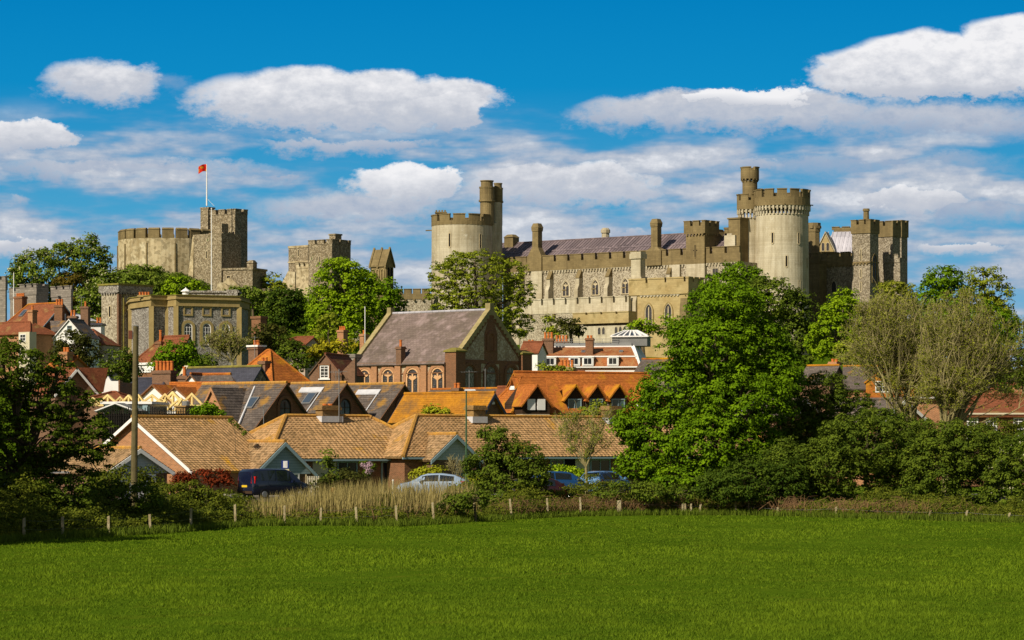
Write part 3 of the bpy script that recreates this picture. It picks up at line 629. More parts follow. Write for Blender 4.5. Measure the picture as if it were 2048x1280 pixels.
# --- flint gate towers on the right
def sqtower(px, Y, pl, pr, top, par, base_mat, label, ptop_mat=None, slots=(), dep=None, win=True, extra=None, name='gate_tower', wm=1.3, wg=.55):
    f = Fr(px, Y, -38.4); z = f.z; t = fthing(f, name, label, 'castle tower')
    uL = f.u(pl); D = dep or f.v(pr)
    mb = MB(); mb.box(uL, 0, 0, D, 0, z(par)); mb.build('wall', base_mat, t)
    mb = MB(); o = .15; mb.box(uL - o, o, -o, D + o, z(par), z(par - 4)); pm = ptop_mat or M['ashlar_dark']
    for W, a, b in ((WF(-o), uL - o, o), (WR(o), -o, D + o), (WL(uL - o), -o, D + o), (lambda s, q, d: (s, D + o + d, q), uL - o, o)):
        cren(mb, W, a, b, z(par), z(top + 10), z(top), wm, wg, .5)
    mb.box(uL, 0, 0, D, z(par), z(top + 16)); mb.build('parapet', pm, t)
    for a, b, cr in slots: slit(t, WF(0), uL / 2, z(b), .22, z(a) - z(b), cr)
    return f, t, uL, D
f, t, uL, D = sqtower(1740, 606, 1704, 1757, 438, 466, M['flint'], 'square flint tower with golden battlements and a slim chimney on top', slots=((498, 522, True), (538, 554, False), (564, 582, False)))
z = f.z; mb = MB(); corbels(mb, WF(0), uL, 0, z(529), z(525), .4, .4, .25); mb.box(uL - .12, .12, -.12, D + .12, z(525), z(522.5)); mb.build('string_course', M['ashlar_dark'], t)
mb = MB(); mb.cyl(uL * .5, 2, z(446), z(419), .62, .55, 10); mb.cyl(uL * .5, 2, z(420), z(415), .72, .66, 10); mb.build('chimney', M['ashlar_dark'], t)
window(t, WR(0), D * .5, z(565), 2.0, 6., 'pointed', M['ashlar_dark'], M['leadglass'], .25, 2, 1, .15)
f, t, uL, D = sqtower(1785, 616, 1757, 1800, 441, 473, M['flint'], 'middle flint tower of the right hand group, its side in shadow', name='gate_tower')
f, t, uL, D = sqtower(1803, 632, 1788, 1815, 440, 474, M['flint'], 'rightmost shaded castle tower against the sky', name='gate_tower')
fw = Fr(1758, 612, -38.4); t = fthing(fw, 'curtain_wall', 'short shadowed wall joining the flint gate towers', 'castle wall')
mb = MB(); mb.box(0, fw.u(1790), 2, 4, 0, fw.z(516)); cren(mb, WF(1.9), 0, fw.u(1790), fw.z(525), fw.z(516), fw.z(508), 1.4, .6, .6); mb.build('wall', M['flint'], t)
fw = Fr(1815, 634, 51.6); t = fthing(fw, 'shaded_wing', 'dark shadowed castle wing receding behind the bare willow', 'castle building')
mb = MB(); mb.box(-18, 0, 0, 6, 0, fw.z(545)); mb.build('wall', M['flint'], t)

# --- KEEP : shell wall
f = Fr(330, 655, 0); z = f.z
t = fthing(f, 'shell_keep', 'weathered curved keep wall with wide battlements on the castle mound', 'castle keep')
Rk = 11.6; n = 22; cx, cy = 0, Rk * .55; zt_, zc_, z0_ = z(458), z(478), 0
pts = [(cx + 12.0 * math.cos(2 * math.pi * k / n + .1), cy + 10.6 * math.sin(2 * math.pi * k / n + .1)) for k in range(n)]
sxl = X(229, 655) - f.ox; sc_ = abs(sxl) / 12.0
pts = [(x * sc_ * (1.0), y) for x, y in pts]
inn = [(cx * .1 + x * .86, cy + (y - cy) * .84) for x, y in pts]
mb = MB()
for k in range(n):
    j = (k + 1) % n; mb.prism([(*pts[k], 0), (*pts[j], 0), (*inn[j], 0), (*inn[k], 0)], [(*pts[k], zc_), (*pts[j], zc_), (*inn[j], zc_), (*inn[k], zc_)])
mb.build('wall', M['keep'], t)
mb = MB()
for k in range(n):
    j = (k + 1) % n; p, q = pts[k], pts[j]; L = math.hypot(q[0] - p[0], q[1] - p[1]); dx, dy = (q[0] - p[0]) / L, (q[1] - p[1]) / L
    W = (lambda p, dx, dy: lambda s, zq, d: (p[0] + dx * s + dy * d, p[1] + dy * s - dx * d, zq))(p, dx, dy)
    a, b = .3, L - .3
    mb.wbox(W, a, b, zc_, zt_ - .35, -.9, .03)
    mb.prism([W(a - .05, zt_ - .35, .15), W(b + .05, zt_ - .35, .15), W(b + .05, zt_ - .35, -1.0), W(a - .05, zt_ - .35, -1.0)], [W(a + .05, zt_ + .05, -.3), W(b - .05, zt_ + .05, -.3), W(b - .05, zt_ + .05, -.6), W(a + .05, zt_ + .05, -.6)])
mb.build('battlements', M['ashlar_dark'], t)
mb = MB()
for k in range(1, n, 2):
    if pts[k][1] < cy:
        a = math.atan2(pts[k][1] - cy, pts[k][0] - cx); x, y = pts[k]; ca, sa = math.cos(a), math.sin(a)
        mb.prism([(x + ca * .3 - sa * .13, y + sa * .3 + ca * .13, 0), (x + ca * .3 + sa * .13, y + sa * .3 - ca * .13, 0), (x + sa * .13, y - ca * .13, 0), (x - sa * .13, y + ca * .13, 0)],
                 [(x + ca * .2 - sa * .13, y + sa * .2 + ca * .13, z(488)), (x + ca * .2 + sa * .13, y + sa * .2 - ca * .13, z(488)), (x + sa * .13, y - ca * .13, z(488)), (x - sa * .13, y + ca * .13, z(488))])
mb.build('pilaster_strips', M['ashlar_dark'], t)
# well tower (big)
f = Fr(470, 660, -38.4); z = f.z
t = fthing(f, 'keep_tower', 'tall flint keep tower with battlements and a pair of small round windows', 'castle tower')
uL = f.u(420); D = f.v(495); mb = MB(); mb.box(uL, 0, 0, D, 0, z(428)); mb.build('wall', M['keep_flint'], t)
mb = MB()
for W, a, b in ((WF(-.05), uL, 0), (WR(.05), 0, D), (WL(uL - .05), 0, D), (lambda s, q, d: (s, D + d, q), uL, 0)): cren(mb, W, a, b, z(428), z(427), z(417), 1.9, .75, .7, cap=.2)
mb.build('battlements', M['keep_flint'], t)
for px in (460, 467): window(t, WF(0), f.u(px), z(474), .75, 1.35, 'round', M['stone_trim'], M['black'], .08, 1, 1, .06)
slit(t, WF(0), f.u(447), z(515), .3, 1.6)
mb = MB(); u = f.u(408, .5); mb.box(f.u(401, .2), f.u(416, .2), .2, 2.2, 0, z(413)); mb.box(f.u(400, .1), f.u(417, .1), .1, 2.3, z(413), z(410)); mb.build('stair_turret', M['keep_flint'], t)
mb = MB(); mb.box(-1.5, .8, D, D + .9, 0, z(520)); mb.build('buttress', M['keep_flint'], t)
f = Fr(443, 640, -38.4); z = f.z
t = fthing(f, 'fore_tower', 'pale crumbling square tower in front of the keep tower', 'castle tower')
uL = f.u(386); D = 6; mb = MB(); mb.box(uL, 0, 0, D, 0, z(466)); mb.box(f.u(416), f.u(437), 1, 3, z(466), z(446)); mb.box(f.u(414), 0, 0.5, 3.5, z(466), z(464)); mb.build('wall', M['keep_flint'], t)
mb = MB(); mb.prism([(uL - 1.6, -.6, 0), (uL + .5, -.6, 0), (uL + .5, 3, 0), (uL - 1.6, 3, 0)], [(uL - .1, -.03, z(470)), (uL + .3, -.03, z(470)), (uL + .3, 3, z(470)), (uL - .1, 3, z(470))]); mb.build('buttress', M['keep'], t)
slit(t, WF(0), f.u(413), z(515), .35, 1.5)
f = Fr(472, 636, -20); z = f.z
t = fthing(f, 'keep_entrance_house', 'low flint building with sloping stair wall at the foot of the keep tower', 'castle building')
mb = MB(); x0 = f.u(446); x1 = f.u(505); mb.box(x0, x1, 0, 7, 0, z(540)); mb.box(x0 - .2, x1 + .2, -.2, 7.2, z(540), z(536)); mb.build('wall', M['keep_flint'], t)
mb = MB(); mb.box(f.u(484), f.u(496), 2.5, 4.5, z(536), z(525)); mb.prism([(f.u(483), 2.3, z(525)), (f.u(497), 2.3, z(525)), (f.u(497), 4.7, z(525)), (f.u(483), 4.7, z(525))], [(f.u(486), 3, z(519)), (f.u(494), 3, z(519)), (f.u(494), 4, z(519)), (f.u(486), 4, z(519))]); mb.build('chimney', M['keep_flint'], t)
slit(t, WF(0), f.u(457), z(563), .8, 1.2)
mb = MB(); W = WF(-1.6)
mb.wprism(W, [(f.u(444), 0), (f.u(520), 0), (f.u(520), z(612)), (f.u(480), z(565)), (f.u(466), z(556)), (f.u(455), z(566)), (f.u(444), z(566))], 0, .7); mb.build('stair_wall', M['keep'], t)
# flag staffs
f = Fr(413.5, 655, 0, zb=Z(411, 655) - .05); t = fthing(f, 'flagpole', 'white flagpole with a red and gold flag on top of the keep tower', 'flagpole')
h = f.z(328); mb = MB(); mb.tube([(0, 0, 0), (0, 0, h * .6), (0, 0, h)], [.16, .13, .07], 8); mb.build('pole', M['white'], t)
mb = MB(); mb.tube([(1.6, 0, 0), (.05, 0, f.z(397))], .04, 4); mb.build('stay', M['white'], t)
mflag = mkmat('flag_cloth', (.50, .02, .01), (.45, .25, .01), 1.1, lo=.52, hi=.56, bump=0)
mb = MB(); nx_, nz_ = 12, 6; vs = []; fs = []
for i in range(nx_ + 1):
    for j in range(nz_ + 1):
        s = i / nx_; q = j / nz_; vs.append((-1.85 * s, .25 * math.sin(s * 7 + q), f.z(329) - 1.55 * q - .35 * s * s + .12 * math.sin(s * 5)))
for i in range(nx_):
    for j in range(nz_): a = i * (nz_ + 1) + j; fs.append((a, a + 1, a + nz_ + 2, a + nz_ + 1))
mb.add(vs, fs); mb.build('flag', mflag, t)
f = Fr(423, 560, 0); t = fthing(f, 'flagpole', 'tall bare white flagpole standing in front of the keep', 'flagpole')
mb = MB(); mb.tube([(0, 0, 0), (0, 0, f.z(417))], [.14, .08], 8); mb.build('pole', M['white'], t)
mb = MB(); mb.cyl(0, 0, f.z(418), f.z(415.5), .14, .05, 8); mb.build('finial', M['white'], t)

# --- barbican
f = Fr(652, 640, -38.4); z = f.z
t = fthing(f, 'barbican', 'ruined grey stone gatehouse with two towers behind the bright green tree', 'castle gatehouse')
a, b = f.u(622), f.u(661); D = 5
mb = MB(); mb.box(f.u(617), f.u(664, 0), 0, 6, 0, z(488)); mb.build('wall', M['keep_flint'], t)
mb = MB()
for W, p, q in ((WF(-.05), f.u(617), f.u(664)), (WR(f.u(664) + .05), 0, 6), (WL(f.u(617) - .05), 0, 6)): cren(mb, W, p, q, z(488), z(487), z(478.5), 1.9, .7, .6)
mb.build('battlements', M['keep_flint'], t)
mb = MB(); u = f.u(668, 2); mb.box(u - .8, u + .9, 1.4, 3.4, 0, z(470)); mb.box(u - .95, u + 1.05, 1.25, 3.55, z(470), z(467)); mb.build('stair_turret', M['keep_flint'], t)
mb = MB(); mb.box(f.u(577, 3), f.u(616, 3), 3, 8, 0, z(486)); mb.build('left_tower_wall', M['keep_flint'], t)
mb = MB(); mb.box(f.u(577, 3) - .1, f.u(616, 3) + .1, 2.9, 8.1, z(490), z(485.4)); mb.box(f.u(577, 3) - .1, f.u(616, 3) + .1, 2.85, 8.1, z(520), z(517)); mb.build('coping', M['keep'], t)
mb = MB(); mb.box(f.u(592, 1), f.u(620, 1), 1, 3, 0, z(533)); cren(mb, WF(.95), f.u(592, 1), f.u(620, 1), z(534), z(530), z(523), .9, .5, .6); mb.build('curtain', M['keep'], t)
mb = MB(); mb.wprism(WF(2.6), [(f.u(555, 2), 0), (f.u(592, 2), 0), (f.u(592, 2), z(540)), (f.u(578, 2), z(537)), (f.u(566, 2), z(560)), (f.u(555, 2), z(580))], 0, .9); mb.build('sloping_wall', M['keep'], t)
slit(t, WF(3), f.u(597, 3), z(507), .3, 1.4); slit(t, WF(0), f.u(640), z(525), .3, 1.4)
# --- gabled square tower
f = Fr(772, 600, -38.4); z = f.z
t = fthing(f, 'gabled_tower', 'small arcaded stone tower with steep ribbed gable roof against the sky', 'castle tower')
uL = f.u(741); D = f.v(787); ze = z(533); zr = z(500)
mb = MB(); mb.box(uL, 0, 0, D, 0, ze); mb.prism([(0, -.0, ze), (0, D, ze), (0, D / 2, zr)], [(uL, 0, ze), (uL, D, ze), (uL, D / 2, zr)]); mb.build('wall', M['ashlar_dark'], t)
mb = MB()
for x in (uL, uL / 2, 0): mb.prism([(x - .22, -.35, ze - .2), (x + .22, -.35, ze - .2), (x + .22, D / 2, zr + .2), (x - .22, D / 2, zr + .2)], [(x - .22, -.35, ze + .3), (x + .22, -.35, ze + .3), (x + .22, D / 2, zr + .7), (x - .22, D / 2, zr + .7)]); mb.prism([(x - .22, D + .35, ze - .2), (x + .22, D + .35, ze - .2), (x + .22, D / 2, zr + .2), (x - .22, D / 2, zr + .2)], [(x - .22, D + .35, ze + .3), (x + .22, D + .35, ze + .3), (x + .22, D / 2, zr + .7), (x - .22, D / 2, zr + .7)])
mb.build('roof_ribs', M['ashlar_dark'], t)
mb = MB()
for sgn in (0, 1):
    y_ = -.25 if not sgn else D + .25; mb.prism([(uL, y_, ze), (0, y_, ze), (0, D / 2, zr + .1), (uL, D / 2, zr + .1)], [(uL, y_, ze + .15), (0, y_, ze + .15), (0, D / 2, zr + .25), (uL, D / 2, zr + .25)])
mb.build('roof', M['ashlar_dark'], t)
for k in range(3): window(t, WF(0), uL * (.82 - .31 * k), z(562), .9, z(537) - z(562), 'round', M['ashlar_gold'], M['ashlar_dark'], .13, 1, 1, .2)
for k in range(2): window(t, WR(0), D * (.3 + .4 * k), z(562), 1.0, z(533) - z(562), 'round', M['ashlar_dark'], M['black'], .12, 1, 1, .1)
# --- curtain wall left of drum tower
f = Fr(862, 622, -8); z = f.z
t = fthing(f, 'curtain_wall', 'flint curtain wall with brown battlements left of the wide round tower', 'castle wall')
uL = f.u(700); mb = MB(); mb.box(uL, 0, 0, 2, 0, z(598)); mb.build('wall', M['flint_far'], t)
mb = MB(); cren(mb, WF(-.1), uL, 0, z(598), z(587), z(577), 1.55, .35, .8); mb.build('parapet', M['ashlar_dark'], t)
mb = MB(); k = uL + 1
while k < -1: mb.box(k - .2, k + .2, -.6, 0, z(601), z(598)); k += 1.8
mb.build('spout', M['ashlar_dark'], t)
# --- small flint wall right of the entrance house
f = Fr(540, 600, -38.4); z = f.z
t = fthing(f, 'garden_wall', 'small battlemented flint wall between the keep and the dark tree', 'castle wall')
uL = f.u(507); mb = MB(); mb.box(f.u(511), f.u(524), -.8, 1.2, 0, z(582)); mb.box(uL, 0, 0, 1, 0, z(592)); cren(mb, WF(-.05), f.u(526), 0, z(592), z(585), z(577), .8, .5, .6); mb.build('wall', M['keep_flint'], t)
mb = MB(); mb.box(f.u(510), f.u(525), -.95, 1.35, z(582), z(577)); mb.build('pier_coping', M['keep'], t)

# --- small grey gate towers far left
def greytower(px, Y, pl, pr, top, pair, label):
    f = Fr(px, Y, -38.4); z = f.z; t = fthing(f, 'gate_tower', label, 'castle tower'); uL = f.u(pl); D = f.v(pr) if pr else 3
    mb = MB(); mb.box(uL, 0, 0, D, 0, z(pair)); mb.build('wall', M['grey_stone'], t)
    mb = MB(); mb.box(uL - .08, .08, -.08, D + .08, z(pair), z(top + 8))
    for W, a, b in ((WF(-.08), uL - .08, .08), (WR(.08), 0, D), (WL(uL - .08), 0, D)): cren(mb, W, a, b, z(top + 8), z(top + 7), z(top), 1.05, .4, .4, cap=.1)
    mb.build('battlements', M['grey_stone'], t); return t
greytower(73, 430, 41, 96, 567, 589, 'grey stone battlemented tower behind the red roofed house at far left')
greytower(142, 432, 103, 145, 571, 593, 'grey stone battlemented tower left of the flint stair tower, no side face in view')
greytower(41, 445, 20, 44, 575, 597, 'low grey battlemented turret half hidden behind the white flagpole at far left')
greytower(11, 470, -20, 14, 552, 580, 'dark grey tower cut off by the left edge of the photo')
f = Fr(27.5, 427, 0); t = fthing(f, 'flagpole', 'short white pole rising beside the grey battlemented turret at far left', 'flagpole'); mb = MB(); mb.tube([(0, 0, 0), (0, 0, f.z(545))], [.1, .06], 6); mb.build('pole', M['white'], t)
# ================================================================ TERRAIN
def build_terrain():
    ys = list(np.arange(10, 150, 4)) + list(np.arange(150, 180, 1.5)) + list(np.arange(180, 760, 6)) + list(np.arange(760, 1500, 60)) + [2000, 3500, 7000]
    xs = [-6000, -2500, -1000, -500, -300] + list(np.arange(-200, 201, 5)) + [300, 500, 1000, 2500, 6000]
    vs = [(x, y, ground_z(x, y) + (.04 * math.sin(x * .31) * math.sin(y * .23) if 20 < y < 150 else 0)) for y in ys for x in xs]
    nx = len(xs); fs = [(j * nx + i, j * nx + i + 1, (j + 1) * nx + i + 1, (j + 1) * nx + i) for j in range(len(ys) - 1) for i in range(nx - 1)]
    mb = MB(); mb.add(vs, fs)
    M['grass'] = mkmat('meadow_soil_and_grass', (.070, .122, .006), (.048, .090, .004), .12, patch=[((.110, .130, .010), .5, .54, .7), ((.040, .065, .004), .3, .58, .75)], bump=.5, bscale=3, spec=0., rough=1.)
    o = mb.build('ground', M['grass'], None, smooth=True, kind='structure')
build_terrain()
# ================================================================ TOWN
def slab(poly, mat, parent, name='roof', th=.14, label=None):
    P = [Vector(p) for p in poly]; n = (P[1] - P[0]).cross(P[2] - P[0]).normalized()
    if n.z < 0: n = -n
    mb = MB(); mb.prism([p - n * th for p in P], P); return mb.build(name, mat, parent, label)
def house(t, x0, x1, y0, y1, ze, zr, axis='x', wm=None, rm=None, oh=.3, og=.2, h0=0., h1=0., fine=None, barge=None, rmat=None, wall=True, only=None, rid=.11, bw=.22, zb=0.):
    """gabled or hipped house body; axis = direction of the ridge; h0/h1 hip insets at each ridge end"""
    if axis == 'x': mp = lambda a, b, z: (a, b, z); a0, a1, b0, b1 = x0, x1, y0, y1
    else: mp = lambda a, b, z: (b, a, z); a0, a1, b0, b1 = y0, y1, x0, x1
    bm = (b0 + b1) / 2; sl = (zr - ze) / (bm - b0); zo = ze - sl * oh
    if wall:
        mb = MB(); zt = ze - .02
        if h0 or h1:
            mb.prism([mp(a0, b0, zb), mp(a1, b0, zb), mp(a1, b1, zb), mp(a0, b1, zb)], [mp(a0, b0, zt), mp(a1, b0, zt), mp(a1, b1, zt), mp(a0, b1, zt)])
            for h, a, s in ((h0, a0, 1), (h1, a1, -1)):
                if not h: mb.prism([mp(a, b0, zt), mp(a, b1, zt), mp(a, bm, zr - .06)], [mp(a + s * .3, b0, zt), mp(a + s * .3, b1, zt), mp(a + s * .3, bm, zr - .06)])
        else:
            e = [(b0, zb), (b1, zb), (b1, zt), (bm, zr - .06), (b0, zt)]
            mb.prism([mp(a0, b, z) for b, z in e], [mp(a1, b, z) for b, z in e])
        mb.build('wall', wm or M['brick'], t)
    g0 = oh if h0 else og; g1 = oh if h1 else og
    r0 = a0 - g0 + (h0 + g0 if h0 else 0); r1 = a1 + g1 - (h1 + g1 if h1 else 0)
    polys = [[mp(a0 - g0, b0 - oh, zo), mp(a1 + g1, b0 - oh, zo), mp(r1, bm, zr), mp(r0, bm, zr)], [mp(a0 - g0, b1 + oh, zo), mp(a1 + g1, b1 + oh, zo), mp(r1, bm, zr), mp(r0, bm, zr)]]
    if h0: polys.append([mp(a0 - g0, b0 - oh, zo), mp(a0 - g0, b1 + oh, zo), mp(r0, bm, zr)])
    if h1: polys.append([mp(a1 + g1, b0 - oh, zo), mp(a1 + g1, b1 + oh, zo), mp(r1, bm, zr)])
    for p in polys:
        if fine: tiled(p, rm, t, course=fine[0], wave=fine[1], amp=fine[2], th=fine[3])
        else: slab(p, rm, t)
    if rid: ridge([mp(r0, bm, zr + .05), mp(r1, bm, zr + .05)], rmat or rm, t, rid)
    if rid:
        for h, r, a in ((h0, r0, a0 - g0), (h1, r1, a1 + g1)):
            if h:
                for b in (b0 - oh, b1 + oh): ridge([mp(r, bm, zr + .05), mp(a, b, zo + .06)], rmat or rm, t, rid, 'hip_tiles')
    if barge:
        for h, a, s in ((h0, a0 - g0, -1), (h1, a1 + g1, 1)):
            if h: continue
            for b in (b0 - oh, b1 + oh):
                mb = MB(); q = [(b, zo - bw), (bm, zr - bw), (bm, zr - .01), (b, zo - .01)]
                mb.prism([mp(a + s * .002, bb, z) for bb, z in q], [mp(a + s * .06, bb, z) for bb, z in q]); mb.build('bargeboard', barge, t)
    return zo
def tarm(t, x, y, z0, z1): return antenna(t, x, y, z0, z1)

# --- brick chapel
f = Fr(911, 330, -40, zb=5.0); z = f.z
t = fthing(f, 'brick_chapel', 'large flint and brick chapel with mottled purple slate roof and arched windows', 'chapel')
uL = f.u(708); D = f.v(1050); ze = z(719); vm = D / 2; zr = z(620, -0.5, vm)
house(t, uL, 0, 0, D, ze, zr, 'x', M['chapel'] if 'chapel' in M else M.setdefault('chapel', mkmat('flint_and_brick', (.42, .335, .215), (.32, .235, .145), .5, spk=((.55, .48, .36), .7, (.24, .16, .10)), spks=6)), M['slate_purple'], oh=.45, og=-.25, rmat=M['lead_pale'], rid=.13)
mb = MB(); sl = (zr - ze) / vm
def cope(mb, x, w=.34):
    for s in (0, 1):
        n = 14
        for k in range(n):
            a = k / n; b = (k + 1) / n; ya = vm * a if not s else D - vm * a; yb = vm * b if not s else D - vm * b
            za = ze + (zr - ze) * a; zb_ = ze + (zr - ze) * b
            mb.prism([(x - w, ya, za - .2), (x + w, ya, za - .2), (x + w, yb, za - .2), (x - w, yb, za - .2)], [(x - w, ya, za + .38), (x + w, ya, za + .38), (x + w, yb, zb_ + .33), (x - w, yb, zb_ + .33)])
cope(mb, -.18); mb.box(-.5, .2, vm - .35, vm + .35, zr, zr + .75); mb.build('coping', M['lichen_cope'] if 'lichen_cope' in M else M.setdefault('lichen_cope', mkmat('stone_coping', (.36, .29, .14), (.24, .20, .09), 1.)), t)
mb = MB(); cope(mb, uL + .18); mb.box(uL - .1, uL + .5, vm - .35, vm + .35, zr, zr + .7); mb.build('coping', M['lichen_cope'], t)
# brick gable skin, piers, pilasters
WG = WR(0); WS = WF(0)
mb = MB(); n_ = [(0, 0), (D, 0), (D, ze), (vm, zr), (0, ze)]
bb = []
mb.wbox(WG, 0, D, ze - .35, ze + .05, .0, .06); mb.wbox(WG, 0, D, z(745), z(743), 0, .10)
for s0, s1 in ((0, 1.0), (D - 1, D), (D * .32 - .7, D * .32 + .45), (D * .66 - .45, D * .66 + .7)): mb.wbox(WG, s0, s1, 0, ze - .36, .0, .05)
mb.wprism(WG, [(vm - 1.1, ze + .06), (vm + 1.1, ze + .06), (vm + 1.1, z(665)), (vm, zr - .1), (vm - 1.1, z(665))], 0, .05)
for s in (0, 1):
    q = [(0, ze + .06), (.8, ze + .06), (vm, zr - .85), (vm, zr)]
    mb.wprism(WG, q if not s else [(D - a, b) for a, b in q], 0, .045)
mb.build('brick_dressing', M['brick'], t)
for px, z0, w_ in ((938, 800, 2.0), (981, 800, 2.0), (1021, 800, 1.9)):
    v_ = f.v(px); window(t, WG, v_, z(z0), w_, z(728) - z(z0), 'round', M['brick'], M['chapel_blind'] if 'chapel_blind' in M else M.setdefault('chapel_blind', mkmat('blind_arch_flint', (.20, .17, .14), (.13, .11, .09), .6, spk=((.38, .34, .28), .8), spks=6)), .16, 1, 1, .12, M['brick'], .28)
window(t, WG, vm, z(699), .95, z(664) - z(699), 'round', M['brick'], M['glass'], .1, 1, 1, .1, M['brick'], .3)
for y0, y1, x0, x1 in ((-.5, 1.1, -1.1, .5), (D - 1.1, D + .6, -.9, .55)):
    mb = MB(); mb.box(x0, x1, y0, y1, 0, z(704)); mb.build('corner_pier', M['brick'], t)
    mb = MB(); mb.box(x0 - .15, x1 + .15, y0 - .15, y1 + .15, z(704), z(701)); xm, ym = (x0 + x1) / 2, (y0 + y1) / 2
    mb.prism([(x0 - .15, y0 - .15, z(701)), (x1 + .15, y0 - .15, z(701)), (x1 + .15, y1 + .15, z(701)), (x0 - .15, y1 + .15, z(701))], [(xm - .3, ym - .3, z(695)), (xm + .3, ym - .3, z(695)), (xm + .3, ym + .3, z(695)), (xm - .3, ym + .3, z(695))]); mb.build('pier_cap', M['lichen'], t)
mb = MB(); mb.box(uL - .5, uL + .6, -.45, .5, 0, ze + .5); mb.box(uL - .6, uL + .7, -.55, .6, ze + .5, ze + .9); mb.build('corner_pier', M['grey_stone'], t)
for px in (751, 798, 850):
    u = f.u(px); mb = MB(); mb.box(u - .42, u + .42, -.28, 0, 0, ze - .25); mb.build('pilaster', M['brick_or'], t)
mb = MB(); mb.wbox(WS, uL, -1, ze - .55, ze - .15, 0, .2); mb.build('eaves_course', M['brick'], t)
k = uL + 1.
mb = MB(); mb.wbox(WS, uL, -1., z(746), z(744), 0, .12); mb.build('string_course', M['brick'], t)
for px, pb in ((730, 778), (777, 778), (826, 800), (876, 800)):
    window(t, WS, f.u(px), z(pb), 1.95, z(733) - z(pb), 'round', M['pink_stone'], M['leadglass'], .2, 2, 1, .12, M['brick_or'], .38, mt=.22, lights=True)
u = f.u(802); chimney(t, u, -.05, ze - .5, z(690), .75, .75, M['brick_brown'], 1, .75)
mb = MB(); mb.tube([(-1.05, -.6, 0), (-1.05, -.6, ze - .3)], .06, 6); mb.build('downpipe', M['wood_dark'], t)

# --- three slate roofed brick gables
def mill(pxl, pxr, Y, apy, evy, pback, label, winpx, wy0, wy1, zb=1.2):
    f = Fr(pxl, Y, -38, zb=zb); z = f.z; t = fthing(f, 'brick_house', label, 'house', 'row of three gabled brick houses')
    D = f.v(pxr); ze = z(evy); vm = D / 2; zr = z(apy, 0, vm); xb = f.u(pback, vm)
    house(t, xb, 0, 0, D, ze, zr, 'x', M['brick'], M['slate'], oh=.35, og=.28, fine=(.26, 0, 0, .025), rmat=M['ridge'], rid=.12, barge=M['brick'], bw=.14)
    v = vm + .05
    window(t, WR(0), v, z(wy1, 0, vm), 1.35, z(wy0, 0, vm) - z(wy1, 0, vm), 'round', M['wood_dark'], M['glass_teal'], .09, 2, 2, .06, M['brick_or'] if 0 else M['brick'], .25, sill=M['wood_dark'])
    return f, t, D, ze, zr, vm, xb
f, t, D, ze, zr, vm, xb = mill(507, 628, 232, 766, 852, 410, 'leftmost slate roofed brick gable of three, with a leaning grey skylight and arched window', 568, 797, 836)
sl_ = (zr - ze) / vm
def skylight(t, x, y, w, l, ze, sl, mat=None, vb=0):
    q = [(x - w / 2, y), (x + w / 2, y), (x + w / 2, y + l), (x - w / 2, y + l)]; n = Vector((0, -sl, 1)).normalized()
    mb = MB(); P0 = [Vector((a, b, ze + sl * b)) for a, b in q]; mb.prism(P0, [p + n * .14 for p in P0]); fr = mb.build('skylight', M['metal'], t)
    q = [(x - w / 2 + .1, y + .08), (x + w / 2 - .1, y + .08), (x + w / 2 - .1, y + l - .08), (x - w / 2 + .1, y + l - .08)]
    mb = MB(); P0 = [Vector((a, b, ze + sl * b)) + n * .1 for a, b in q]; mb.prism(P0, [p + n * .06 for p in P0]); mb.build('pane', M['glass_sky'], fr)
skylight(t, f.u(500, 1.6), 1.4, .9, .9, ze, sl_)
# cross gable on its left end
xg = f.u(427, -.6); z2 = f.z(772, xg, 0)
house(t, xg - 2.1, xg + 2.1, -.7, vm, ze - .2, min(zr, z2) - .1, 'y', M['brick_or'], M['slate'], oh=.3, og=.15, fine=(.26, 0, 0, .025), barge=M['brick_or'], bw=.3, rid=0)
mb = MB(); mb.tube([(xg + 2.3, -.3, ze - .05), (xg + .9, vm * .9, zr - .25)], .09, 5); mb.build('valley_flashing', M['flash'], t)
antenna(t, .6, .5, ze - 1, z2 - 1.5, .5, 3)
f, t, D, ze, zr, vm, xb = mill(628, 747, 236, 766, 850, 588, 'middle slate roofed brick gable of three, behind a square chimney with tall aerial', 686, 797, 832)
skylight(t, f.u(614, 1.9), 1.75, .95, .95, ze, (zr - ze) / vm)
mb = MB(); sl_ = (zr - ze) / vm; a, b = f.u(600, 2.6), f.u(640, 2.6); mb.prism([(a - .3, 2.75, ze + sl_ * 2.75 + .06), (b, 2.75, ze + sl_ * 2.75 + .06), (b, 3.1, ze + sl_ * 3.1 + .06), (a - .3, 3.1, ze + sl_ * 3.1 + .06)], [(a - .3, 2.75, ze + sl_ * 2.75 + .16), (b, 2.75, ze + sl_ * 2.75 + .16), (b, 3.1, ze + sl_ * 3.1 + .16), (a - .3, 3.1, ze + sl_ * 3.1 + .16)]); mb.tube([(b - .1, 2.8, ze + sl_ * 2.8 + .1), (b + .0, 0, ze + .1)], .06, 5); mb.build('roof_flashing', M['flash'], t)
f, t, D, ze, zr, vm, xb = mill(744, 862, 240, 768, 853, 700, 'rightmost slate roofed brick gable of three, a pale lead panel on its roof', 797, 798, 841)
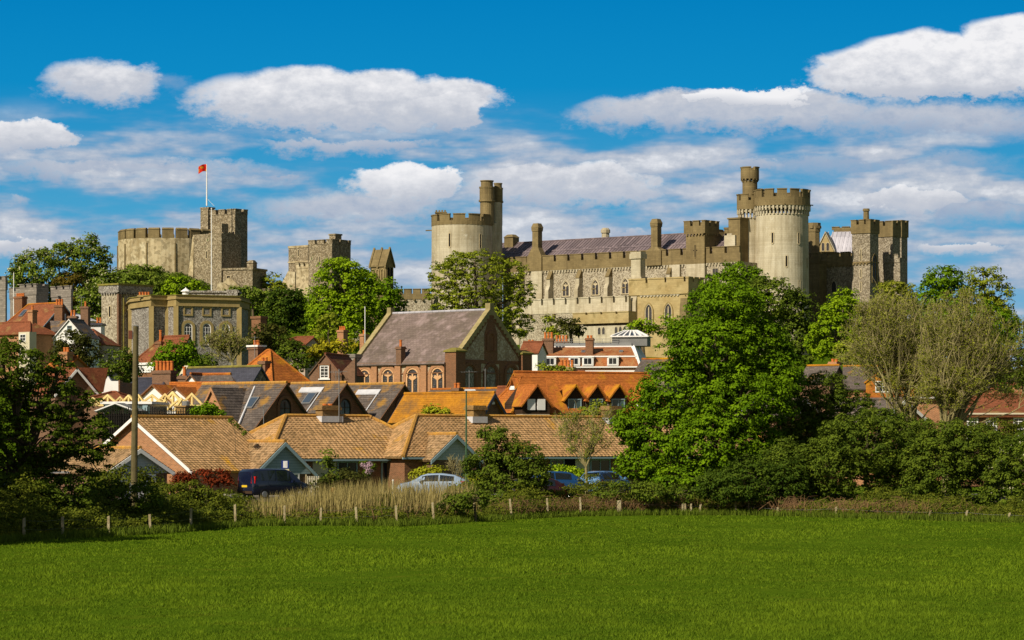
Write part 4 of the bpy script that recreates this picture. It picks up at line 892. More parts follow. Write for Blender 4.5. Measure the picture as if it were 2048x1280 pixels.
mb = MB(); sl_ = (zr - ze) / vm; a, b = f.u(714, 2.6), f.u(754, 2.6); mb.prism([(a - .3, 2.75, ze + sl_ * 2.75 + .06), (b, 2.75, ze + sl_ * 2.75 + .06), (b, 3.1, ze + sl_ * 3.1 + .06), (a - .3, 3.1, ze + sl_ * 3.1 + .06)], [(a - .3, 2.75, ze + sl_ * 2.75 + .16), (b, 2.75, ze + sl_ * 2.75 + .16), (b, 3.1, ze + sl_ * 3.1 + .16), (a - .3, 3.1, ze + sl_ * 3.1 + .16)]); mb.tube([(b - .1, 2.8, ze + sl_ * 2.8 + .1), (b + .0, 0, ze + .1)], .06, 5); mb.build('roof_flashing', M['flash'], t)

# --- lichened roof with dark barge boards
f = Fr(955, 224, -38, zb=1.0); z = f.z; t = fthing(f, 'tiled_house', 'house with bright lichened orange roof and dark edged gable behind the street lamp', 'house')
D = f.v(1012); ze = z(836); vm = D / 2; zr = z(786, 0, vm)
house(t, f.u(815, vm), 0, 0, D, ze, zr, 'x', M['brick_brown'], M['tile_gold'], oh=.3, og=.3, fine=(.2, 0, 0, .02), rmat=M['tile_gold'], barge=M['slate_blue'], bw=.34)
mb = MB(); mb.wbox(WR(0), vm - .18, vm + .18, z(808), z(803), 0, .15); mb.build('security_light', M['white'], t)

# --- half timbered house with orange tiles and dormers
f = Fr(1080, 232, 24, zb=1.0); z = f.z; t = fthing(f, 'timbered_house', 'dark timbered house with bright orange tiled roof and a row of gabled dormers', 'house')
uR = f.u(1330); Dd = 7.0; ze = z(816); vm = Dd / 2; x0 = 0
zr = z(745, x0, vm); sl_ = (zr - ze) / vm
house(t, -.3, uR, 0, Dd, ze, zr, 'x', M['wood_dark'], M['tile_or'], oh=.45, og=.35, fine=(.2, 0, 0, .02), rmat=M['tile_or'], barge=M['tile_or'], bw=.12)
# lower left wing with hip and gablet
xl = f.u(1030, .6); Dw = 5.6
house(t, xl, -.3, .6, Dw, ze, ze + (zr - ze) * .86, 'x', M['wood_dark'], M['tile_or'], oh=.4, og=.2, h0=1.6, fine=(.2, 0, 0, .02), rmat=M['tile_or'])
mb = MB(); g0 = xl + 1.1; yc = (.6 + Dw) / 2; zr = ze + (zr - ze) * .86 + .1; mb.prism([(g0, yc - 1.25, zr - 1.9), (g0, yc + 1.25, zr - 1.9), (g0, yc, zr - .15)], [(g0 + 1.4, yc - 1.25, zr - 1.9), (g0 + 1.4, yc + 1.25, zr - 1.9), (g0 + 1.4, yc, zr - .15)]); mb.build('gablet', M['wood_dark'], t)
for sg in (-1, 1): slab([(g0 - .25, yc, zr + .02), (g0 + 2.5, yc, zr + .02), (g0 + 2.5, yc + sg * 1.55, zr - 2.1), (g0 - .25, yc + sg * 1.55, zr - 2.1)], M['tile_or'], t)
zr = z(745, x0, vm)
def dormer(t, px, apy, wz0, wz1, w, proj, gm, lab=None, white=False, frm=None, dz=0):
    u = f.u(px, proj); zz = lambda p: z(p, u, proj)
    za = zz(apy); zei = zz(apy) - w * .60; ymax = (za - ze) / sl_
    mb = MB(); mb.prism([(u - w / 2, proj, ze - (.9 if white else .4)), (u + w / 2, proj, ze - (.9 if white else .4)), (u + w / 2, proj, zei), (u, proj, za), (u - w / 2, proj, zei)], [(u - w / 2, ymax, ze - .4), (u + w / 2, ymax, ze - .4), (u + w / 2, ymax, zei), (u, ymax, za), (u - w / 2, ymax, zei)])
    d = mb.build('dormer', gm, t)
    for sg in (-1, 1):
        P = [(u, proj - .35, za + .06), (u, ymax, za + .06), (u + sg * (w / 2 + .3), max(proj, (zei - .25 - ze) / sl_), zei - .28), (u + sg * (w / 2 + .3), proj - .35, zei - .28)]
        slab(P, M['tile_or'], d, 'dormer_roof', .1)
    window(d, WF(proj), u, zz(wz1), w * .72, zei - .1 - zz(wz1), 'rect', frm or M['wood_dark'], M['glass_teal'], .08, 2, 1, .06)
    mb = MB(); mb.box(u - w / 2 - .02, u - w / 2, proj + .1, proj + 1.2, ze, zei - .25); mb.build('cheek', M['white'], d)
    return d
for px in (1149, 1192, 1236, 1296): dormer(t, px, 770, 793, 820, 1.62, .0, M['wood_dark'], frm=M['bluegrey_trim'])
d = dormer(t, 1072, 770, 795, 820, 2.3, -1.2, M['wood_dark'], white=True, frm=M['wood_dark'])
u = f.u(1072, -1.22); mb = MB()
for k in (-1, 1): mb.box(u + k * .42 - .33, u + k * .42 + .33, -1.3, -1.21, z(820, u, -1.2), z(798, u, -1.2))
mb.build('white_panel', M['white'], d)
mb = MB(); mb.box(u - 1.15, u + 1.15, -1.25, 0, ze - 1.9, ze - .5); mb.build('bay_base', M['cream'], d)
slab([(f.u(1094), -.5, ze - .4), (f.u(1135), -.5, ze - .4), (f.u(1122), 1.2, ze + 2.2), (f.u(1106), 1.2, ze + 2.2)], M['tile_or'], t, 'porch_roof', .12)
chimney(t, f.u(1034, 3), 3, ze + 1, z(772, f.u(1034, 3), 3), .7, .7, M['white'], 1, .6)
f = Fr(1003, 240, -38, zb=1.0); z = f.z; t = fthing(f, 'small_house', 'small white gabled house with red roof squeezed beside the timbered house', 'house')
D = f.v(1028); house(t, f.u(985), 0, 0, D, z(800), z(775, 0, D / 2), 'x', M['white'], M['tile_red'], oh=.15, og=.1)

# --- mansard terrace
f = Fr(1062, 380, -9, zb=6); z = f.z; t = fthing(f, 'mansard_terrace', 'long terrace with red tiled mansard roof, white dormers and glass roof lantern', 'terraced building')
x1 = f.u(1278); yb = 10
mb = MB(); mb.box(0, x1, 0, yb, 0, z(735)); mb.build('wall', M['brick_mix'] if 'brick_mix' in M else M.setdefault('brick_mix', mkmat('pink_brick', (.34, .18, .11), (.28, .14, .085), .6, brick=(.225, .075, .01, (.3, .2, .14), .2))), t)
mb = MB(); mb.wbox(WF(0), 0, x1, z(747), z(741.5), 0, .15); mb.wbox(WF(0), -.1, x1 + .1, z(736), z(733.5), -.1, .35); mb.build('fascia', M['white'], t)
M['tile_mix'] = mkmat('streaked_clay_tile', (.36, .13, .045), (.24, .08, .03), .5, brick=(.18, .12, .006, (.1, .03, .015), .2), patch=[((.42, .28, .14), .8, .58, .68)], streak=((.40, .27, .12), .45))
slab([(0, -.1, z(734)), (x1, -.1, z(734)), (x1 - .5, .7, z(713)), (.5, .7, z(713))], M['tile_mix'], t)
mb = MB(); mb.box(.45, x1 - .45, .55, .8, z(714.5), z(712)); mb.build('roof_trim', M['white'], t)
slab([(.5, .72, z(712)), (x1 - .5, .72, z(712)), (x1 - 1.5, 4.2, z(692)), (1.5, 4.2, z(692))], M['tile_mix'], t)
mb = MB(); mb.box(1.4, x1 - 1.4, 4.1, 4.4, z(693.2), z(690.2)); mb.build('roof_trim', M['white'], t)
mb = MB(); mb.prism([(x1 - .1, 0, z(734)), (x1 - .1, yb, z(734)), (x1 - .6, yb, z(712)), (x1 - .6, .7, z(712))], [(x1 + .3, 0, z(734)), (x1 + .3, yb, z(734)), (x1 - .2, yb, z(712)), (x1 - .2, .7, z(712))]); mb.prism([(x1 - .6, .7, z(712)), (x1 - .6, yb, z(712)), (x1 - 1.5, yb, z(692)), (x1 - 1.5, 4.2, z(692))], [(x1 - .2, .7, z(712)), (x1 - .2, yb, z(712)), (x1 - 1.1, yb, z(689)), (x1 - 1.1, 4.2, z(689))]); mb.build('party_wall', M['white'], t)
mb = MB(); mb.box(0, .3, 0, yb, z(735), z(705)); mb.build('party_wall', M['white'], t)
mb = MB(); mb.prism([(1.5, 4.4, z(692)), (x1 - 1.5, 4.4, z(692)), (x1 - 1.5, 9.5, z(692)), (1.5, 9.5, z(692))], [(1.5, 5, z(683)), (x1 - 1.5, 5, z(683)), (x1 - 1.5, 9.5, z(681)), (1.5, 9.5, z(681))]); mb.build('flat_roof', M['slate_grey'] if 'slate_grey' in M else M.setdefault('slate_grey', mkmat('grey_roof_felt', (.20, .20, .19), (.15, .15, .15), .6)), t)
for px in (1101, 1149, 1176, 1226):
    u = f.u(px); mb = MB(); mb.box(u - .72, u + .72, -.25, .7, z(732), z(715)); mb.box(u - .85, u + .85, -.35, .7, z(715), z(713.6)); dm = mb.build('dormer', M['white'], t)
    window(dm, WF(-.25), u, z(730.5), 1.15, .95, 'rect', M['white'], M['glass'], .1, 2, 1, .05)
for px in (1090, 1162, 1238): u = f.u(px); skylight(t, u, 2, .5, .5, z(712) - .72 * .36, .36)
chimney(t, f.u(1092), 2.2, z(712), z(676), 1.3, 1.1, M['brick_brown'], 3, .8)
chimney(t, f.u(1176), 1.6, z(712), z(676), .95, 1.1, M['brick'], 2, .35)
chimney(t, f.u(1110), 6, z(690), z(680), 1.8, 1., M['brick_brown'], 4, .8)
mb = MB()
for k in range(9): x = 2.5 + k * 1.0; mb.tube([(x, 4.8, z(690)), (x, 4.8, z(676))], .03, 4)
for q in (676, 681): mb.tube([(2.5, 4.8, z(q)), (10.5, 4.8, z(q))], .03, 4)
mb.build('roof_railing', M['metal'], t)
u0, u1 = f.u(1226, 6), f.u(1296, 6); mb = MB(); mb.box(u0, u1, 5, 9, z(690), z(671)); lan = mb.build('roof_lantern', M['slate_grey'], t)
mb = MB(); mb.prism([(u0 - .1, 4.9, z(671)), (u1 + .1, 4.9, z(671)), (u1 + .1, 9.1, z(671)), (u0 - .1, 9.1, z(671))], [(u0 + 1.5, 6.8, z(659)), (u1 - 1.5, 6.8, z(659)), (u1 - 1.5, 7.2, z(659)), (u0 + 1.5, 7.2, z(659))]); mb.build('lantern_glass', M['glass_sky'], lan)
mb = MB(); mb.box(u0 - .25, u1 + .25, 4.75, 9.25, z(671.6), z(670.4)); mb.build('lantern_rim', M['white'], lan)
mb = MB(); W4 = [(u0 - .1, 4.9), (u1 + .1, 4.9)]
for k in range(7):
    s = k / 6; a = (u0 - .1 + (u1 - u0 + .2) * s, 4.85, z(671) + .05); b = (u0 + 1.5 + (u1 - u0 - 3) * s, 6.75, z(659) + .06); mb.tube([a, b], .13, 4)
mb.tube([(u0 - .1, 4.85, z(671)), (u1 + .1, 4.85, z(671))], .12, 4); mb.tube([(u0 + 1.5, 6.8, z(658.5)), (u1 - 1.5, 6.8, z(658.5))], .12, 4); mb.tube([(u0 - .1, 4.85, z(671)), (u0 - .1, 9.1, z(671))], .12, 4); mb.tube([(u0 - .1, 9.1, z(671)), (u0 + 1.5, 7, z(659))], .1, 4)
mb.build('glazing_bars', M['white'], lan)
# small white rendered house left of the terrace
f = Fr(1075, 372, -20, zb=6); z = f.z; t = fthing(f, 'white_house', 'white rendered house end with short red roof between the chapel and the mansard terrace', 'house')
house(t, f.u(1040), 0, 0, 3.4, z(704), z(684, 0, 1.7), 'x', M['white'], M['tile_red'], oh=.2); chimney(t, f.u(1062, 2), 2, z(700), z(688), .9, .8, M['cream'], 2, .6)
f = Fr(1120, 300, -20, zb=4); z = f.z; t = fthing(f, 'low_brick_house', 'low brown brick roofline with golden stone chimney in front of the mansard terrace', 'house')
house(t, f.u(1060), f.u(1150), 0, 5, z(752), z(744, 0, 2.5), 'x', M['brick_brown'], M['tile_red'], oh=.2); chimney(t, f.u(1134, 2), 2, z(760), z(733), 1.5, 1., M['gold_trim'], 4, .7)
f = Fr(1330, 330, -20, zb=4); z = f.z; t = fthing(f, 'stone_roofed_house', 'house with rough grey roof beside the big green tree, right of the mansard terrace', 'house')
house(t, f.u(1268), 0, 0, 7, z(748), z(718, 0, 3.5), 'x', M['flint'], M['slate'], oh=.2, rmat=M['tile_or'])

# --- cottage with white sash window
f = Fr(683, 300, -16, zb=4); z = f.z; t = fthing(f, 'brown_brick_cottage', 'brown brick cottage gable with a white sash window left of the chapel', 'cottage')
uL = f.u(619); ze = z(747); um = uL / 2; zr = z(708, um)
house(t, uL, 0, 0, 7, ze, zr, 'y', M['brick_brown'], M['tile_red'], oh=.1, og=.1, fine=(.2, 0, 0, .02), barge=M['brick_brown'], bw=.1)
window(t, WF(0), f.u(649), z(757), 1.0, z(730) - z(757), 'rect', M['white'], M['glass'], .13, 2, 4, .07, M['brick'], .12, sill=M['white'])
mb = MB(); x1 = f.u(708); mb.box(0, x1, .3, .9, 0, z(742)); mb.prism([(0, .3, z(742)), (x1, .3, z(742)), (x1, .3, z(716))], [(0, .9, z(742)), (x1, .9, z(742)), (x1, .9, z(716))]); mb.build('side_wall', M['brick_brown'], t)
antenna(t, f.u(672, -.5), -.5, z(760), z(742), 1.2, 6)

# --- orange pyramid roof house
f = Fr(545, 283, -42, zb=3); z = f.z; t = fthing(f, 'pyramid_roofed_house', 'house with steep orange pyramid roof and a white capped brick chimney', 'house')
uL = f.u(462); D = f.v(613); ze = z(757); h = min(-uL, D) / 2
house(t, uL, 0, 0, D, ze, z(701, uL / 2, D / 2), 'x', M['brick_brown'], M['tile_or'], oh=.3, h0=-uL / 2 - .2, h1=-uL / 2 - .2, fine=(.22, 0, 0, .02), rmat=M['tile_or'])
u = f.u(513, 2.2); c = chimney(t, u, 2.2, ze, z(693, u, 2.2), 1.3, .9, M['brick_brown'], 2, .6); mb = MB(); mb.box(u - .8, u + .8, 1.6, 2.8, z(694, u, 2.2), z(690.5, u, 2.2)); mb.build('white_cap', M['white'], c)
antenna(t, u + .4, 1.6, z(720, u, 2), z(672, u, 2), .9, 4)
u = f.u(529, .7); chimney(t, u, .7, ze - .5, z(722, u, .7), .9, .7, M['brick_brown'], 2, .35)

# --- dark slate roofs, white gable
f = Fr(500, 262, -40, zb=2.5); z = f.z; t = fthing(f, 'slate_hall', 'long building with smooth dark blue slate roof and stone gable', 'building')
D = f.v(541); zr = z(733, 0, D / 2); house(t, f.u(372, 1), 0, 0, D, z(768), zr, 'x', M['flint'], M['slate_blue'], oh=.25, og=.2, rmat=M['lichen']); xb = f.u(372, 1)
slab([(xb - .5, 0, z(768) + .2), (xb, 0, z(768) + .2), (xb, D / 2, zr + .25), (xb - .5, D / 2, zr + .25)], M['cream'], t, 'verge_coping', .2)
f = Fr(400, 250, -30, zb=2.5); z = f.z; t = fthing(f, 'white_gabled_house', 'small house with white triangular gable edged in red and a grey slate roof', 'house')
uL = f.u(366); house(t, uL, 0, 0, 5.5, z(768), z(748, uL / 2), 'y', M['white'], M['slate'], oh=.15, og=.15, barge=M['brick'], bw=.15, rmat=M['tile_or'])
slab([(uL / 2, 1.5, z(749, uL / 2)), (f.u(462, 1.5), 1.5, z(749, uL / 2)), (f.u(474, 0), -.3, z(770)), (.1, -.3, z(770))], M['slate'], t)
ridge([(uL / 2, 1.5, z(748, uL / 2)), (f.u(462, 1.5), 1.5, z(748, uL / 2))], M['tile_or'], t)
f = Fr(325, 264, -25, zb=2.5); z = f.z; t = fthing(f, 'slate_roofed_house', 'low dark slate roof behind the telegraph pole, ending at a five pot chimney', 'house')
house(t, f.u(232), 0, 0, 7, z(790), z(757, 0, 3.5), 'x', M['brick_brown'], M['slate_blue'], oh=.2, h1=2.); u = f.u(329, 3)
chimney(t, u, 3, z(775), z(741, u, 3), 1.9, 1.1, M['brick_brown'], 5, .85)
chimney(t, f.u(369, 3), 3, z(775), z(750), .9, .7, M['brick_brown'], 1, .8)
f = Fr(237, 254, -10, zb=2.5); z = f.z; t = fthing(f, 'stepped_gable_house', 'white shaped gable with a pointed crest beside a red tiled roof', 'house')
W = WF(0); mb = MB(); a, b = f.u(204), 0; c = f.u(216); mb.wprism(W, [(a, 0), (b, 0), (b, z(762)), (f.u(222), z(762)), (c, z(752)), (f.u(210), z(762)), (a, z(762))], -.35, 0); mb.build('gable', M['white'], t)
mb = MB(); mb.wprism(W, [(b, z(783)), (b + .12, z(783)), (b + .12, z(760)), (b, z(760))], -.35, .05); mb.build('red_trim', M['brick'], t)
mb = MB(); mb.box(a + .1, b - .1, .35, 5, 0, z(764)); mb.build('wall', M['brick_brown'], t)
f = Fr(192, 250, 33, zb=2.5); z = f.z; t = fthing(f, 'red_roofed_house', 'dark gable with white barge board and red tiles beside the left tree', 'house')
uL = f.u(110); house(t, uL, 0, 0, 5, z(785), z(736, uL / 2), 'y', M['brick_brown'], M['tile_red'], oh=.2, og=.3, barge=M['white'], bw=.28, fine=(.2, 0, 0, .02))
slab([(uL / 2, 0, z(735, uL / 2)), (f.u(198, 2), 0.2, z(735)), (f.u(206), -.1, z(784)), (.2, -.1, z(784))], M['tile_red'], t)

# --- orange roofs with white gables and new timber trusses
f = Fr(337, 240, -22, zb=1.5); z = f.z; t = fthing(f, 'white_gable_extension', 'orange tiled roof with two white front gables rising behind bare new timber trusses', 'house')
x0, x1 = f.u(262), f.u(418); house(t, x0 + 1.5, x1, 1.2, 7, z(800), z(767, 0, 4), 'x', M['cream'], M['tile_or'], oh=.2, rmat=M['tile_or'])
for px, ap in ((307, 768), (352, 773)):
    u = f.u(px); w = 1.75 if px < 320 else 1.55; house(t, u - w, u + w, 0, 4, z(804), z(ap), 'y', M['white'], M['tile_or'], oh=.15, og=.2, barge=M['brick'], bw=.12, rid=0)
f = Fr(212, 246, -12, zb=1.5); z = f.z; t = fthing(f, 'low_red_roof', 'low brown red tiled roof behind the left group of timber trusses', 'house')
house(t, f.u(160), f.u(238), 1, 6, z(800), z(785, 0, 3.5), 'x', M['brick_brown'], M['tile_red'], oh=.2, h0=1.5, h1=1.5)
# trusses: two rafters, tie and king post each
TR = [(176, 796, 17), (216, 788, 22), (186, 794, 18), (240, 792, 15), (258, 789, 20), (278, 788, 14), (304, 788, 24), (322, 795, 17), (346, 782, 24), (362, 795, 18), (384, 785, 20), (330, 786, 20)]
tr0 = None
for i, (px, ap, hw) in enumerate(TR):
    Y = 236 + (i % 3) * .9; f = Fr(px, Y, -22, zb=Z(812, Y)); lab = ('bare timber roof truss in the left hand group by the low red roof' if px < 250 else 'bare timber roof truss in the right hand group before the white gables')
    if tr0 is None:
        t = thing('roof_truss', lab, 'roof truss', group='new timber roof trusses'); tr0 = t
        for sg in (-1, 1): mb = MB(); mb.prism([(sg * .62, -.09, 0), (sg * .80, -.09, 0), (sg * .0, -.09, 1.0), (sg * .0, -.09, .80)], [(sg * .62, .09, 0), (sg * .80, .09, 0), (0, .09, 1.0), (0, .09, .80)]); mb.build('rafter', M['timber'], t)
        mb = MB(); mb.box(-.6, .6, -.07, .07, .0, .09); mb.build('tie_beam', M['timber'], t)
        mb = MB(); mb.box(-.05, .05, -.06, .06, .09, .82); mb.build('king_post', M['timber'], t)
    else: t = copy_tree(tr0)
    t['label'] = lab; t.location = (f.ox, f.oy, f.zb); s = hw * 1.12 / F * Y / .66; t.rotation_euler = (0, 0, R(-22 + (i % 4) * 9)); t.scale = (s, 1.6, f.z(ap))
for i, (px, py) in enumerate(((313, 806), (346, 803), (330, 812))):   # props below
    Y = 235; f = Fr(px, Y, -22, zb=Z(822, Y)); t = thing('timber_brace', ['left', 'right', 'lowest'][i] + ' of the three V shaped timber braces under the trusses', 'timber brace', (f.ox, f.oy, f.zb), f.a, 'timber braces under the trusses')
    for sg in (-1, 1): mb = MB(); h = f.z(py - 4); mb.prism([(0, -.1, 0), (sg * .2, -.1, 0), (sg * .85, -.1, h), (sg * .62, -.1, h)], [(0, .1, 0), (sg * .2, .1, 0), (sg * .85, .1, h), (sg * .62, .1, h)]); mb.build('strut', M['timber'], t)
f = Fr(300, 228, -8, zb=1.2); z = f.z; t = fthing(f, 'flat_roofed_shed', 'low flat roofed outbuilding with white fascia and a pale slate gable under the trusses', 'outbuilding')
x0 = f.u(207); mb = MB(); mb.box(x0, 0, 0, 5, 0, z(808)); mb.build('wall', M['glass_teal'], t); mb = MB(); mb.box(x0 - .2, .2, -.2, 5, z(808), z(803)); mb.build('fascia', M['white'], t)
for k in range(5): mb = MB(); u = x0 + (k + .5) * (-x0) / 5; mb.wbox(WF(0), u - .2, u + .2, 0, z(808.3), 0, .08); mb.build('post', M['bluegrey_trim'], t)
u = f.u(232, -2); slab([(u - 1.6, -2.2, z(822)), (u, -2.2, z(806)), (u + .2, .5, z(806)), (u - 1.2, .5, z(822))], M['slate_grey'], t); slab([(u + 1.6, -2.2, z(822)), (u, -2.2, z(806)), (u + .2, .5, z(806)), (u + 2.0, .5, z(822))], M['slate_grey'], t)
for sg in (-1, 1): mb = MB(); mb.prism([(u, -2.26, z(806)), (u + sg * 1.65, -2.26, z(822)), (u + sg * 1.45, -2.26, z(822.5)), (u, -2.26, z(808.5))], [(u, -2.2, z(806)), (u + sg * 1.65, -2.2, z(822)), (u + sg * 1.45, -2.2, z(822.5)), (u, -2.2, z(808.5))]); mb.build('bargeboard', M['white'], t)
f = Fr(205, 222, -4, zb=.9); z = f.z; t = fthing(f, 'trellis_fence', 'black arched trellis fence in front of the timber trusses', 'fence')
for k in range(5):
    L = f.u(395) / 5; mb = MB(); x = k * L
    for q in range(9): xx = x + L * q / 8; hh = .35 * math.sin(math.pi * q / 8); mb.box(xx - .03, xx + .03, -.03, .03, 0, z(822) + hh)
    for q in range(5): zz_ = z(822) - .05 - q * .28; mb.box(x, x + L, -.02, .02, zz_ - .03, zz_ + .01)
    mb.box(x, x + L, .03, .06, 0, z(827)); mb.build('panel', M['black'], t)
f = Fr(372, 226, -38, zb=1); z = f.z; t = fthing(f, 'brick_chimney_stack', 'squat lichened brick stack with a grey cowl right of the timber trusses', 'chimney')
mb = MB(); mb.box(-1.1, 0, 0, 1, 0, z(812)); mb.box(-1.2, .1, -.1, 1.1, z(814), z(811)); mb.build('stack', M['gold_brick'] if 'gold_brick' in M else M.setdefault('gold_brick', mkmat('lichened_brick', (.30, .17, .04), (.20, .11, .04), 1., brick=(.225, .075, .01, (.25, .18, .1), .3))), t)
mb = MB(); mb.cyl(-.5, .5, z(811), z(802), .3, .3, 10); mb.build('cowl', M['metal'], t)

# --- chimney with tall aerial in front of the middle gable, and two more on the bungalow roofs come with the bungalows
# --- brown roofed house
f = Fr(356, 350, -40, zb=8); z = f.z; t = fthing(f, 'brown_roofed_house', 'house with brown tiled roof and dark red gable below the octagonal flint building', 'house')
D = f.v(398); uL = f.u(272); ze = z(716); house(t, uL, 0, 0, D, ze, z(672, 0, D / 2), 'x', M['brick'], M['tile_red'], oh=.3, og=.2, h0=3.0, barge=M['wood_dark'], bw=.2, fine=(.25, 0, 0, .02))
mb = MB(); mb.wbox(WF(-.35), uL, -4, ze - .7, ze - .45, -.1, 0); mb.wbox(WF(-.1), uL, -4, ze - 1.6, ze - .7, 0, .05); mb.build('fascia', M['white'], t)
window(t, WR(0), D * .5, z(708), 1.6, .8, 'rect', M['white'], M['glass'], .1, 3, 1, .06)
mb = MB(); mb.wbox(WR(0), D / 2 - .2, D / 2 + .2, z(684), z(680), 0, .1); mb.build('vent', M['white'], t)
u = f.u(321, 1.2); chimney(t, u, 1.2, ze, z(683, u, 1.2), 1.0, .8, M['brick'], 1, 1.35)
slab([(f.u(235, -1), -1, z(735)), (f.u(268, -1), -1, z(735)), (f.u(268, 1), 1, z(712)), (f.u(262, 1), 1, z(714))], M['tile_red'], t, 'side_roof')

# --- octagonal flint building
PL = [(258, 441), (262, 436), (303, 428), (335, 429.6), (352, 427), (478, 431), (497, 440), (497, 460), (258, 460)]
f = Fr(303, 428, 0, zb=14); z = f.z; t = fthing(f, 'flint_library', 'faceted flint building with golden cornice and white arched windows', 'building')
pl = [(X(p, Y) - f.ox, Y - f.oy) for p, Y in PL]; ztop = z(600)
mb = MB(); mb.extr(pl, 0, z(611)); mb.build('wall', M['flint_grey'], t)
def off(pl, d):
    cx = sum(p[0] for p in pl) / len(pl); cy = sum(p[1] for p in pl) / len(pl)
    return [(x + (x - cx) / math.hypot(x - cx, y - cy) * d, y + (y - cy) / math.hypot(x - cx, y - cy) * d) for x, y in pl]
mb = MB(); mb.extr(off(pl, .15), z(611), z(599)); mb.extr(off(pl, .45), z(599), z(596)); mb.extr(off(pl, .3), z(612.5), z(611)); mb.extr(off(pl, .2), z(596), z(591)); mb.build('cornice', M['gold_trim'], t)
mb = MB(); mb.extr(off(pl, .35), z(591), z(589.5)); mb.build('coping', M['lichen'], t)
for k in range(1, 7):
    p = off(pl, .05)[k]; mb = MB(); mb.box(p[0] - .35, p[0] + .35, p[1] - .2, p[1] + .4, 0, z(612.6)); mb.build('quoin', M['gold_trim'], t)
W, L = WP(pl[4], pl[5])
for k, px in enumerate((376, 413, 451)):
    s = L * (px - 352) / 126
    window(t, W, s, z(690), 1.25, z(646) - z(690), 'round', M['white'], M['glass'], .12, 3, 5, .06, M['gold_trim'], .4)
    window(t, W, s, z(629), 1.0, .95, 'rect', M['gold_trim'], M['flint_grey'], .05, 1, 1, .06, M['gold_trim'], .2)
chimney(t, pl[2][0] - 1.4, 3, z(592), z(588), 1.8, .8, M['gold_trim'], 4, .45)
mb = MB(); a, b = X(384, 440) - f.ox, X(478, 440) - f.ox; mb.box(a, b, 10, 14, z(592), z(578)); mb.box(a - .2, b + .2, 9.8, 14.2, z(578), z(574)); mb.box(b - 1.6, b, 9.7, 12, z(592), z(572)); mb.build('upper_stage', M['flint_grey'], t)
cx_ = X(373, 436) - f.ox; mb = MB(); mb.cyl(cx_, 7, z(592), z(578), .5, .5, 8); mb.cyl(cx_, 7, z(578), z(576), .75, .65, 8); mb.cyl(cx_, 7, z(576), z(571), .6, .08, 8); mb.cyl(cx_, 7, z(571), z(569), .06, .06, 6); mb.build('cupola', M['white'], t)

# --- flint stair tower
f = Fr(237, 446, -38.4, zb=13); z = f.z; t = fthing(f, 'flint_tower', 'tall narrow flint tower with overhanging mossy cornice and brick corner', 'tower')
uL = f.u(203); D = f.v(300); mb = MB(); mb.box(uL, 0, 0, D, 0, z(586)); mb.build('wall', M['flint_far'], t)
mb = MB(); mb.box(uL - .3, .3, -.3, D + .3, z(584), z(570)); mb.build('parapet', M['flint_grey'], t)
mb = MB(); mb.box(uL - .45, .45, -.45, D + .45, z(570), z(566.5)); mb.build('coping', M['lichen'], t)
mb = MB(); corbels(mb, WF(0), uL, 0, z(588), z(584), .25, .3, .28); corbels(mb, WR(0), 0, D, z(588), z(584), .25, .3, .28); mb.build('corbel_table', M['flint_grey'], t)
mb = MB(); mb.box(-.3, .05, -.05, .5, 0, z(588)); mb.build('quoin', M['brick_brown'], t)
slit(t, WF(0), f.u(220), z(633), .35, z(612) - z(633)); mb = MB(); mb.tube([(.15, .9, 0), (.15, .9, z(588))], .13, 6); mb.build('downpipe', M['lichen'], t)

# --- left cluster of roofs
f = Fr(84, 410, -40, zb=12); z = f.z; t = fthing(f, 'red_gabled_house', 'large red roofed house with blue skylight and dark red gable at far left', 'house')
D = f.v(105); D = 7.; uL = f.u(4); ze = z(652); zr = z(606, 0, D / 2)
house(t, uL, 0, 0, D, ze, zr, 'x', M['brick'], M['tile_red'], oh=.3, og=.3, h0=1.5, barge=M['bluegrey_trim'], bw=.22, rmat=M['tile_or'])
mb = MB(); v = D * .4; mb.box(0, .8, v - .8, v + .8, z(644), z(626)); mb.prism([(0, v - .3, z(650)), (.2, v - .3, z(650)), (.2, v + .3, z(650)), (0, v + .3, z(650))], [(0, v - .8, z(644)), (.8, v - .8, z(644)), (.8, v + .8, z(644)), (0, v + .8, z(644))]); ori = mb.build('oriel', M['white'], t)
window(ori, WF(v - .8), .4, z(642), .55, 1., 'rect', M['white'], M['glass'], .07, 1, 2, .05); window(ori, WR(.8), v, z(642), 1.2, 1., 'rect', M['white'], M['glass'], .07, 2, 2, .05)
skylight(t, f.u(40, 1.5), 1.6, .8, 1.0, ze, (zr - ze) / (D / 2))
u = f.u(41, 3.2); chimney(t, u, 3.2, zr - 1.2, z(593, u, 3.2), 1.7, .9, M['brick'], 4, .45)
f = Fr(61, 400, -40, zb=12); z = f.z; t = fthing(f, 'hipped_brown_house', 'lower house with mottled brown hipped roof and bay window at far left edge', 'house')
D = f.v(86) + 2; uL = f.u(-25); ze = z(664); house(t, uL, 0, 0, D, ze, z(643, 0, D / 2), 'x', M['brick_or'], M['tile_red'], oh=.35, h1=2.5)
mb = MB(); mb.box(-1.6, .6, -.7, .5, 0, z(664)); mb.build('bay', M['cream'], t); window(t, WF(-.7), -.7, z(683), 1.2, 1., 'rect', M['white'], M['glass'], .1, 2, 2, .05)
u = f.u(65, 2.5); chimney(t, u, 2.5, ze, z(620, u, 2.5), .95, .85, M['brick_or'], 1, .6)
f = Fr(170, 402, -14, zb=12); z = f.z; t = fthing(f, 'white_gabled_cottage', 'cottage with pale blue white gable, one dark window and grey roof behind the dark yew', 'cottage')
uL = f.u(107); house(t, uL, 0, 0, 5, z(674), z(638, uL / 2), 'y', M['white'], M['slate'], oh=.1, og=.15, barge=M['white'], bw=.15, rid=.1)
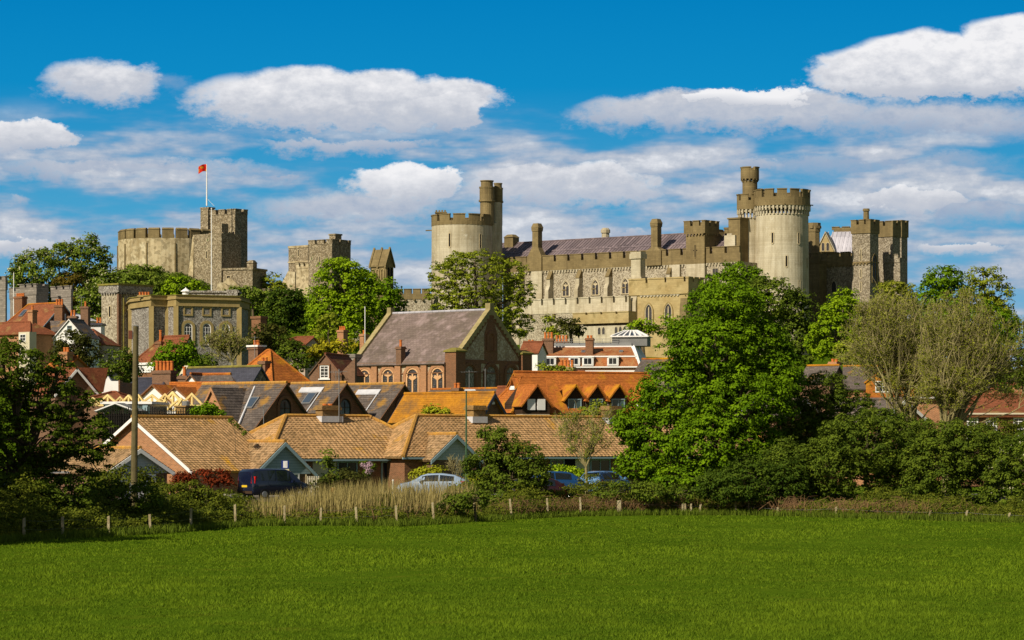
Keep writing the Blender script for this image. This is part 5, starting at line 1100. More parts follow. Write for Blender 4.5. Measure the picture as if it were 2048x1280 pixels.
slab([(f.u(102, 3), 2.6, z(639)), (uL / 2, 2.6, z(639)), (uL + .3, -.0, z(663)), (f.u(102, 0), 0.1, z(663))], M['slate'], t, 'side_roof')
window(t, WF(0), f.u(139), z(662), .7, .75, 'rect', M['bluegrey_trim'], M['glass'], .06, 1, 2, .05)
u = f.u(119, 4); chimney(t, u, 4, z(650), z(610, u, 4), 1.15, .9, M['brick'], 3, .8); u = f.u(146, 4); chimney(t, u, 4, z(650), z(632, u, 4), 1.2, .8, M['brick_brown'], 2, .8)
f = Fr(207, 408, -14, zb=12); z = f.z; t = fthing(f, 'brown_lean_roof_house', 'pink walled house with brown roof sloping down beside the flint tower', 'house')
mb = MB(); uL = f.u(180); mb.box(uL, 0, 0, 6, 0, z(687)); mb.build('wall', M['pink'], t)
slab([(f.u(150), -.3, z(689)), (.2, -.3, z(689)), (f.u(186, 3), 3.2, z(655)), (f.u(152, 3), 3.2, z(655))], M['tile_red'], t); slab([(.2, -.3, z(689)), (.2, 6, z(689)), (f.u(186, 3), 3.2, z(655))], M['tile_red'], t)
u = f.u(171, 3); chimney(t, u, 3, z(670), z(613, u, 3), 1.1, .9, M['brick_brown'], 1, .7)
antenna(t, f.u(163, 3), 3, z(660), z(590), 1.2, 4)
f = Fr(130, 430, 0, zb=13); z = f.z; t = fthing(f, 'pale_domed_roof', 'pale grey hipped roof peeping up behind the chimneys at far left', 'house')
mb = MB(); mb.cyl(0, 4, 0, z(640), 4.2, 4.2, 8); mb.build('wall', M['cream'], t); mb = MB(); mb.cyl(0, 4, z(641), z(622), 4.6, .8, 8, .2); mb.build('roof', M['flash'], t)
f = Fr(199, 418, 0, zb=13); t = fthing(f, 'white_house_end', 'narrow white house end with orange chimney pots tight against the flint tower', 'house'); z = f.z
mb = MB(); mb.box(-1.2, .2, 0, 4, 0, z(650)); mb.build('wall', M['white'], t); mb = MB(); mb.box(-2.5, .4, -.3, 4, z(650), z(646)); mb.build('roof', M['slate_blue'], t); pots(t, -.2, 1, z(646), 2, .8)
f = Fr(125, 300, -38, zb=5); z = f.z; t = fthing(f, 'ochre_chimney_house', 'ochre brick house top with stepped chimney showing through the left tree', 'house')
house(t, f.u(85), 0, 0, 4, z(740), z(714, 0, 2), 'x', M['brick_or'], M['tile_or'], oh=.2); u = f.u(118); chimney(t, u, 1, z(730), z(703), 1.1, .8, M['brick_or'], 2, .45)
# --- small roofs and chimneys between trees
f = Fr(610, 385, -20, zb=9); z = f.z; t = fthing(f, 'red_roof_house', 'long low red tiled roof glimpsed between the yellow conifer and the dark shrub', 'house')
house(t, f.u(556), 0, 0, 5, z(688), z(674, 0, 2.5), 'x', M['pink'], M['tile_red'], oh=.2, h0=1.5)
f = Fr(521, 395, -38, zb=12); z = f.z; t = fthing(f, 'brick_chimney_stack', 'broad red brick chimney stack at the right end of the flint building', 'chimney'); mb = MB(); mb.box(f.u(503), 0, 0, 1.2, 0, z(637)); mb.box(f.u(502), .15, -.15, 1.35, z(637), z(632)); mb.build('stack', M['brick'], t)
for px, top, Y, lab in ((685, 660, 400, 'brick chimney with orange pots in front of the bright green tree'), (728, 668, 390, 'small brick chimney just left of the chapel roof')):
    f = Fr(px, Y, -38, zb=9); z = f.z; t = fthing(f, 'brick_chimney_stack', lab, 'chimney'); chimney(t, 0, 0, 0, z(top), 1.1 if px < 700 else .7, .9, M['brick_or'], 3 if px < 700 else 1, .5)
f = Fr(730, 350, 0, zb=8); t = fthing(f, 'mast', 'thin white mast rising left of the chapel roof', 'mast'); mb = MB(); mb.tube([(0, 0, 0), (0, 0, f.z(613))], .05, 5); mb.build('pole', M['white'], t)
f = Fr(800, 300, -38, zb=3); z = f.z; t = fthing(f, 'grey_stone_annexe', 'low stone wall and gable with slate coping under the chapel windows', 'building')
house(t, f.u(840), f.u(975), 0, 4, z(795), z(780, 0, 2), 'x', M['flint_grey'], M['slate'], oh=.1, rmat=M['tile_or'])
chimney(t, f.u(918), -.3, z(800), z(778), .9, .6, M['brick_brown'], 2, .5)
antenna(t, f.u(946), -.6, z(800), z(744), 2.0, 7); antenna(t, f.u(978), -.6, z(800), z(741), .4, 2)

# --- houses on the right, seen between trees
f = Fr(1660, 300, -38, zb=3); z = f.z; t = fthing(f, 'grey_gabled_house', 'house with weathered grey roof and dark gable left of the bare willow', 'house')
D = f.v(1692); house(t, f.u(1600), 0, 0, D, z(762), z(731, 0, D / 2), 'x', M['brick_brown'], M['slate'], oh=.2, rmat=M['tile_gold']); chimney(t, f.u(1664, 2), 2.5, z(740), z(722), .9, .8, M['brick_or'], 2, .3)
f = Fr(1690, 290, -6, zb=3); z = f.z; t = fthing(f, 'long_tiled_terrace', 'long mossy roofed terrace with orange tiled upper wall behind the bare willows', 'terraced building')
x1 = f.u(1990); house(t, 0, x1, 0, 8, z(775), z(733, 0, 4), 'x', M['brick_or'], M['slate'], oh=.3, rmat=M['tile_gold'])
for px in (1765, 1838, 1910): u = f.u(px); house(t, u - 1.6, u + 1.6, -.4, 3, z(762), z(738), 'y', M['tile_or'], M['tile_or'], oh=.2, og=.1, rid=0); window(t, WF(-.4), u, z(785), 1.4, 1.1, 'rect', M['white'], M['glass'], .1, 2, 2, .05)
f = Fr(1795, 215, 30, zb=1); z = f.z; t = fthing(f, 'orange_brick_house', 'orange brick gable with sloping white barge board at the foot of the willow', 'house')
uL = f.u(1768); uR = f.u(1895); uL = -uR * .25; house(t, f.u(1762), f.u(1850), 0, 7, z(838), z(798, f.u(1806)), 'y', M['brick_or'], M['slate'], oh=.3, og=.3, barge=M['white'], bw=.3)
f = Fr(1810, 226, -4, zb=1); z = f.z; t = fthing(f, 'orange_wing', 'orange brick wing with lichened tiles and white gutter between the two willow trunks', 'house')
x1 = f.u(1905); house(t, 0, x1, 0, 7, z(795), z(768, 0, 3.5), 'x', M['brick_or'], M['tile_gold'], oh=.3); mb = MB(); mb.box(0, x1, -.45, -.3, z(797), z(794)); mb.build('gutter', M['white'], t)
f = Fr(1920, 215, -4, zb=1); z = f.z; t = fthing(f, 'red_brick_school', 'long low red brick building with white sash windows at the right edge', 'building')
x1 = f.u(2120); house(t, 0, x1, 0, 9, z(828), z(790, 0, 4.5), 'x', M['brick'], M['tile_red'], oh=.35); mb = MB(); mb.box(0, x1, -.42, -.3, z(829), z(826)); mb.build('gutter', M['cream'], t)
for px in (1945, 1983, 2042): window(t, WF(0), f.u(px), z(882), 1.1 if px > 2000 else .8, z(835) - z(882), 'rect', M['white'], M['glass'], .1, 3, 6, .06)
f = Fr(2020, 245, -38, zb=2); z = f.z; t = fthing(f, 'tiled_cottage', 'red tiled cottage roof with orange chimney at the far right edge', 'cottage'); house(t, -3, 5, 0, 6, z(800), z(768, 0, 3), 'x', M['brick_or'], M['tile_red'], oh=.2); chimney(t, 0, 2, z(790), z(750), 1, .8, M['brick_or'], 2, .5)
f = Fr(1535, 215, -38, zb=1); z = f.z; t = fthing(f, 'grey_roofed_bungalow', 'grey roofed house end with white window seen right of the big green tree', 'house')
house(t, f.u(1470), f.u(1562), 0, 6, z(835), z(800, 0, 3), 'x', M['brick_brown'], M['slate'], oh=.3, barge=M['white']); window(t, WR(f.u(1562)), 3, z(826), 1.1, 1., 'rect', M['white'], M['glass'], .1, 2, 1, .06) 
# ================================================================ BUNGALOWS
FT = (.235, .31, .020, .035)
SH = FT
# bungalow with big brick gable (left)
f = Fr(388, 183, -38, zb=.5); z = f.z
t = fthing(f, 'brick_bungalow', 'bungalow with large orange brick gable edged by a white barge board behind the telegraph pole', 'bungalow')
uL = f.u(160); ze = z(938); um = uL / 2; zr = z(835, um); Db = f.v(457, um)
house(t, uL, 0, 0, Db, ze, zr, 'y', M['brick_or'], M['tile_tan'], oh=.25, og=.35, fine=FT, rmat=M['ridge'], rid=.13, barge=M['white'], bw=.24)
# bungalow in the middle: hipped, its porch gable in blue grey boarding
def bung(px, Y, a, w, L, evy, rgy, label, frontspec, hipR=True, zb=.55, wm='brick'):
    f = Fr(px, Y, a, zb=zb); z = f.z; t = fthing(f, 'hipped_bungalow', label, 'bungalow'); ze = z(evy) + .0; zr = z(rgy, w, w)
    oh = .45; sl = (zr - ze) / w
    x0, x1, y0, y1 = oh, L + 2 * w - oh, oh, 2 * w - oh
    house(t, x0, x1, y0, y1, ze + sl * oh, zr, 'x', M[wm], M['tile_tan'], oh=oh, h0=w - oh, h1=w - oh, og=0, fine=FT, rmat=M['ridge'], rid=.14)
    mb = MB(); mb.box(.0, L + 2 * w, -.02, .08, ze - .14, ze - .02); mb.box(.1, L + 2 * w - .1, .08, oh, ze - .12, ze - .08); mb.build('gutter', M['bluegrey_trim'], t)
    W = WF(oh)
    for kind, p0, p1, ya in frontspec:
        a_, b_ = f.u(p0, oh), f.u(p1, oh); c = (a_ + b_) / 2; w_ = b_ - a_; top = ze - .16
        if kind == 'win': window(t, W, c, z(ya, c), w_, top - z(ya, c), 'rect', M['bluegrey_trim'], M['glass'], .08, max(1, int(w_ / .8 + .5)), 2 if w_ < 1 else 1, .06, sill=M['bluegrey_trim'])
        elif kind == 'door':
            d = window(t, W, c, .3, w_, top - .3, 'rect', M['bluegrey_trim'], M['glass'], .1, 3, 1, .07)
        elif kind == 'dark': mb = MB(); mb.wbox(W, a_, b_, .2, top, 0, .03); mb.build('porch_shade_panel', M['black'], t)  # flat black sheet on the wall, painting the shade of the porch
        elif kind == 'rend': mb = MB(); mb.wbox(W, a_, b_, 0, top, 0, .04); mb.build('rendered_panel', M['cream'], t)
    return f, t, ze, zr, oh
def porch(f, t, px, apy, evy, pxb, hw, boardm, trimm, proj=None, side_win=True):
    """gabled garage or porch wing: gable plane on the front, ridge running back (local y)"""
    u = f.u(px, proj); z = f.z; ze = z(evy, u, proj); zr = z(apy, u, proj); yb = f.v(pxb, u)
    mb = MB(); mb.prism([(u - hw, proj + .3, 0), (u + hw, proj + .3, 0), (u + hw, proj + .3, ze), (u - hw, proj + .3, ze)], [(u - hw, yb, 0), (u + hw, yb, 0), (u + hw, yb, ze), (u - hw, yb, ze)]); mb.build('porch_wall', M['brick_brown'], t)
    mb = MB(); mb.prism([(u - hw, proj + .25, ze - .25), (u + hw, proj + .25, ze - .25), (u + hw, proj + .25, ze), (u, proj + .25, zr - .08), (u - hw, proj + .25, ze)], [(u - hw, proj + .6, ze - .25), (u + hw, proj + .6, ze - .25), (u + hw, proj + .6, ze), (u, proj + .6, zr - .08), (u - hw, proj + .6, ze)]); mb.build('gable_boarding', boardm, t)
    sl = (zr - ze) / hw
    for sg in (-1, 1):
        tiled([(u, proj, zr), (u, yb, zr), (u + sg * (hw + .35), yb, ze - sl * .35), (u + sg * (hw + .35), proj, ze - sl * .35)], M['tile_tan_brown'] if sg < 0 else M['tile_tan'], t, course=FT[0], wave=FT[1], amp=FT[2], th=FT[3])
        mb = MB(); q = [(u, zr - .26), (u + sg * (hw + .35), ze - sl * .35 - .26), (u + sg * (hw + .35), ze - sl * .35 - .01), (u, zr - .01)]; mb.prism([(a, proj - .06, b) for a, b in q], [(a, proj - .002, b) for a, b in q]); mb.build('bargeboard', trimm, t)
    ridge([(u, proj, zr + .05), (u, yb, zr + .05)], M['ridge'], t, .12)
    if side_win: window(t, WF(proj + .3), u + hw * .35, ze - 1.5, 1.0, 1.3, 'rect', M['white'], M['glass_teal'], .1, 1, 1, .06)
AB = 38
f, t, ze, zr, oh = bung(536, 188, AB, 3.95, 6.6, 918, 833, 'hipped bungalow with golden lichened roof, blue grey boarded gable and wisteria by its door',
    [('rend', 625, 672, 0), ('dark', 640, 668, 0), ('win', 674, 714, 950), ('door', 762, 804, 0), ('win', 824, 848, 948), ('rend', 850, 872, 0)])
porch(f, t, 571, 884, 940, 453, 2.05, M['bluegrey'], M['bluegrey_trim'], proj=-1.2)
u = f.u(657, 3.6); zz = lambda p: f.z(p, u, 3.6)
c = chimney(t, u, 3.7, zr - .6, zz(811), 1.35, .8, M['gold_brick'], 2, .12)
mb = MB(); mb.box(u - .78, u + .9, 3.22, 4.18, zr - .35, zr + .04); mb.build('flashing', M['flash'], c)
antenna(t, u + .55, 3.2, zr - .3, zz(738), 1.0, 6)
f, t, ze, zr, oh = bung(806, 192, AB, 3.9, 27, 914, 833, 'long bungalow with pinkish tiled roof and pale boarded gable behind the dark hawthorn',
    [('win', 930, 960, 960), ('win', 1100, 1128, 950), ('dark', 1130, 1150, 0), ('win', 1180, 1220, 950), ('rend', 1150, 1178, 0)])
porch(f, t, 914, 869, 912, 846, 1.75, M['cream2'] if 'cream2' in M else M.setdefault('cream2', mkmat('pale_boarding', (.46, .50, .50), (.42, .46, .46), .5, brick=(8, .17, .01, (.25, .28, .28), .02), bump=.05)), M['bluegrey_trim'], proj=-.9)
for px, top in ((951, 811), (1222, 812)):
    u = f.u(px, 3.6); zz = lambda p: f.z(p, u, 3.6); c = chimney(t, u, 3.6, zr - .7, zz(top), 1.0, .9, M['gold_brick'], 0); mb = MB(); mb.box(u - .62, u + .62, 3.08, 4.12, zr - .4, zr + .02); mb.build('flashing', M['flash'], c)
# left wing: lower roof and white gable partly behind the left tree
f = Fr(281, 176, 38, zb=.4); z = f.z
t = fthing(f, 'garage_wing', 'low tiled garage wing with white boarded gable beside the telegraph pole', 'garage')
porch(f, t, 281, 897, 938, 120, 2.0, M['cream2'], M['white'], proj=0, side_win=False)
mb = MB(); u = f.u(281, 0); mb.wbox(WF(.3), u - 1.2, u + 1.2, 0, f.z(948), 0, .06); mb.build('garage_door', M['white'], t)
mb = MB(); a = f.u(190, 4.); mb.box(a - 4, a + 1, 4.2, 4.3, z(947), z(943)); mb.build('fascia', M['white'], t)
# ================================================================ VEGETATION
rng = np.random.default_rng(7)
def npmesh(name, V, Fq, mats, tint=None, mi=None, parent=None, label=None, **k):
    """V (n,3), Fq (m,3|4) uniform faces"""
    me = bpy.data.meshes.new(name); n = len(Fq); w = Fq.shape[1]
    me.vertices.add(len(V)); me.vertices.foreach_set('co', V.astype(np.float32).ravel())
    me.loops.add(n * w); me.loops.foreach_set('vertex_index', Fq.astype(np.int32).ravel())
    me.polygons.add(n); me.polygons.foreach_set('loop_start', (np.arange(n) * w).astype(np.int32))
    for m in (mats if isinstance(mats, (list, tuple)) else [mats]): me.materials.append(m)
    if mi is not None: me.polygons.foreach_set('material_index', mi.astype(np.int32))
    if tint is not None: a = me.attributes.new('tint', 'FLOAT', 'FACE'); a.data.foreach_set('value', np.clip(tint, 0, 1).astype(np.float32))
    me.update(calc_edges=True)
    o = bpy.data.objects.new(name, me); C.objects.link(o)
    if parent is not None: o.parent = parent
    return tag(o, label, **k)
def unit(a): return a / np.maximum(np.linalg.norm(a, axis=1, keepdims=True), 1e-9)
def leafquads(P, Nn, size, aspect=.62):
    n = len(P); s = size * rng.uniform(.6, 1.25, (n, 1)) if np.isscalar(size) else size[:, None]
    r = unit(rng.normal(size=(n, 3))); t = unit(np.cross(Nn, r)); b = np.cross(Nn, t)
    V = np.stack([P - t * s * .5, P + b * s * aspect * .5 + Nn * s * .08, P + t * s * .5, P - b * s * aspect * .5 + Nn * s * .08], 1).reshape(-1, 3)
    return V, np.arange(n * 4).reshape(n, 4)
def clump_centers(lobes, rc, dens):
    cs = []; ns = []
    for (c, r) in lobes:
        c = np.array(c); r = np.array(r); n = max(8, int(dens * 10.5 * (r[0] * r[2]) / rc ** 2))
        d = unit(rng.normal(size=(n, 3))); rad = rng.uniform(.3, 1.0, (n, 1)) ** .35
        rad = rad * (1 + .10 * rng.normal(size=(n, 1)))
        p = c + d * r * rad; keep = np.ones(n, bool)
        for (c2, r2) in lobes:
            if c2 is c: continue
            q = ((p - np.array(c2)) / np.array(r2)); keep &= ~((np.sum(q * q, 1) < .55) & (rng.random(n) < .7))
        cs.append(p[keep]); ns.append(d[keep])
    return np.concatenate(cs), np.concatenate(ns)
def foliage(lobes, leaf, rc, dens=1., lpc=None, up=.5, flat=.74, inner=.25):
    cc, cn = clump_centers(lobes, rc, dens)
    k = lpc or int((rc / leaf) ** 2 * 9)
    m = len(cc); R_ = rc * rng.uniform(.55, 1.35, (m, 1, 1))
    d = unit(rng.normal(size=(m * k, 3))).reshape(m, k, 3); d[:, :, 2] = np.where(rng.random((m, k)) < .72, np.abs(d[:, :, 2]), d[:, :, 2])
    P = cc[:, None, :] + d * R_ * rng.uniform(.45, 1.05, (m, k, 1)) * np.array([1, 1, flat])
    Nn = unit((d * .75 + cn[:, None, :] * .45 + np.array([0, 0, up]) + rng.normal(size=(m, k, 3)) * .45).reshape(-1, 3))
    V, Fq = leafquads(P.reshape(-1, 3), Nn, leaf)
    tint = (np.repeat(rng.normal(.5, .2, m), k) + rng.normal(0, .16, m * k))
    return V, Fq, tint, cc
LEAF = {
 'maple': leafmat('maple_leaves', (0.059, 0.123, 0.005), (0.176, 0.294, 0.007)), 'bright': leafmat('fresh_green_leaves', (0.108, 0.190, 0.006), (0.286, 0.405, 0.012)),
 'dark': leafmat('dark_leaves', (0.031, 0.063, 0.007), (0.091, 0.136, 0.013)), 'chestnut': leafmat('chestnut_leaves', (0.071, 0.121, 0.013), (0.206, 0.259, 0.030)),
 'olive': leafmat('olive_leaves', (0.121, 0.160, 0.014), (0.302, 0.337, 0.024)), 'yew': leafmat('yew_needles', (0.034, 0.042, 0.009), (0.091, 0.091, 0.016)),
 'gold': leafmat('golden_needles', (0.200, 0.190, 0.011), (0.420, 0.360, 0.018)), 'willow': leafmat('willow_leaves', (0.132, 0.157, 0.014), (0.310, 0.325, 0.032)),
 'red': leafmat('photinia_leaves', (0.075, 0.022, 0.009), (0.220, 0.035, 0.011)), 'hedge': leafmat('hedge_leaves', (0.051, 0.086, 0.010), (0.143, 0.190, 0.017)),
 'blossom': leafmat('pale_blossom', (0.450, 0.420, 0.252), (0.620, 0.580, 0.378)), 'lilac': leafmat('wisteria_blossom', (0.400, 0.260, 0.324), (0.550, 0.400, 0.432)),
 'yellow': leafmat('yellow_green_leaves', (0.200, 0.220, 0.009), (0.420, 0.420, 0.027)), 'copper': leafmat('copper_leaves', (0.072, 0.058, 0.009), (0.156, 0.111, 0.017)),
 'straw': leafmat('dry_straw', (0.161, 0.124, 0.038), (0.403, 0.328, 0.126), .1), 'bramble': leafmat('bramble_leaves', (0.051, 0.074, 0.008), (0.160, 0.176, 0.017)),
 'deadstem': leafmat('dead_stems', (0.110, 0.070, 0.027), (0.270, 0.170, 0.068), .05), 'blade': leafmat('grass_blades', (0.065, 0.118, 0.006), (0.177, 0.255, 0.012), .3), 'oak': leafmat('oak_leaves', (0.037, 0.062, 0.005), (0.106, 0.150, 0.011))}
def px_lobes(Y, lobes, ox, oy, oz, depth=.85):
    out = []
    for i, (cx, cy, rx, ry) in enumerate(lobes):
        s = Y / F; dy = ((i * 37) % 7 - 3) * .12 * rx * s
        out.append(((X(cx, Y) - ox, dy, Z(cy, Y) - oz), (rx * s, rx * s * depth, ry * s)))
    return out
def limbs(mb, base, lobes, cc, r0, trunk_top=None, nb=26, wob=.06):
    """tapered trunk, a limb to every lobe and finer branches towards the clumps"""
    top = Vector(trunk_top) if trunk_top is not None else Vector((0, 0, max(.5, min(c[2] for c, r in lobes))))
    H = top.z; rr = random.Random(int(H * 1000))
    mb.tube([(0, 0, -.3), (rr.uniform(-.05, .05) * H, 0, H * .35), (rr.uniform(-.05, .05) * H, 0, H * .7), top], [r0 * 1.25, r0, r0 * .85, r0 * .7], 8)
    ends = []
    for c, r in lobes:
        c = Vector(c); m = top.lerp(c, .5) + Vector((rr.uniform(-1, 1), rr.uniform(-1, 1), rr.uniform(.0, 1))) * r[0] * .15
        e = c + Vector((0, 0, r[2] * .35)); mb.tube([top, m, c, e], [r0 * .6, r0 * .42, r0 * .26, r0 * .08], 6); ends.append((m, c))
    idx = rr.sample(range(len(cc)), min(nb, len(cc)))
    for i in idx:
        p = Vector(cc[i]); m, c = min(ends, key=lambda q: (q[1] - p).length); st = m.lerp(c, rr.random()); mid = st.lerp(p, .5) + Vector((0, 0, (p - st).length * .12))
        mb.tube([st, mid, p], [r0 * .2, r0 * .12, r0 * .04], 4)
def tree(name, label, cat, Y, lobes, mat, base=None, leaf=None, rc=None, dens=1., r0=.3, bark='bark', blossom=0, group=None, nb=26, trunk_py=None, depth=.85, up=.5, lpc=None, flat=.74, crown='crown'):
    bx_ = base if base is not None else lobes[0][0]
    ox, oy = X(bx_, Y), Y; oz = ground_z(ox, oy)
    L = px_lobes(Y, lobes, ox, oy, oz, depth); leaf = leaf or Y / 950; rc = rc or (.22 + Y * .0016)
    t = thing(name, label, cat, (ox, oy, oz), 0, group)
    V, Fq, tint, cc = foliage(L, leaf, rc, dens, lpc, up, flat)
    V[:, 2] = np.maximum(V[:, 2], .02)
    npmesh(crown, V, Fq, LEAF[mat], tint, parent=t)
    tt = None
    if trunk_py: tt = (0, 0, max(.3, Z(trunk_py, Y) - oz))
    mb = MB(); limbs(mb, (0, 0, 0), L, cc, r0, tt, nb); mb.build('trunk' if crown == 'crown' else 'stems', M[bark], t, uv=False)
    if blossom:
        sel = cc[rng.random(len(cc)) < blossom]; d = unit(rng.normal(size=(len(sel) * 3, 3))); d[:, 2] = np.abs(d[:, 2]); d[:, 1] = -np.abs(d[:, 1])
        P = np.repeat(sel, 3, 0) + d * rc * .95; V, Fq = leafquads(P, unit(d + rng.normal(size=d.shape) * .4), leaf * .75, .5)
        npmesh('blossom', V, Fq, LEAF['blossom'], rng.random(len(Fq)), parent=t)
    return t
T = tree
# ---- castle hill
T('chestnut_tree', 'wide blossoming chestnut tree left of the curved keep wall', 'tree', 545, [(75, 548, 52, 44), (118, 512, 42, 26), (172, 520, 46, 42), (150, 590, 66, 44), (62, 590, 36, 30), (205, 575, 30, 40), (180, 484, 11, 16), (30, 560, 14, 14)], 'chestnut', 130, blossom=.5, dens=1.15)
T('chestnut_tree', 'lower blossoming chestnut tree between the grey tower and the flint tower', 'tree', 500, [(178, 600, 22, 28), (185, 630, 26, 40), (170, 650, 22, 25), (200, 600, 14, 25)], 'chestnut', 185, blossom=.5)
T('copper_tree', 'small dark coppery tree among the chestnuts behind the grey towers', 'tree', 520, [(138, 566, 26, 14), (150, 580, 22, 24), (135, 600, 18, 30)], 'copper', 142)
T('shrub_thicket', 'dark green bushes heaped at the foot of the curved keep wall', 'bush', 600, [(285, 562, 42, 20), (255, 575, 35, 24), (325, 575, 45, 22), (230, 590, 30, 26), (300, 600, 55, 22)], 'chestnut', 285, crown='foliage')
T('shrub_thicket', 'lighter green bushes below the crumbling fore tower', 'bush', 598, [(360, 580, 32, 24), (388, 590, 24, 26), (345, 600, 30, 20)], 'bright', 365, crown='foliage', dens=.9)
T('round_tree', 'small round tree in the gap between keep and grey gatehouse', 'tree', 640, [(545, 568, 20, 15), (552, 580, 18, 15), (530, 600, 25, 20)], 'olive', 545)
T('shrub_thicket', 'green bushes on the bank right of the keep stair wall', 'bush', 600, [(512, 605, 20, 22), (500, 625, 22, 20), (530, 640, 25, 20)], 'maple', 512, crown='foliage')
T('dark_tree', 'dense dark green tree below the grey ruined gatehouse', 'tree', 500, [(572, 612, 38, 34), (560, 640, 40, 34), (590, 600, 24, 22), (545, 660, 28, 24), (600, 640, 22, 34)], 'dark', 572, dens=1.1)
T('lime_tree', 'tall bright green tree in front of the grey ruined gatehouse', 'tree', 480, [(680, 565, 48, 44), (655, 620, 44, 48), (700, 610, 52, 50), (650, 670, 36, 40), (735, 590, 34, 40), (690, 535, 24, 18), (690, 670, 60, 36)], 'bright', 690, dens=1.15, r0=.4)
T('dark_tree', 'darker green tree at the right side of the tall bright green one', 'tree', 492, [(768, 605, 36, 42), (790, 610, 20, 34), (750, 640, 50, 36), (730, 560, 18, 22), (800, 640, 14, 20)], 'maple', 760, dens=1.1)
T('olive_bush', 'pale twiggy bush at the foot of the bright green tree', 'bush', 440, [(660, 655, 26, 26), (640, 680, 30, 22), (680, 690, 34, 14)], 'olive', 660, dens=.6, crown='foliage')
T('spreading_tree', 'broad open crowned tree with visible limbs in front of the wide round tower', 'tree', 470, [(950, 530, 66, 28), (895, 550, 38, 26), (1010, 542, 46, 26), (880, 590, 28, 14), (1040, 585, 32, 26), (965, 565, 80, 34), (905, 614, 44, 20), (1010, 615, 46, 26), (1040, 650, 30, 24), (868, 578, 16, 8), (1000, 650, 54, 22), (940, 600, 50, 30), (925, 535, 40, 26)], 'olive', 955, leaf=.38, rc=.62, dens=.62, r0=.45, nb=80, trunk_py=640, flat=.5)
T('yew_tree', 'dark spiky yew against the terrace wall above the mansard roofs', 'tree', 440, [(1140, 655, 24, 14), (1128, 648, 12, 14), (1150, 662, 20, 12)], 'yew', 1140)
T('olive_bush', 'pale bare bush just left of the dark spiky yew', 'bush', 450, [(1102, 650, 12, 20), (1112, 665, 18, 12)], 'olive', 1104, dens=.4, crown='foliage')
T('olive_bush', 'green bushes under the two tall pointed windows', 'bush', 450, [(1285, 652, 20, 10), (1275, 660, 24, 10), (1300, 665, 22, 10), (1335, 655, 20, 20)], 'bright', 1285, dens=.8, crown='foliage')
T('sycamore_tree', 'green tree rising against the foot of the tallest round tower', 'tree', 520, [(1440, 580, 40, 34), (1475, 545, 30, 20), (1500, 565, 30, 30), (1405, 610, 30, 30), (1455, 640, 50, 50)], 'maple', 1445, dens=1.1)
T('sycamore_tree', 'olive green tree right of the tallest round tower base', 'tree', 500, [(1545, 600, 44, 40), (1590, 625, 36, 40), (1520, 590, 30, 32), (1560, 670, 60, 50), (1600, 690, 40, 50)], 'hedge', 1555, dens=1.1)
T('lime_tree', 'bright yellow green tree below the shadowed castle wall', 'tree', 430, [(1675, 618, 34, 28), (1660, 665, 36, 36), (1705, 645, 28, 38), (1690, 595, 22, 14), (1640, 690, 26, 30), (1695, 700, 40, 26)], 'bright', 1675, dens=1.15)
T('yew_tree', 'dark golden yew in front of the flint gate towers', 'tree', 470, [(1785, 590, 34, 28), (1775, 630, 36, 34), (1812, 600, 24, 30), (1815, 640, 40, 40), (1740, 650, 24, 26)], 'willow', 1790, dens=1.1)
T('maple_tree', 'round dark green tree on the skyline right of the castle', 'tree', 440, [(1885, 562, 38, 26), (1865, 585, 28, 22), (1900, 600, 52, 36), (1880, 650, 60, 50)], 'maple', 1885, dens=1.1)
T('poplar_tree', 'loose pale crowned tree on the skyline near the right edge', 'tree', 445, [(1965, 560, 34, 24), (1985, 585, 34, 28), (1950, 600, 34, 30), (2010, 610, 20, 22), (1990, 650, 46, 44)], 'olive', 1975, dens=.62)
T('dark_tree', 'dark green crown behind the willow near the right edge', 'tree', 400, [(1960, 650, 60, 40), (2010, 665, 24, 34), (1930, 690, 60, 40)], 'maple', 1960)
# ---- town gardens
T('yew_tree', 'dark yew in front of the white gabled cottage', 'tree', 350, [(150, 690, 34, 26), (175, 705, 28, 26), (135, 715, 34, 26), (160, 680, 18, 16)], 'yew', 155)
T('garden_bush', 'white flowering bush left of the telegraph pole top', 'bush', 300, [(240, 725, 32, 22), (215, 740, 22, 20), (250, 745, 34, 16)], 'hedge', 240, blossom=.35, crown='foliage')
T('garden_tree', 'fresh green tree in front of the brown roofed house', 'tree', 312, [(345, 712, 28, 22), (375, 708, 20, 26), (365, 735, 34, 22), (320, 730, 18, 18)], 'maple', 355, dens=1.1)
T('garden_bush', 'low hedge like bush right of the brown roofed house', 'bush', 330, [(415, 725, 34, 12), (395, 735, 28, 14)], 'hedge', 410, crown='foliage')
T('dark_bush', 'brownish dark bush beside the broad red chimney', 'bush', 385, [(535, 668, 34, 14), (520, 680, 26, 14), (555, 675, 22, 14), (545, 690, 24, 12)], 'yew', 535, crown='foliage')
T('garden_tree', 'mid green tree between the pyramid roof and the brown brick cottage', 'tree', 345, [(585, 705, 26, 20), (600, 725, 26, 26), (570, 690, 20, 16)], 'hedge', 590, dens=.9)
T('golden_conifer', 'golden yellow conifer above the brown brick cottage', 'tree', 345, [(655, 690, 22, 10), (640, 702, 26, 12), (690, 692, 24, 8), (625, 715, 16, 12), (670, 700, 30, 8)], 'gold', 655, dens=1.1)
T('garden_bush', 'scrubby hedge behind the orange dormer roofs', 'bush', 285, [(1090, 740, 24, 7), (1120, 742, 20, 6)], 'olive', 1100, dens=.7, crown='foliage')
T('garden_bush', 'green bush growing in front of the left orange brick gable', 'bush', 214, [(418, 820, 17, 9), (402, 828, 12, 7), (434, 828, 10, 7)], 'maple', 418, crown='foliage')
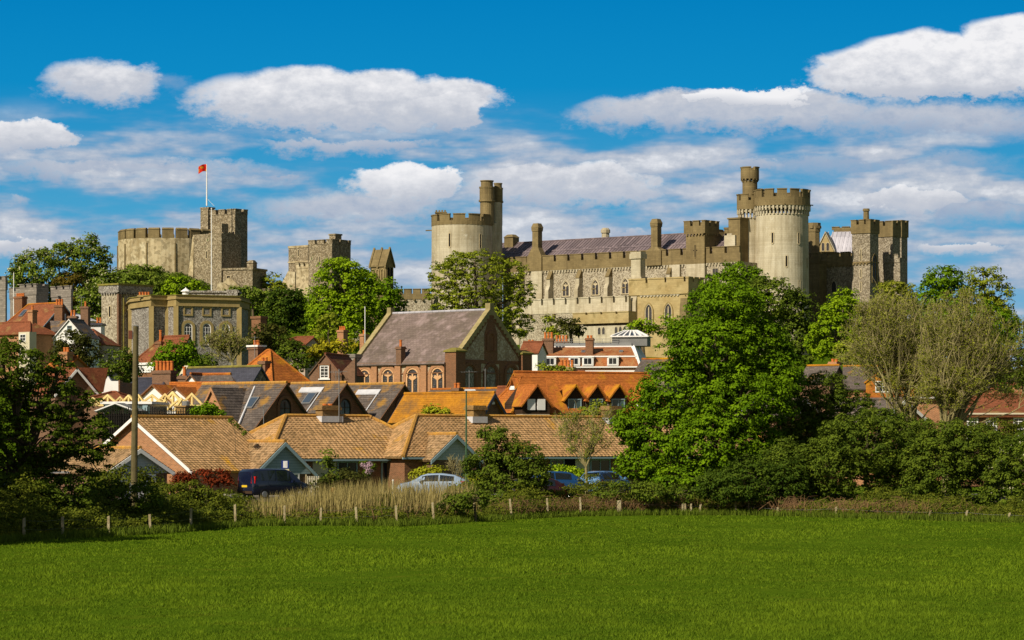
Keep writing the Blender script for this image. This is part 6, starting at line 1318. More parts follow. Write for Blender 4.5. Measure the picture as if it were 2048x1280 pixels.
T('ivy', 'ivy trailing down the hip of the brick gabled bungalow roof', 'climber', 188, [(462, 842, 5, 5), (471, 850, 5, 4), (479, 858, 5, 4), (488, 866, 5, 4)], 'hedge', 470, crown='foliage', r0=.02, leaf=.12, rc=.16)
T('garden_bush', 'yellow green bush behind the long bungalow ridge', 'bush', 208, [(875, 824, 16, 9), (892, 828, 12, 8), (862, 829, 12, 7)], 'yellow', 876, crown='foliage')
T('garden_bush', 'olive bush on the long bungalow ridge by the right chimney', 'bush', 215, [(1195, 820, 24, 9), (1175, 824, 12, 7)], 'olive', 1190, crown='foliage')
# ---- bungalow gardens
T('conifer', 'small pointed conifer by the blue boarded gable', 'tree', 181, [(657, 930, 9, 22), (656, 955, 18, 22), (660, 970, 26, 16)], 'hedge', 657, r0=.06)
T('dark_bush', 'dark domed garden bush in front of the bungalow window', 'bush', 178, [(690, 962, 34, 18), (655, 975, 24, 18), (722, 965, 20, 12)], 'yew', 690, crown='foliage', r0=.05)
T('red_hedge', 'red leaved hedge left of the dark blue van', 'hedge', 174, [(400, 958, 26, 16), (432, 958, 28, 16), (455, 965, 20, 14), (370, 965, 22, 14)], 'red', 425, crown='foliage', r0=.04)
T('garden_hedge', 'green garden hedge at the foot of the telegraph pole', 'hedge', 160, [(215, 965, 30, 20), (250, 962, 30, 22), (292, 962, 26, 22), (190, 975, 26, 22)], 'bramble', 245, crown='foliage', r0=.04)
T('garden_bush', 'clipped yellow green bush above the silver blue car', 'bush', 184, [(850, 948, 18, 7), (872, 947, 16, 7), (838, 953, 10, 6)], 'yellow', 855, crown='foliage', r0=.03)
T('garden_bush', 'small variegated yellow bush at the foot of the street lamp', 'bush', 176, [(948, 957, 12, 7), (958, 962, 12, 8)], 'yellow', 950, crown='foliage', r0=.03)
T('garden_bush', 'bright clipped bush between the two blue cars', 'bush', 186, [(1130, 943, 22, 9), (1155, 948, 20, 12), (1120, 955, 16, 10)], 'bright', 1140, crown='foliage', r0=.03)
T('wisteria', 'lilac wisteria hanging beside the bungalow door', 'climber', 190, [(728, 928, 9, 6), (742, 935, 8, 10), (736, 945, 8, 8)], 'hedge', 738, crown='foliage', r0=.03, leaf=.12, rc=.2)
V_, F_, t_, c_ = foliage(px_lobes(189, [(738, 935, 7, 12), (727, 930, 5, 5)], X(738, 190), 190, ground_z(X(738, 190), 190)), .12, .15, .8)
npmesh('blossom', V_ + np.array([0, -1.0, 0]), F_, LEAF['lilac'], t_, parent=[o for o in C.objects if o.name.startswith('wisteria')][0])
# ---- big trees of the hedgerow
T('maple_tree', 'very large bright green maple standing in front of everything right of centre', 'tree', 172, [(1465, 610, 62, 42), (1430, 690, 100, 62), (1510, 700, 78, 60), (1370, 790, 98, 68), (1480, 800, 100, 70), (1560, 740, 48, 40), (1320, 870, 74, 62), (1420, 890, 90, 66), (1500, 900, 70, 60), (1270, 850, 40, 34), (1280, 930, 46, 34), (1380, 960, 80, 30)], 'maple', 1420, leaf=.19, rc=.46, dens=1.5, r0=.32, nb=90, up=.55)
T('hedgerow_tree', 'large dark loose tree at the left edge in front of the houses', 'tree', 130, [(40, 740, 70, 50), (-20, 820, 90, 80), (95, 790, 70, 50), (150, 840, 60, 36), (60, 880, 100, 60), (185, 895, 46, 24), (130, 930, 80, 44), (20, 950, 100, 50), (205, 862, 34, 14), (120, 730, 26, 16), (180, 800, 24, 14), (0, 705, 60, 30)], 'oak', 45, leaf=.145, rc=.32, dens=.75, r0=.28, nb=140, flat=.5)
T('hawthorn', 'bushy dark hawthorn in front of the long bungalow roof', 'bush', 165, [(1005, 895, 36, 34), (985, 870, 28, 16), (1045, 920, 40, 32), (968, 935, 42, 34), (1025, 955, 56, 32), (1066, 950, 36, 30), (1000, 985, 80, 26), (930, 985, 40, 18)], 'hedge', 1010, leaf=.15, rc=.34, dens=.95, r0=.12, nb=60, crown='crown')
for i, (lb, Y, lo, m, de) in enumerate([
  ('tall bush at the back of the thicket, left of the willow trunks', 180, [(1620, 900, 60, 56), (1700, 900, 70, 50), (1780, 905, 60, 46), (1560, 930, 50, 50)], 'bramble', 1.2),
  ('tall bush at the back of the thicket under the right willow', 178, [(1860, 905, 60, 46), (1930, 915, 66, 44), (2010, 915, 60, 44), (2080, 920, 50, 50)], 'bramble', 1.2),
  ('dense dark bush below the grey gabled house, left one of the right hand thicket', 176, [(1640, 795, 62, 46), (1605, 850, 56, 50), (1690, 825, 60, 48), (1650, 880, 80, 50), (1570, 900, 50, 50)], 'hedge', 1.),
  ('broad olive bush in the middle of the right hand thicket', 167, [(1730, 890, 100, 62), (1650, 930, 80, 56), (1800, 885, 80, 54), (1700, 960, 120, 50), (1570, 940, 60, 56), (1810, 960, 70, 50), (1760, 845, 50, 26)], 'hedge', 1.),
  ('bush of the right hand thicket below the red brick building', 164, [(1930, 895, 76, 50), (1870, 930, 70, 66), (1980, 925, 76, 56), (1920, 980, 110, 44), (1880, 870, 40, 30)], 'hedge', 1.),
  ('rightmost bush of the thicket, cut by the frame and flecked with white blossom', 160, [(2040, 925, 56, 54), (2020, 980, 60, 44), (2090, 960, 60, 60)], 'hedge', .9),
  ('rounded bush hiding the lower wall of the red brick building', 172, [(1990, 870, 50, 30), (2050, 880, 50, 34), (1930, 875, 36, 22)], 'bramble', .9),
  ('low dark bush under the right side of the big maple', 166, [(1500, 960, 60, 46), (1560, 965, 60, 50), (1450, 975, 60, 36)], 'dark', 1.),
  ('low bush in the hollow left of the big maple trunk', 167, [(1300, 985, 50, 20), (1240, 985, 50, 18), (1360, 990, 40, 20)], 'hedge', .9),
  ('dark green bush left of the dark hawthorn at the fence', 150, [(950, 1000, 30, 20), (910, 1010, 34, 18)], 'hedge', .9),
  ('shaded bush at the foot of the left edge tree', 128, [(60, 1000, 70, 40), (0, 990, 60, 44), (130, 1000, 50, 40)], 'hedge', 1.),
  ('shaded bush below the telegraph pole', 134, [(215, 1000, 50, 34), (280, 1005, 46, 34)], 'hedge', 1.),
  ('bush covering the fence left of the dark blue van', 142, [(350, 1000, 44, 30), (410, 1008, 44, 28), (380, 985, 30, 22)], 'bramble', 1.),
  ('flowering elder bush directly below the dark blue van', 150, [(440, 1005, 34, 22), (480, 1015, 40, 20)], 'bramble', .9)]):
    T('hedgerow_bush', lb, 'bush', Y, lo, m, leaf=.145, rc=.32, dens=de, r0=.07, nb=50, blossom=.25 if 'white' in lb or 'elder' in lb else 0, crown='foliage', group='bushes of the hedgerow')
for i_, (a_, b_) in enumerate([(300, 548), (260, 548), (345, 560), (225, 565), (380, 575)]):
    T('mound_bush', ['dark bush under the middle of the curved keep wall', 'dark bush under the left half of the curved keep wall', 'dark bush left of the crumbling fore tower', 'dark bush at the left end of the curved keep wall', 'green bush hugging the foot of the crumbling fore tower'][i_], 'bush', 622, [(a_, b_, 30, 14), (a_ + 14, b_ + 10, 30, 18), (a_ - 14, b_ + 12, 30, 18), (a_, b_ + 28, 44, 22)], 'chestnut', a_, crown='foliage', group='bushes on the castle mound', nb=10)
T('tall_tree', 'tree outside the left edge that shades the hedge', 'tree', 112, [(-560, 560, 330, 200), (-450, 800, 260, 200), (-700, 800, 260, 200)], 'dark', -560, leaf=.3, rc=.7, dens=.8)
T('tall_tree', 'second tree outside the left edge shading the hedge', 'tree', 125, [(-330, 700, 200, 170), (-270, 860, 200, 140), (-450, 900, 200, 140)], 'dark', -330, leaf=.3, rc=.7, dens=.8)
T('garden_tree', 'green tree at the right edge above the red brick building', 'tree', 235, [(2035, 730, 30, 50), (2060, 690, 40, 50), (2015, 760, 26, 30)], 'hedge', 2050, dens=.8)
T('dark_tree', 'green tree mass glimpsed low behind the left half bare willow', 'tree', 330, [(1750, 690, 50, 36), (1700, 710, 34, 26), (1810, 680, 40, 36)], 'olive', 1750, dens=.8)
T('dark_tree', 'green tree mass glimpsed low behind the right half bare willow', 'tree', 330, [(1900, 680, 50, 40), (1960, 700, 50, 40), (1870, 720, 34, 26)], 'olive', 1910, dens=.8)
T('shrub_thicket', 'bushes on the grassy slope right of the keep entrance', 'bush', 585, [(500, 592, 24, 14), (475, 590, 22, 12), (530, 600, 22, 16), (550, 612, 22, 18)], 'chestnut', 505, crown='foliage')

# ---- twiggy trees
def twig_tree(name, label, Y, base, base_py, lobes, mat, leafn, r0=.16, n0=9, seed=1, levels=(6, 6, 5), twr=.012, bark='bark_pale', upb=.28, leaf=.12, fork=None, cat='tree'):
    ox = X(base, Y); oz = ground_z(ox, Y); t = thing(name, label, cat, (ox, Y, oz)); L = px_lobes(Y, lobes, ox, Y, oz, .8)
    rr = random.Random(seed); mb = MB(); tips = []
    def inside(p, k=1.): return any(sum(((p[i] - c[i]) / (r[i] * k)) ** 2 for i in range(3)) < 1 for c, r in L)
    top = Vector((0, 0, max(.4, (Z(fork or base_py, Y) - oz))))
    mb.tube([(0, 0, -.2), (.05, 0, top.z * .5), top], [r0 * 1.7, r0 * 1.3, r0 * 1.25], 8)
    allc = [Vector(c) for c, r in L]
    def path(p, d, Ln, n, curl, up):
        pts = [p]; d = d.copy()
        for k in range(n):
            d = (d + Vector((rr.gauss(0, curl), rr.gauss(0, curl), rr.gauss(0, curl) + up))).normalized(); p = p + d * (Ln / n); pts.append(p)
        return pts, d
    def grow(p, d, Ln, r, lv):
        n = 5 if lv == 0 else (4 if lv == 1 else 3); pts, d2 = path(p, d, Ln, n, .16 if lv < 2 else .22, upb * (.35 if lv == 0 else .5))
        if not inside(pts[-1], 1.2): pts, d2 = path(p, d, Ln * .45, n, .2, upb * .3)
        mb.tube(pts, [max(r * (1 - .75 * k / n), twr * .6) for k in range(n + 1)], 5 if lv < 1 else (4 if lv < 2 else 3))
        if lv >= len(levels): tips.append(pts); return
        for k in range(levels[lv]):
            f_ = rr.uniform(.22, 1.); i = min(int(f_ * n), n - 1); q = pts[i].lerp(pts[i + 1], f_ * n - i)
            if not inside(q, 1.05): continue
            dd = (d2 * .9 + Vector((rr.gauss(0, .55), rr.gauss(0, .55), rr.gauss(.1, .5)))).normalized()
            grow(q, dd, Ln * rr.uniform(.38, .62), max(r * .42, twr), lv + 1)
    for k in range(n0):
        c = allc[k % len(allc)]; cr = L[k % len(L)][1]; tgt = c + Vector((rr.uniform(-.7, .7) * cr[0], rr.uniform(-.7, .7) * cr[1], rr.uniform(-.3, .8) * cr[2])); d = (tgt - top); grow(top, d.normalized(), d.length * rr.uniform(.9, 1.15), r0 * rr.uniform(.5, .8), 0)
    mb.build('branches', M[bark], t, uv=False)
    P = []
    for pts in tips:
        for _ in range(leafn): i = rr.randrange(len(pts) - 1); P.append(pts[i].lerp(pts[i + 1], rr.random()) + Vector((rr.gauss(0, .07), rr.gauss(0, .07), rr.gauss(0, .07))))
    if P:
        P = np.array(P); Nn = unit(rng.normal(size=P.shape) + np.array([0, -.3, .5])); V, Fq = leafquads(P, Nn, leaf, .5)
        npmesh('leaves', V, Fq, LEAF[mat], rng.random(len(Fq)), parent=t)
    return t
twig_tree('willow_tree', 'left one of two half bare willows, leaning over the orange brick gable', 192, 1822, 890, [(1760, 660, 70, 55), (1800, 640, 70, 60), (1740, 720, 60, 50), (1810, 720, 60, 70), (1850, 690, 50, 70), (1715, 700, 50, 46), (1740, 780, 60, 46), (1830, 780, 60, 50), (1800, 600, 44, 30)], 'willow', 9, .16, 26, 3, (8, 7, 5), .013, leaf=.12, fork=900)
twig_tree('willow_tree', 'right one of two half bare willows, before the red brick building', 188, 1890, 890, [(1910, 650, 66, 60), (1960, 680, 66, 60), (1890, 720, 50, 60), (2000, 740, 50, 60), (1950, 780, 70, 50), (1890, 790, 60, 46), (2030, 780, 50, 50), (1920, 610, 44, 34), (2035, 710, 40, 54), (2060, 670, 40, 50)], 'willow', 9, .16, 26, 5, (8, 7, 5), .013, leaf=.12, fork=880)
twig_tree('sparse_tree', 'sparse pale green tree with bare twigs in front of the long bungalow', 174, 1172, 960, [(1170, 850, 40, 40), (1130, 850, 30, 30), (1200, 880, 34, 34), (1150, 900, 40, 30), (1215, 830, 20, 25)], 'olive', 5, .06, 9, 8, (6, 5, 4), .010, 'bark_pale', leaf=.10, fork=935)
twig_tree('magnolia_tree', 'bare pinkish budding tree in front of the flint building windows', 372, 465, 735, [(465, 680, 34, 36), (435, 690, 26, 26), (490, 690, 26, 30), (460, 705, 40, 26), (415, 690, 16, 16)], 'willow', 3, .14, 12, 11, (6, 6, 4), .035, leaf=.2, fork=725)
twig_tree('dry_shrub', 'leafless dry shrub in front of the pale boarded gable', 178, 915, 985, [(915, 930, 22, 26), (895, 935, 18, 20), (935, 930, 18, 24)], 'straw', 1, .03, 9, 13, (5, 4), .012, leaf=.06, fork=965, cat='shrub')
# ================================================================ FENCE, VERGE, MEADOW, VEHICLES, POLES
EDGE = [(-600, 1135), (-200, 1102), (0, 1086), (200, 1073), (400, 1060), (500, 1052), (640, 1050), (800, 1051), (900, 1046), (1000, 1040), (1160, 1032), (1300, 1030), (1500, 1030), (1650, 1035), (1850, 1040), (2048, 1046), (2300, 1052), (2700, 1062)]
def Yf(px): return 21600. / (np.interp(px, [e[0] for e in EDGE], [e[1] for e in EDGE]) - 900)
# road and pavement behind the hedge
def strip(name, y0, y1, z0, z1, mat, x0=-120, x1=120):
    mb = MB(); mb.box(x0, x1, y0, y1, z0, z1); return mb.build(name, mat, None, kind='structure')
M['asphalt'] = mkmat('asphalt', (.055, .052, .05), (.045, .043, .042), .5, spk=((.09, .085, .08), .4), spks=20); M['paving'] = mkmat('paving', (.24, .22, .19), (.2, .18, .155), .6, brick=(.6, .6, .01, (.12, .11, .1), .1))
strip('road', 172.3, 181.5, .3, .80, M['asphalt']); strip('pavement', 181.5, 184.2, .3, .91, M['paving'])
# fence: posts, wires
posts = [(48, 1035, 1066, 0), (125, 1033, 1068, 0), (217, 1031, 1062, 0), (301, 1028, 1058, 3), (382, 1016, 1047, 0), (471, 1008, 1040, 2), (569, 1010, 1044, 0), (640, 1015, 1049, -3), (714, 1013, 1051, 3), (794, 1010, 1050, 3), (868, 1004, 1042, 4),
         (951, 1005, 1032, 4), (1023, 997, 1024, 6), (1096, 996, 1031, 3), (1162, 994, 1027, 3), (1238, 1000, 1031, 0), (1365, 1007, 1022, 0), (1371, 1006, 1024, 2), (1382, 1007, 1024, 0), (1396, 1008, 1031, -10),
         (1471, 1004, 1030, 0), (1555, 1014, 1034, 0), (1670, 1013, 1036, -5), (1849, 1020, 1041, -24), (1928, 1020, 1043, -12), (2014, 1025, 1046, -10), (2110, 1026, 1050, 5)]
t = thing('wire_fence', 'wire fence of uneven weathered wooden posts along the edge of the meadow', 'fence', (X(1024, 150), 150, 0)); ox, oy = 0, 150
top = []
for i, (px, a, b, tilt) in enumerate(posts):
    Y = float(Yf(px)) + .35; x = X(px, Y) - ox; h = max(.75, (max(b, 1000) - a + 6) / F * Y); rr = random.Random(i); r = .055 if px != 1238 else .12
    mb = MB(); dx = math.tan(R(-tilt)) * h
    z0 = 0 if px < 900 or px > 1600 else 0
    zt = Z(a, Y); z0 = min(Z(b, Y), zt - .6) - .25
    mb.prism([(x - r, Y - oy - r, z0), (x + r, Y - oy - r, z0), (x + r, Y - oy + r, z0), (x - r, Y - oy + r, z0)], [(x + dx - r * .9, Y - oy - r * .9, zt - rr.random() * .06), (x + dx + r * .9, Y - oy - r * .9, zt), (x + dx + r * .9, Y - oy + r * .9, zt), (x + dx - r * .9, Y - oy + r * .9, zt - .04)])
    mb.build('post', M['wood_post'], t); top.append((x + dx * .8, Y - oy - r, zt - .12))
for dz in (0, .35):
    mb = MB()
    pts = []
    for a, b in zip(top, top[1:]): pts += [(a[0], a[1], a[2] - dz), ((a[0] + b[0]) / 2, (a[1] + b[1]) / 2, (a[2] + b[2]) / 2 - dz - .05)]
    mb.tube(pts, .004, 3); mb.build('wire', M['metal'], t)
# undergrowth along the fence (nobody could count it)
def blades(n, P, h, w, lean, mat, name, label, cat, tint=None, kind='stuff'):
    a = rng.uniform(0, 2 * np.pi, n); d = np.stack([np.cos(a), np.sin(a), np.zeros(n)], 1); ln = rng.normal(0, 1, (n, 2)) * lean
    top = P + np.stack([ln[:, 0] * h, ln[:, 1] * h, h], 1); mid = P + np.stack([ln[:, 0] * h * .3, ln[:, 1] * h * .3, h * .55], 1); w = w[:, None]
    V = np.stack([P - d * w, P + d * w, mid + d * w * .8, mid - d * w * .8, top], 1).reshape(-1, 3)
    k = np.arange(n)[:, None] * 5; Fq = np.concatenate([k + [0, 1, 2], k + [0, 2, 3], k + [3, 2, 4]], 0)
    ti = np.tile(rng.random(n) if tint is None else tint, 3)
    return npmesh(name, V, Fq, LEAF[mat], ti, label=label, cat=cat, kind=kind)
def gz(Xs, Ys): return np.interp(Ys, [0, 168, 173, 215], [0, 0, .72, .9])
n = 13000; px = rng.uniform(-400, 2400, n); hp = np.interp(px, [-500, 0, 200, 400, 500, 900, 960, 1100, 1250, 1350, 1500, 1700, 2048, 2500], [3.0, 2.8, 2.5, 2.0, 1.3, 1.15, 1.6, 1.9, 1.8, 1.6, 1.5, 1.5, 1.6, 1.7])
dep = rng.uniform(0, 1, n) ** .8; Y = Yf(px) + .5 + dep * np.interp(px, [0, 400, 900, 2048], [10, 9, 7, 6]); x = (px - 1024) / F * Y
zz = rng.uniform(0.05, 1, n) * hp * (.35 + .65 * dep) * (.75 + .35 * np.sin(px * .031) * np.sin(px * .013 + 1))
cc = np.stack([x, Y, zz + gz(x, Y)], 1); k = 26; m = n
d = unit(rng.normal(size=(m * k, 3))).reshape(m, k, 3); d[:, :, 2] = np.abs(d[:, :, 2]); P = (cc[:, None, :] + d * .3 * rng.uniform(.4, 1.1, (m, k, 1)) * np.array([1, 1, .7])).reshape(-1, 3); P[:, 2] = np.maximum(P[:, 2], .03)
V, Fq = leafquads(P, unit(d.reshape(-1, 3) + rng.normal(size=(m * k, 3)) * .5 + np.array([0, -.2, .4])), .125)
npmesh('undergrowth', V, Fq, LEAF['bramble'], np.repeat(rng.normal(.45, .22, m), k) + rng.normal(0, .15, m * k), label='tangle of bramble and nettle leaves along the whole fence', cat='undergrowth', kind='stuff')
# dead arching stems
mb = MB(); rr = random.Random(4)
for i in range(1500):
    pxx = rr.choice([rr.gauss(1270, 90), rr.gauss(1270, 60), rr.gauss(1560, 40), rr.gauss(1750, 60), rr.uniform(500, 2048), rr.uniform(1000, 1200)]); Y_ = float(Yf(pxx)) + rr.uniform(.3, 2.2); x_ = X(pxx, Y_); z_ = rr.uniform(.0, .5) + float(gz(x_, Y_)); L_ = rr.uniform(.5, 1.5); a = rr.uniform(-1, 1); b = rr.uniform(-.6, .3)
    mb.tube([(x_, Y_, z_), (x_ + a * L_ * .4, Y_ + b * L_ * .3, z_ + L_ * .5), (x_ + a * L_ * .9, Y_ + b * L_ * .6, z_ + L_ * rr.uniform(.1, .55))], [.012, .010, .006], 3)
mb.build('dead_bramble_stems', mkmat('dead_bramble', (.24, .14, .065), (.15, .085, .04), 2., bump=0), None, 'brown dead bramble stems arching through the undergrowth by the fence', uv=False, cat='undergrowth', kind='stuff')
# tall straw
n = 6500; px = np.concatenate([rng.uniform(480, 960, n // 2), rng.normal(690, 110, n // 2)]); Y = Yf(px) + rng.uniform(3, 16, n); x = (px - 1024) / F * Y
h = rng.uniform(.5, 1.25, n) * np.interp(px, [420, 500, 560, 650, 750, 850, 930, 980], [.5, .9, 1.1, 1.5, 1.7, 1.8, 1.7, .6]); h = np.maximum(h, .3)
P = np.stack([x, Y, gz(x, Y) + .2], 1)
blades(n, P, h, rng.uniform(.010, .02, n), .13, 'straw', 'tall_dry_grass', 'pale dry reeds standing between the fence and the cars', 'grass')
# rough long grass at the foot of the fence
n = 42000; px = rng.uniform(-400, 2400, n); Y = Yf(px) + rng.uniform(-1.2, 2.5, n); x = (px - 1024) / F * Y
blades(n, np.stack([x, Y, gz(x, Y) * 0], 1), rng.uniform(.12, .42, n), rng.uniform(.012, .025, n), .3, 'hedge', 'rough_grass', 'long rough dark grass at the foot of the fence', 'grass', tint=rng.normal(.6, .2, n))
# meadow
def fn(x, y, s, seed): 
    r_ = np.random.default_rng(seed); o = 0
    for k in range(7): a = r_.uniform(0, 6.28); f_ = s * r_.uniform(.5, 2.2); o = o + np.sin((x * math.cos(a) + y * math.sin(a)) * f_ + r_.uniform(0, 6.28))
    return o / 4
n = 420000; py = rng.uniform(1022, 1330, n); px = rng.uniform(-160, 2210, n); Y = 21600. / (py - 900); x = (px - 1024) / F * Y; ok = Y < Yf(px) + .3; x, Y = x[ok], Y[ok]; n = len(x)
x = x + rng.normal(0, .05, n); pat = fn(x, Y, 1.3, 1) * .5 + fn(x, Y * .55, .4, 2) * .6 + fn(x, Y, 4.5, 3) * .4; pat = pat + np.where(fn(x, Y, 2.2, 9) > 1.15, 1.1, 0)
h = rng.uniform(.035, .085, n) * (1 + .6 * np.clip(pat, -1, 1.7)) ; h = np.maximum(h, .02)
blades(n, np.stack([x, Y, np.zeros(n) - .01 + .04 * np.sin(x * .31) * np.sin(Y * .23)], 1), h, .0045 * (Y / 45) ** 1.1 * rng.uniform(.7, 1.5, n), .55, 'blade', 'meadow_grass', 'short grazed meadow grass filling the foreground', 'grass', tint=.48 + .36 * pat * np.where(pat > 1.2, -.9, 1) + rng.normal(0, .12, n))

# ---- telegraph pole, street lamp, sign, marker
f = Fr(268, 152, 0); z = f.z; t = fthing(f, 'telegraph_pole', 'thick wooden telegraph pole rising left of the brick gabled bungalow', 'telegraph pole')
mb = MB(); mb.tube([(0, 0, 0), (.02, 0, f.z(900)), (.1, 0, f.z(652))], [.19, .165, .135], 12); mb.build('pole', M['pole'], t)
mb = MB(); mb.box(-.27, -.08, -.13, .1, z(678), z(661)); mb.build('terminal_box', mkmat('rust_box', (.14, .05, .03), None), t)
mb = MB(); mb.cyl(-.02, 0, z(984), z(969), .21, .21, 12); mb.build('metal_collar', M['metal'], t)
mb = MB(); mb.box(.0, .2, -.12, .12, z(652.5), z(650.5)); mb.build('cap', M['metal'], t)
f = Fr(932.5, 171, 0, zb=.8); z = f.z; t = fthing(f, 'street_lamp', 'slim green street lamp with a flat grey head', 'street lamp')
mb = MB(); mb.tube([(0, 0, 0), (0, 0, 1.3)], .085, 8); mb.tube([(0, 0, 1.3), (0, 0, z(781))], [.06, .04], 8); mb.build('post', M['green_paint'], t)
mb = MB(); mb.prism([(-.1, -.12, z(782)), (.55, -.1, z(781)), (.55, .1, z(781)), (-.1, .12, z(782))], [(-.08, -.1, z(778)), (.5, -.07, z(778.5)), (.5, .07, z(778.5)), (-.08, .1, z(778))]); mb.build('lamp_head', M['flash'], t)
f = Fr(570, 180.3, 14, zb=.8); z = f.z; t = fthing(f, 'parking_sign', 'sign post with blue panel above a cream notice behind the dark blue van', 'sign')
mb = MB(); mb.tube([(0, .04, 0), (0, .04, z(921))], .035, 8); mb.build('post', M['metal'], t)
mb = MB(); mb.box(-.22, .22, -.03, 0, z(937), z(921)); pn = mb.build('blue_panel', mkmat('sign_blue', (.01, .03, .20), None, rough=.4, bump=0), t)
mb = MB(); mb.box(-.12, .14, -.036, -.031, z(935.5), z(922)); mb.build('white_notice', M['white'], pn)
mb = MB(); mb.box(.05, .065, -.041, -.037, z(933), z(924.5)); mb.build('thin_line', M['metal'], pn)
mb = MB(); mb.box(-.22, .24, -.03, 0, z(950), z(938)); p2 = mb.build('cream_notice', mkmat('sign_cream', (.62, .58, .36), None, rough=.4, bump=0), t)
for k in range(3): mb = MB(); mb.box(-.15, .15 - .06 * (k % 2), -.034, -.031, z(941.5 + 3 * k), z(940.6 + 3 * k)); mb.build('text_line', M['metal'], p2)
f = Fr(667, 166, 10, zb=.1); z = f.z; t = fthing(f, 'marker_post', 'short ochre wooden marker post standing in the dry reeds', 'post'); mb = MB(); mb.box(-.11, .11, -.08, .08, 0, z(976)); mb.build('shaft', mkmat('ochre_wood', (.42, .24, .07), (.34, .18, .05), 2.), t); mb = MB(); mb.prism([(-.12, -.09, z(976)), (.12, -.09, z(976)), (.12, .09, z(976)), (-.12, .09, z(976))], [(-.09, -.06, z(974.6)), (.09, -.06, z(974.6)), (.09, .06, z(974.6)), (-.09, .06, z(974.6))]); mb.build('cap', M['gold_trim'], t)
f = Fr(786, 170, 0, zb=.75); t = fthing(f, 'marker_post', 'low white post beside the garden edge left of the silver blue car', 'post'); mb = MB(); mb.cyl(0, 0, 0, f.z(961), .06, .05, 8); mb.build('shaft', M['cream'], t); mb = MB(); mb.cyl(0, 0, f.z(961), f.z(959), .065, .02, 8); mb.build('cap', M['white'], t)
f = Fr(614, 178, 8, zb=.9); z = f.z; t = fthing(f, 'garden_gate', 'small slatted wooden gate beside the blue boarded gable', 'gate')
mb = MB()
for k in range(6): mb.box(k * .13, k * .13 + .07, 0, .03, 0, 1.15)
mb.box(0, .72, .03, .06, .95, 1.03); mb.box(0, .72, .03, .06, .2, .28); mb.build('slats', M['cream'], t)
mb = MB(); mb.box(-.1, -.02, -.03, .07, 0, 1.25); mb.build('gate_post', M['wood_post'], t)

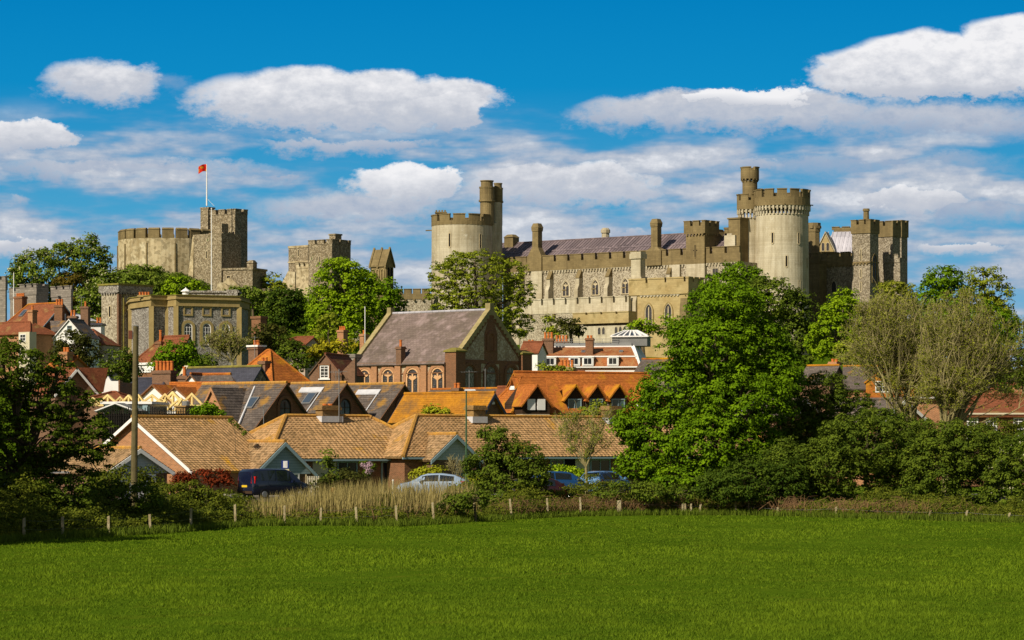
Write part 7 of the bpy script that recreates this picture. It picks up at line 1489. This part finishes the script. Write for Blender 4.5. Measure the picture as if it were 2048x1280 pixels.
# ---- cars
def carmat(n, c): 
    m = mkmat(n, c, None, rough=.22, bump=0, spec=.6); b = [x for x in m.node_tree.nodes if x.type == 'BSDF_PRINCIPLED'][0]; b.inputs['Coat Weight'].default_value = .7; return m
M['tyre'] = mkmat('tyre', (.015, .015, .015), None, rough=.8, bump=0); M['rim'] = mkmat('alloy', (.45, .45, .47), None, rough=.3, metal=.8, bump=0)
M['tail'] = mkmat('tail_lamp', (.50, .012, .008), None, rough=.2, bump=0); M['headl'] = mkmat('head_lamp', (.6, .6, .62), None, rough=.1, bump=0, spec=.8); M['plate'] = mkmat('yellow_plate', (.62, .42, .02), None, bump=0); M['carglass'] = mkmat('car_glass', (.012, .016, .02), None, rough=.04, bump=0, spec=.9)
def car(px, Y, heading, label, kind, paint, zb=.8):
    """x forward. stations: x, z bottom, z belt, z roof, half width at belt, half width at roof"""
    f = Fr(px, Y, heading, zb=zb); t = fthing(f, 'parked_car' if kind != 'mpv' else 'parked_van', label, 'car' if kind != 'mpv' else 'van', 'cars parked behind the hedge' if kind != 'mpv' else None)
    if kind == 'mpv': st = [(-2.08, .42, .95, 1.08, .74, .70), (-2.04, .30, 1.02, 1.62, .82, .66), (-1.85, .25, 1.04, 1.76, .86, .70), (-.9, .25, 1.04, 1.80, .87, .72), (.3, .25, 1.02, 1.78, .87, .71), (.75, .25, 1.0, 1.66, .87, .68), (1.42, .25, 1.02, 1.06, .86, .76), (1.85, .26, .88, .94, .82, .70), (2.08, .36, .70, .76, .70, .60)]
    elif kind == 'hatch': st = [(-1.98, .40, .88, .96, .70, .62), (-1.92, .28, .95, 1.10, .80, .64), (-1.55, .22, .95, 1.38, .84, .60), (-.7, .22, .93, 1.46, .85, .60), (.1, .22, .92, 1.43, .85, .60), (.45, .22, .91, 1.32, .85, .60), (1.1, .22, .92, .96, .84, .70), (1.7, .24, .80, .86, .78, .64), (1.98, .34, .62, .68, .66, .56)]
    else: st = [(-2.15, .40, .85, .92, .72, .62), (-2.05, .28, .94, 1.04, .80, .66), (-1.3, .22, .95, 1.34, .84, .60), (-.5, .22, .93, 1.44, .85, .60), (.3, .22, .92, 1.42, .85, .60), (.7, .22, .91, 1.30, .85, .60), (1.3, .22, .92, .96, .84, .70), (1.9, .24, .78, .84, .78, .64), (2.15, .34, .60, .66, .66, .56)]
    def ring(s):
        x, zb_, zm, zr, wb, wr = s; return [(x, -wb * .86, zb_), (x, -wb, zb_ + .16), (x, -wb * 1.0, zm - .18), (x, -wb * .97, zm), (x, -wr, zr - .05), (x, -wr * .82, zr), (x, wr * .82, zr), (x, wr, zr - .05), (x, wb * .97, zm), (x, wb, zm - .18), (x, wb, zb_ + .16), (x, wb * .86, zb_)]
    mb = MB(); V = [p for s in st for p in ring(s)]; n = 12; fs = [(i * n + k, i * n + (k + 1) % n, (i + 1) * n + (k + 1) % n, (i + 1) * n + k) for i in range(len(st) - 1) for k in range(n)]
    fs += [tuple(range(n))[::-1], tuple(range((len(st) - 1) * n, len(st) * n))]; mb.add(V, fs); body = mb.build('body', paint, t, smooth=True)
    try: body.data.set_sharp_from_angle(angle=R(38))
    except Exception: pass
    def lerp(s, u, v):   # point on the side glass: u along stations (float), v between belt and roof
        i = min(int(u), len(st) - 2); q = u - i; a, b = ring(st[i]), ring(st[i + 1]); A = Vector(a[s[0]]).lerp(Vector(b[s[0]]), q); B = Vector(a[s[1]]).lerp(Vector(b[s[1]]), q); return A.lerp(B, v)
    def quad(pts, off, name, mat):
        mb = MB(); o = Vector(off); P = [Vector(p) + o * .012 for p in pts]; Q = [p - o * .03 for p in P]; mb.prism(Q, P); return mb.build(name, mat, t)
    segs = {'mpv': [(1.25, 2.25), (2.35, 3.35), (3.45, 4.6)], 'hatch': [(2.05, 3.0), (3.1, 4.7)], 'saloon': [(2.0, 3.05), (3.15, 4.75)]}[kind]
    for sd, o in (((3, 4), (0, -1, .2)), ((8, 7), (0, 1, .2))):
        for a, b in segs:
            us = np.linspace(a, b, 4); pts = [lerp(sd, u, .10) for u in us] + [lerp(sd, u, .90) for u in us[::-1]]; quad(pts, o, 'side_window', M['carglass'])
    fi = {'mpv': 5, 'hatch': 5, 'saloon': 5}[kind]
    a, b = ring(st[fi]), ring(st[fi + 1]); q = lambda r1, r2, k, v: Vector(r1[k]).lerp(Vector(r2[k]), v)
    quad([q(a, b, 5, .08) + Vector((0, -.06, 0)), q(a, b, 6, .08) + Vector((0, .06, 0)), q(a, b, 7, .9), q(a, b, 4, .9)], (.5, 0, .8), 'windscreen', M['carglass'])
    if kind == 'mpv': quad([(-2.05, -.66, 1.08), (-2.05, .66, 1.08), (-1.90, .60, 1.62), (-1.90, -.60, 1.62)], (-1, 0, .1), 'rear_window', M['carglass'])
    else:
        a, b = ring(st[1]), ring(st[2]); quad([q(a, b, 5, .12), q(a, b, 6, .12), q(a, b, 6, .92), q(a, b, 5, .92)], (-.7, 0, .7), 'rear_window', M['carglass'])
    for sg in (-1, 1):
        h0, h1 = (.95, 1.35) if kind == 'mpv' else (.72, .98)
        mb = MB(); mb.prism([(-2.10 if kind != 'hatch' else -1.99, sg * .66, h0), (-1.95 if kind != 'hatch' else -1.86, sg * .845, h0), (-1.9 if kind != 'hatch' else -1.8, sg * .82, h1), (-2.06 if kind != 'hatch' else -1.93, sg * .64, h1)], [(-2.0, sg * .6, h0), (-1.7, sg * .8, h0), (-1.7, sg * .78, h1), (-1.9, sg * .6, h1)]); mb.build('tail_light', M['tail'], t)
        xf = st[-1][0]; mb = MB(); mb.prism([(xf - .02, sg * .42, .62), (xf - .24, sg * .74, .66), (xf - .34, sg * .74, .78), (xf - .12, sg * .42, .74)], [(xf - .12, sg * .42, .58), (xf - .34, sg * .74, .6), (xf - .5, sg * .7, .7), (xf - .22, sg * .42, .7)]); mb.build('headlight', M['headl'], t)
        mb = MB(); mb.box(.62, .78, sg * .88 - .02, sg * 1.02 + .02 * sg, .98, 1.12) if sg > 0 else mb.box(.62, .78, -1.04, -.86, .98, 1.12); mb.build('wing_mirror', paint, t)
        for xw in (-1.28, 1.28):
            mb = MB(); an = [2 * math.pi * k / 20 for k in range(20)]; mb.prism([(xw + .31 * math.cos(a), sg * .70, .31 + .31 * math.sin(a)) for a in an], [(xw + .31 * math.cos(a), sg * .885, .31 + .31 * math.sin(a)) for a in an]); w = mb.build('wheel', M['tyre'], t)
            mb = MB(); mb.prism([(xw + .19 * math.cos(a), sg * .88, .31 + .19 * math.sin(a)) for a in an], [(xw + .17 * math.cos(a), sg * .90, .31 + .17 * math.sin(a)) for a in an]); mb.build('rim', M['rim'], w)
    xr = st[0][0] - .02; zp = .72 if kind == 'mpv' else .58
    mb = MB(); mb.box(xr - .01, xr + .02, -.26, .26, zp, zp + .12); mb.build('number_plate', M['plate'], t)
    mb = MB(); mb.box(xr + .0, xr + .14, -.74, .74, .34, .52); mb.build('bumper', M['wood_dark'] if kind == 'mpv' else paint, t)
    return t
navy = carmat('navy_paint', (.006, .010, .030)); blue = carmat('blue_paint', (.12, .26, .50)); silver = carmat('silver_blue_paint', (.26, .34, .46)); dblue = carmat('dark_blue_paint', (.01, .05, .15)); maroon = carmat('maroon_paint', (.03, .005, .004))
car(548, 175.5, 40, 'dark navy blue van parked with its rear and red tail light towards the left', 'mpv', navy, .72)
car(868, 176, 172, 'pale silver blue car, bonnet to the left, among the dry reeds', 'saloon', silver, .8)
car(1125, 177, 14, 'deep blue car pointing right, half hidden behind the dark hawthorn', 'hatch', dblue, .9)
car(1212, 178, 58, 'bright blue hatchback seen from behind left of the big maple', 'hatch', blue, .9)
car(1090, 170.5, 20, 'dark maroon car roof in the shade of the dark hawthorn', 'hatch', maroon, .6)
car(0, 172, 75, 'bluish car at the left edge showing through the dark tree', 'hatch', blue, .5)
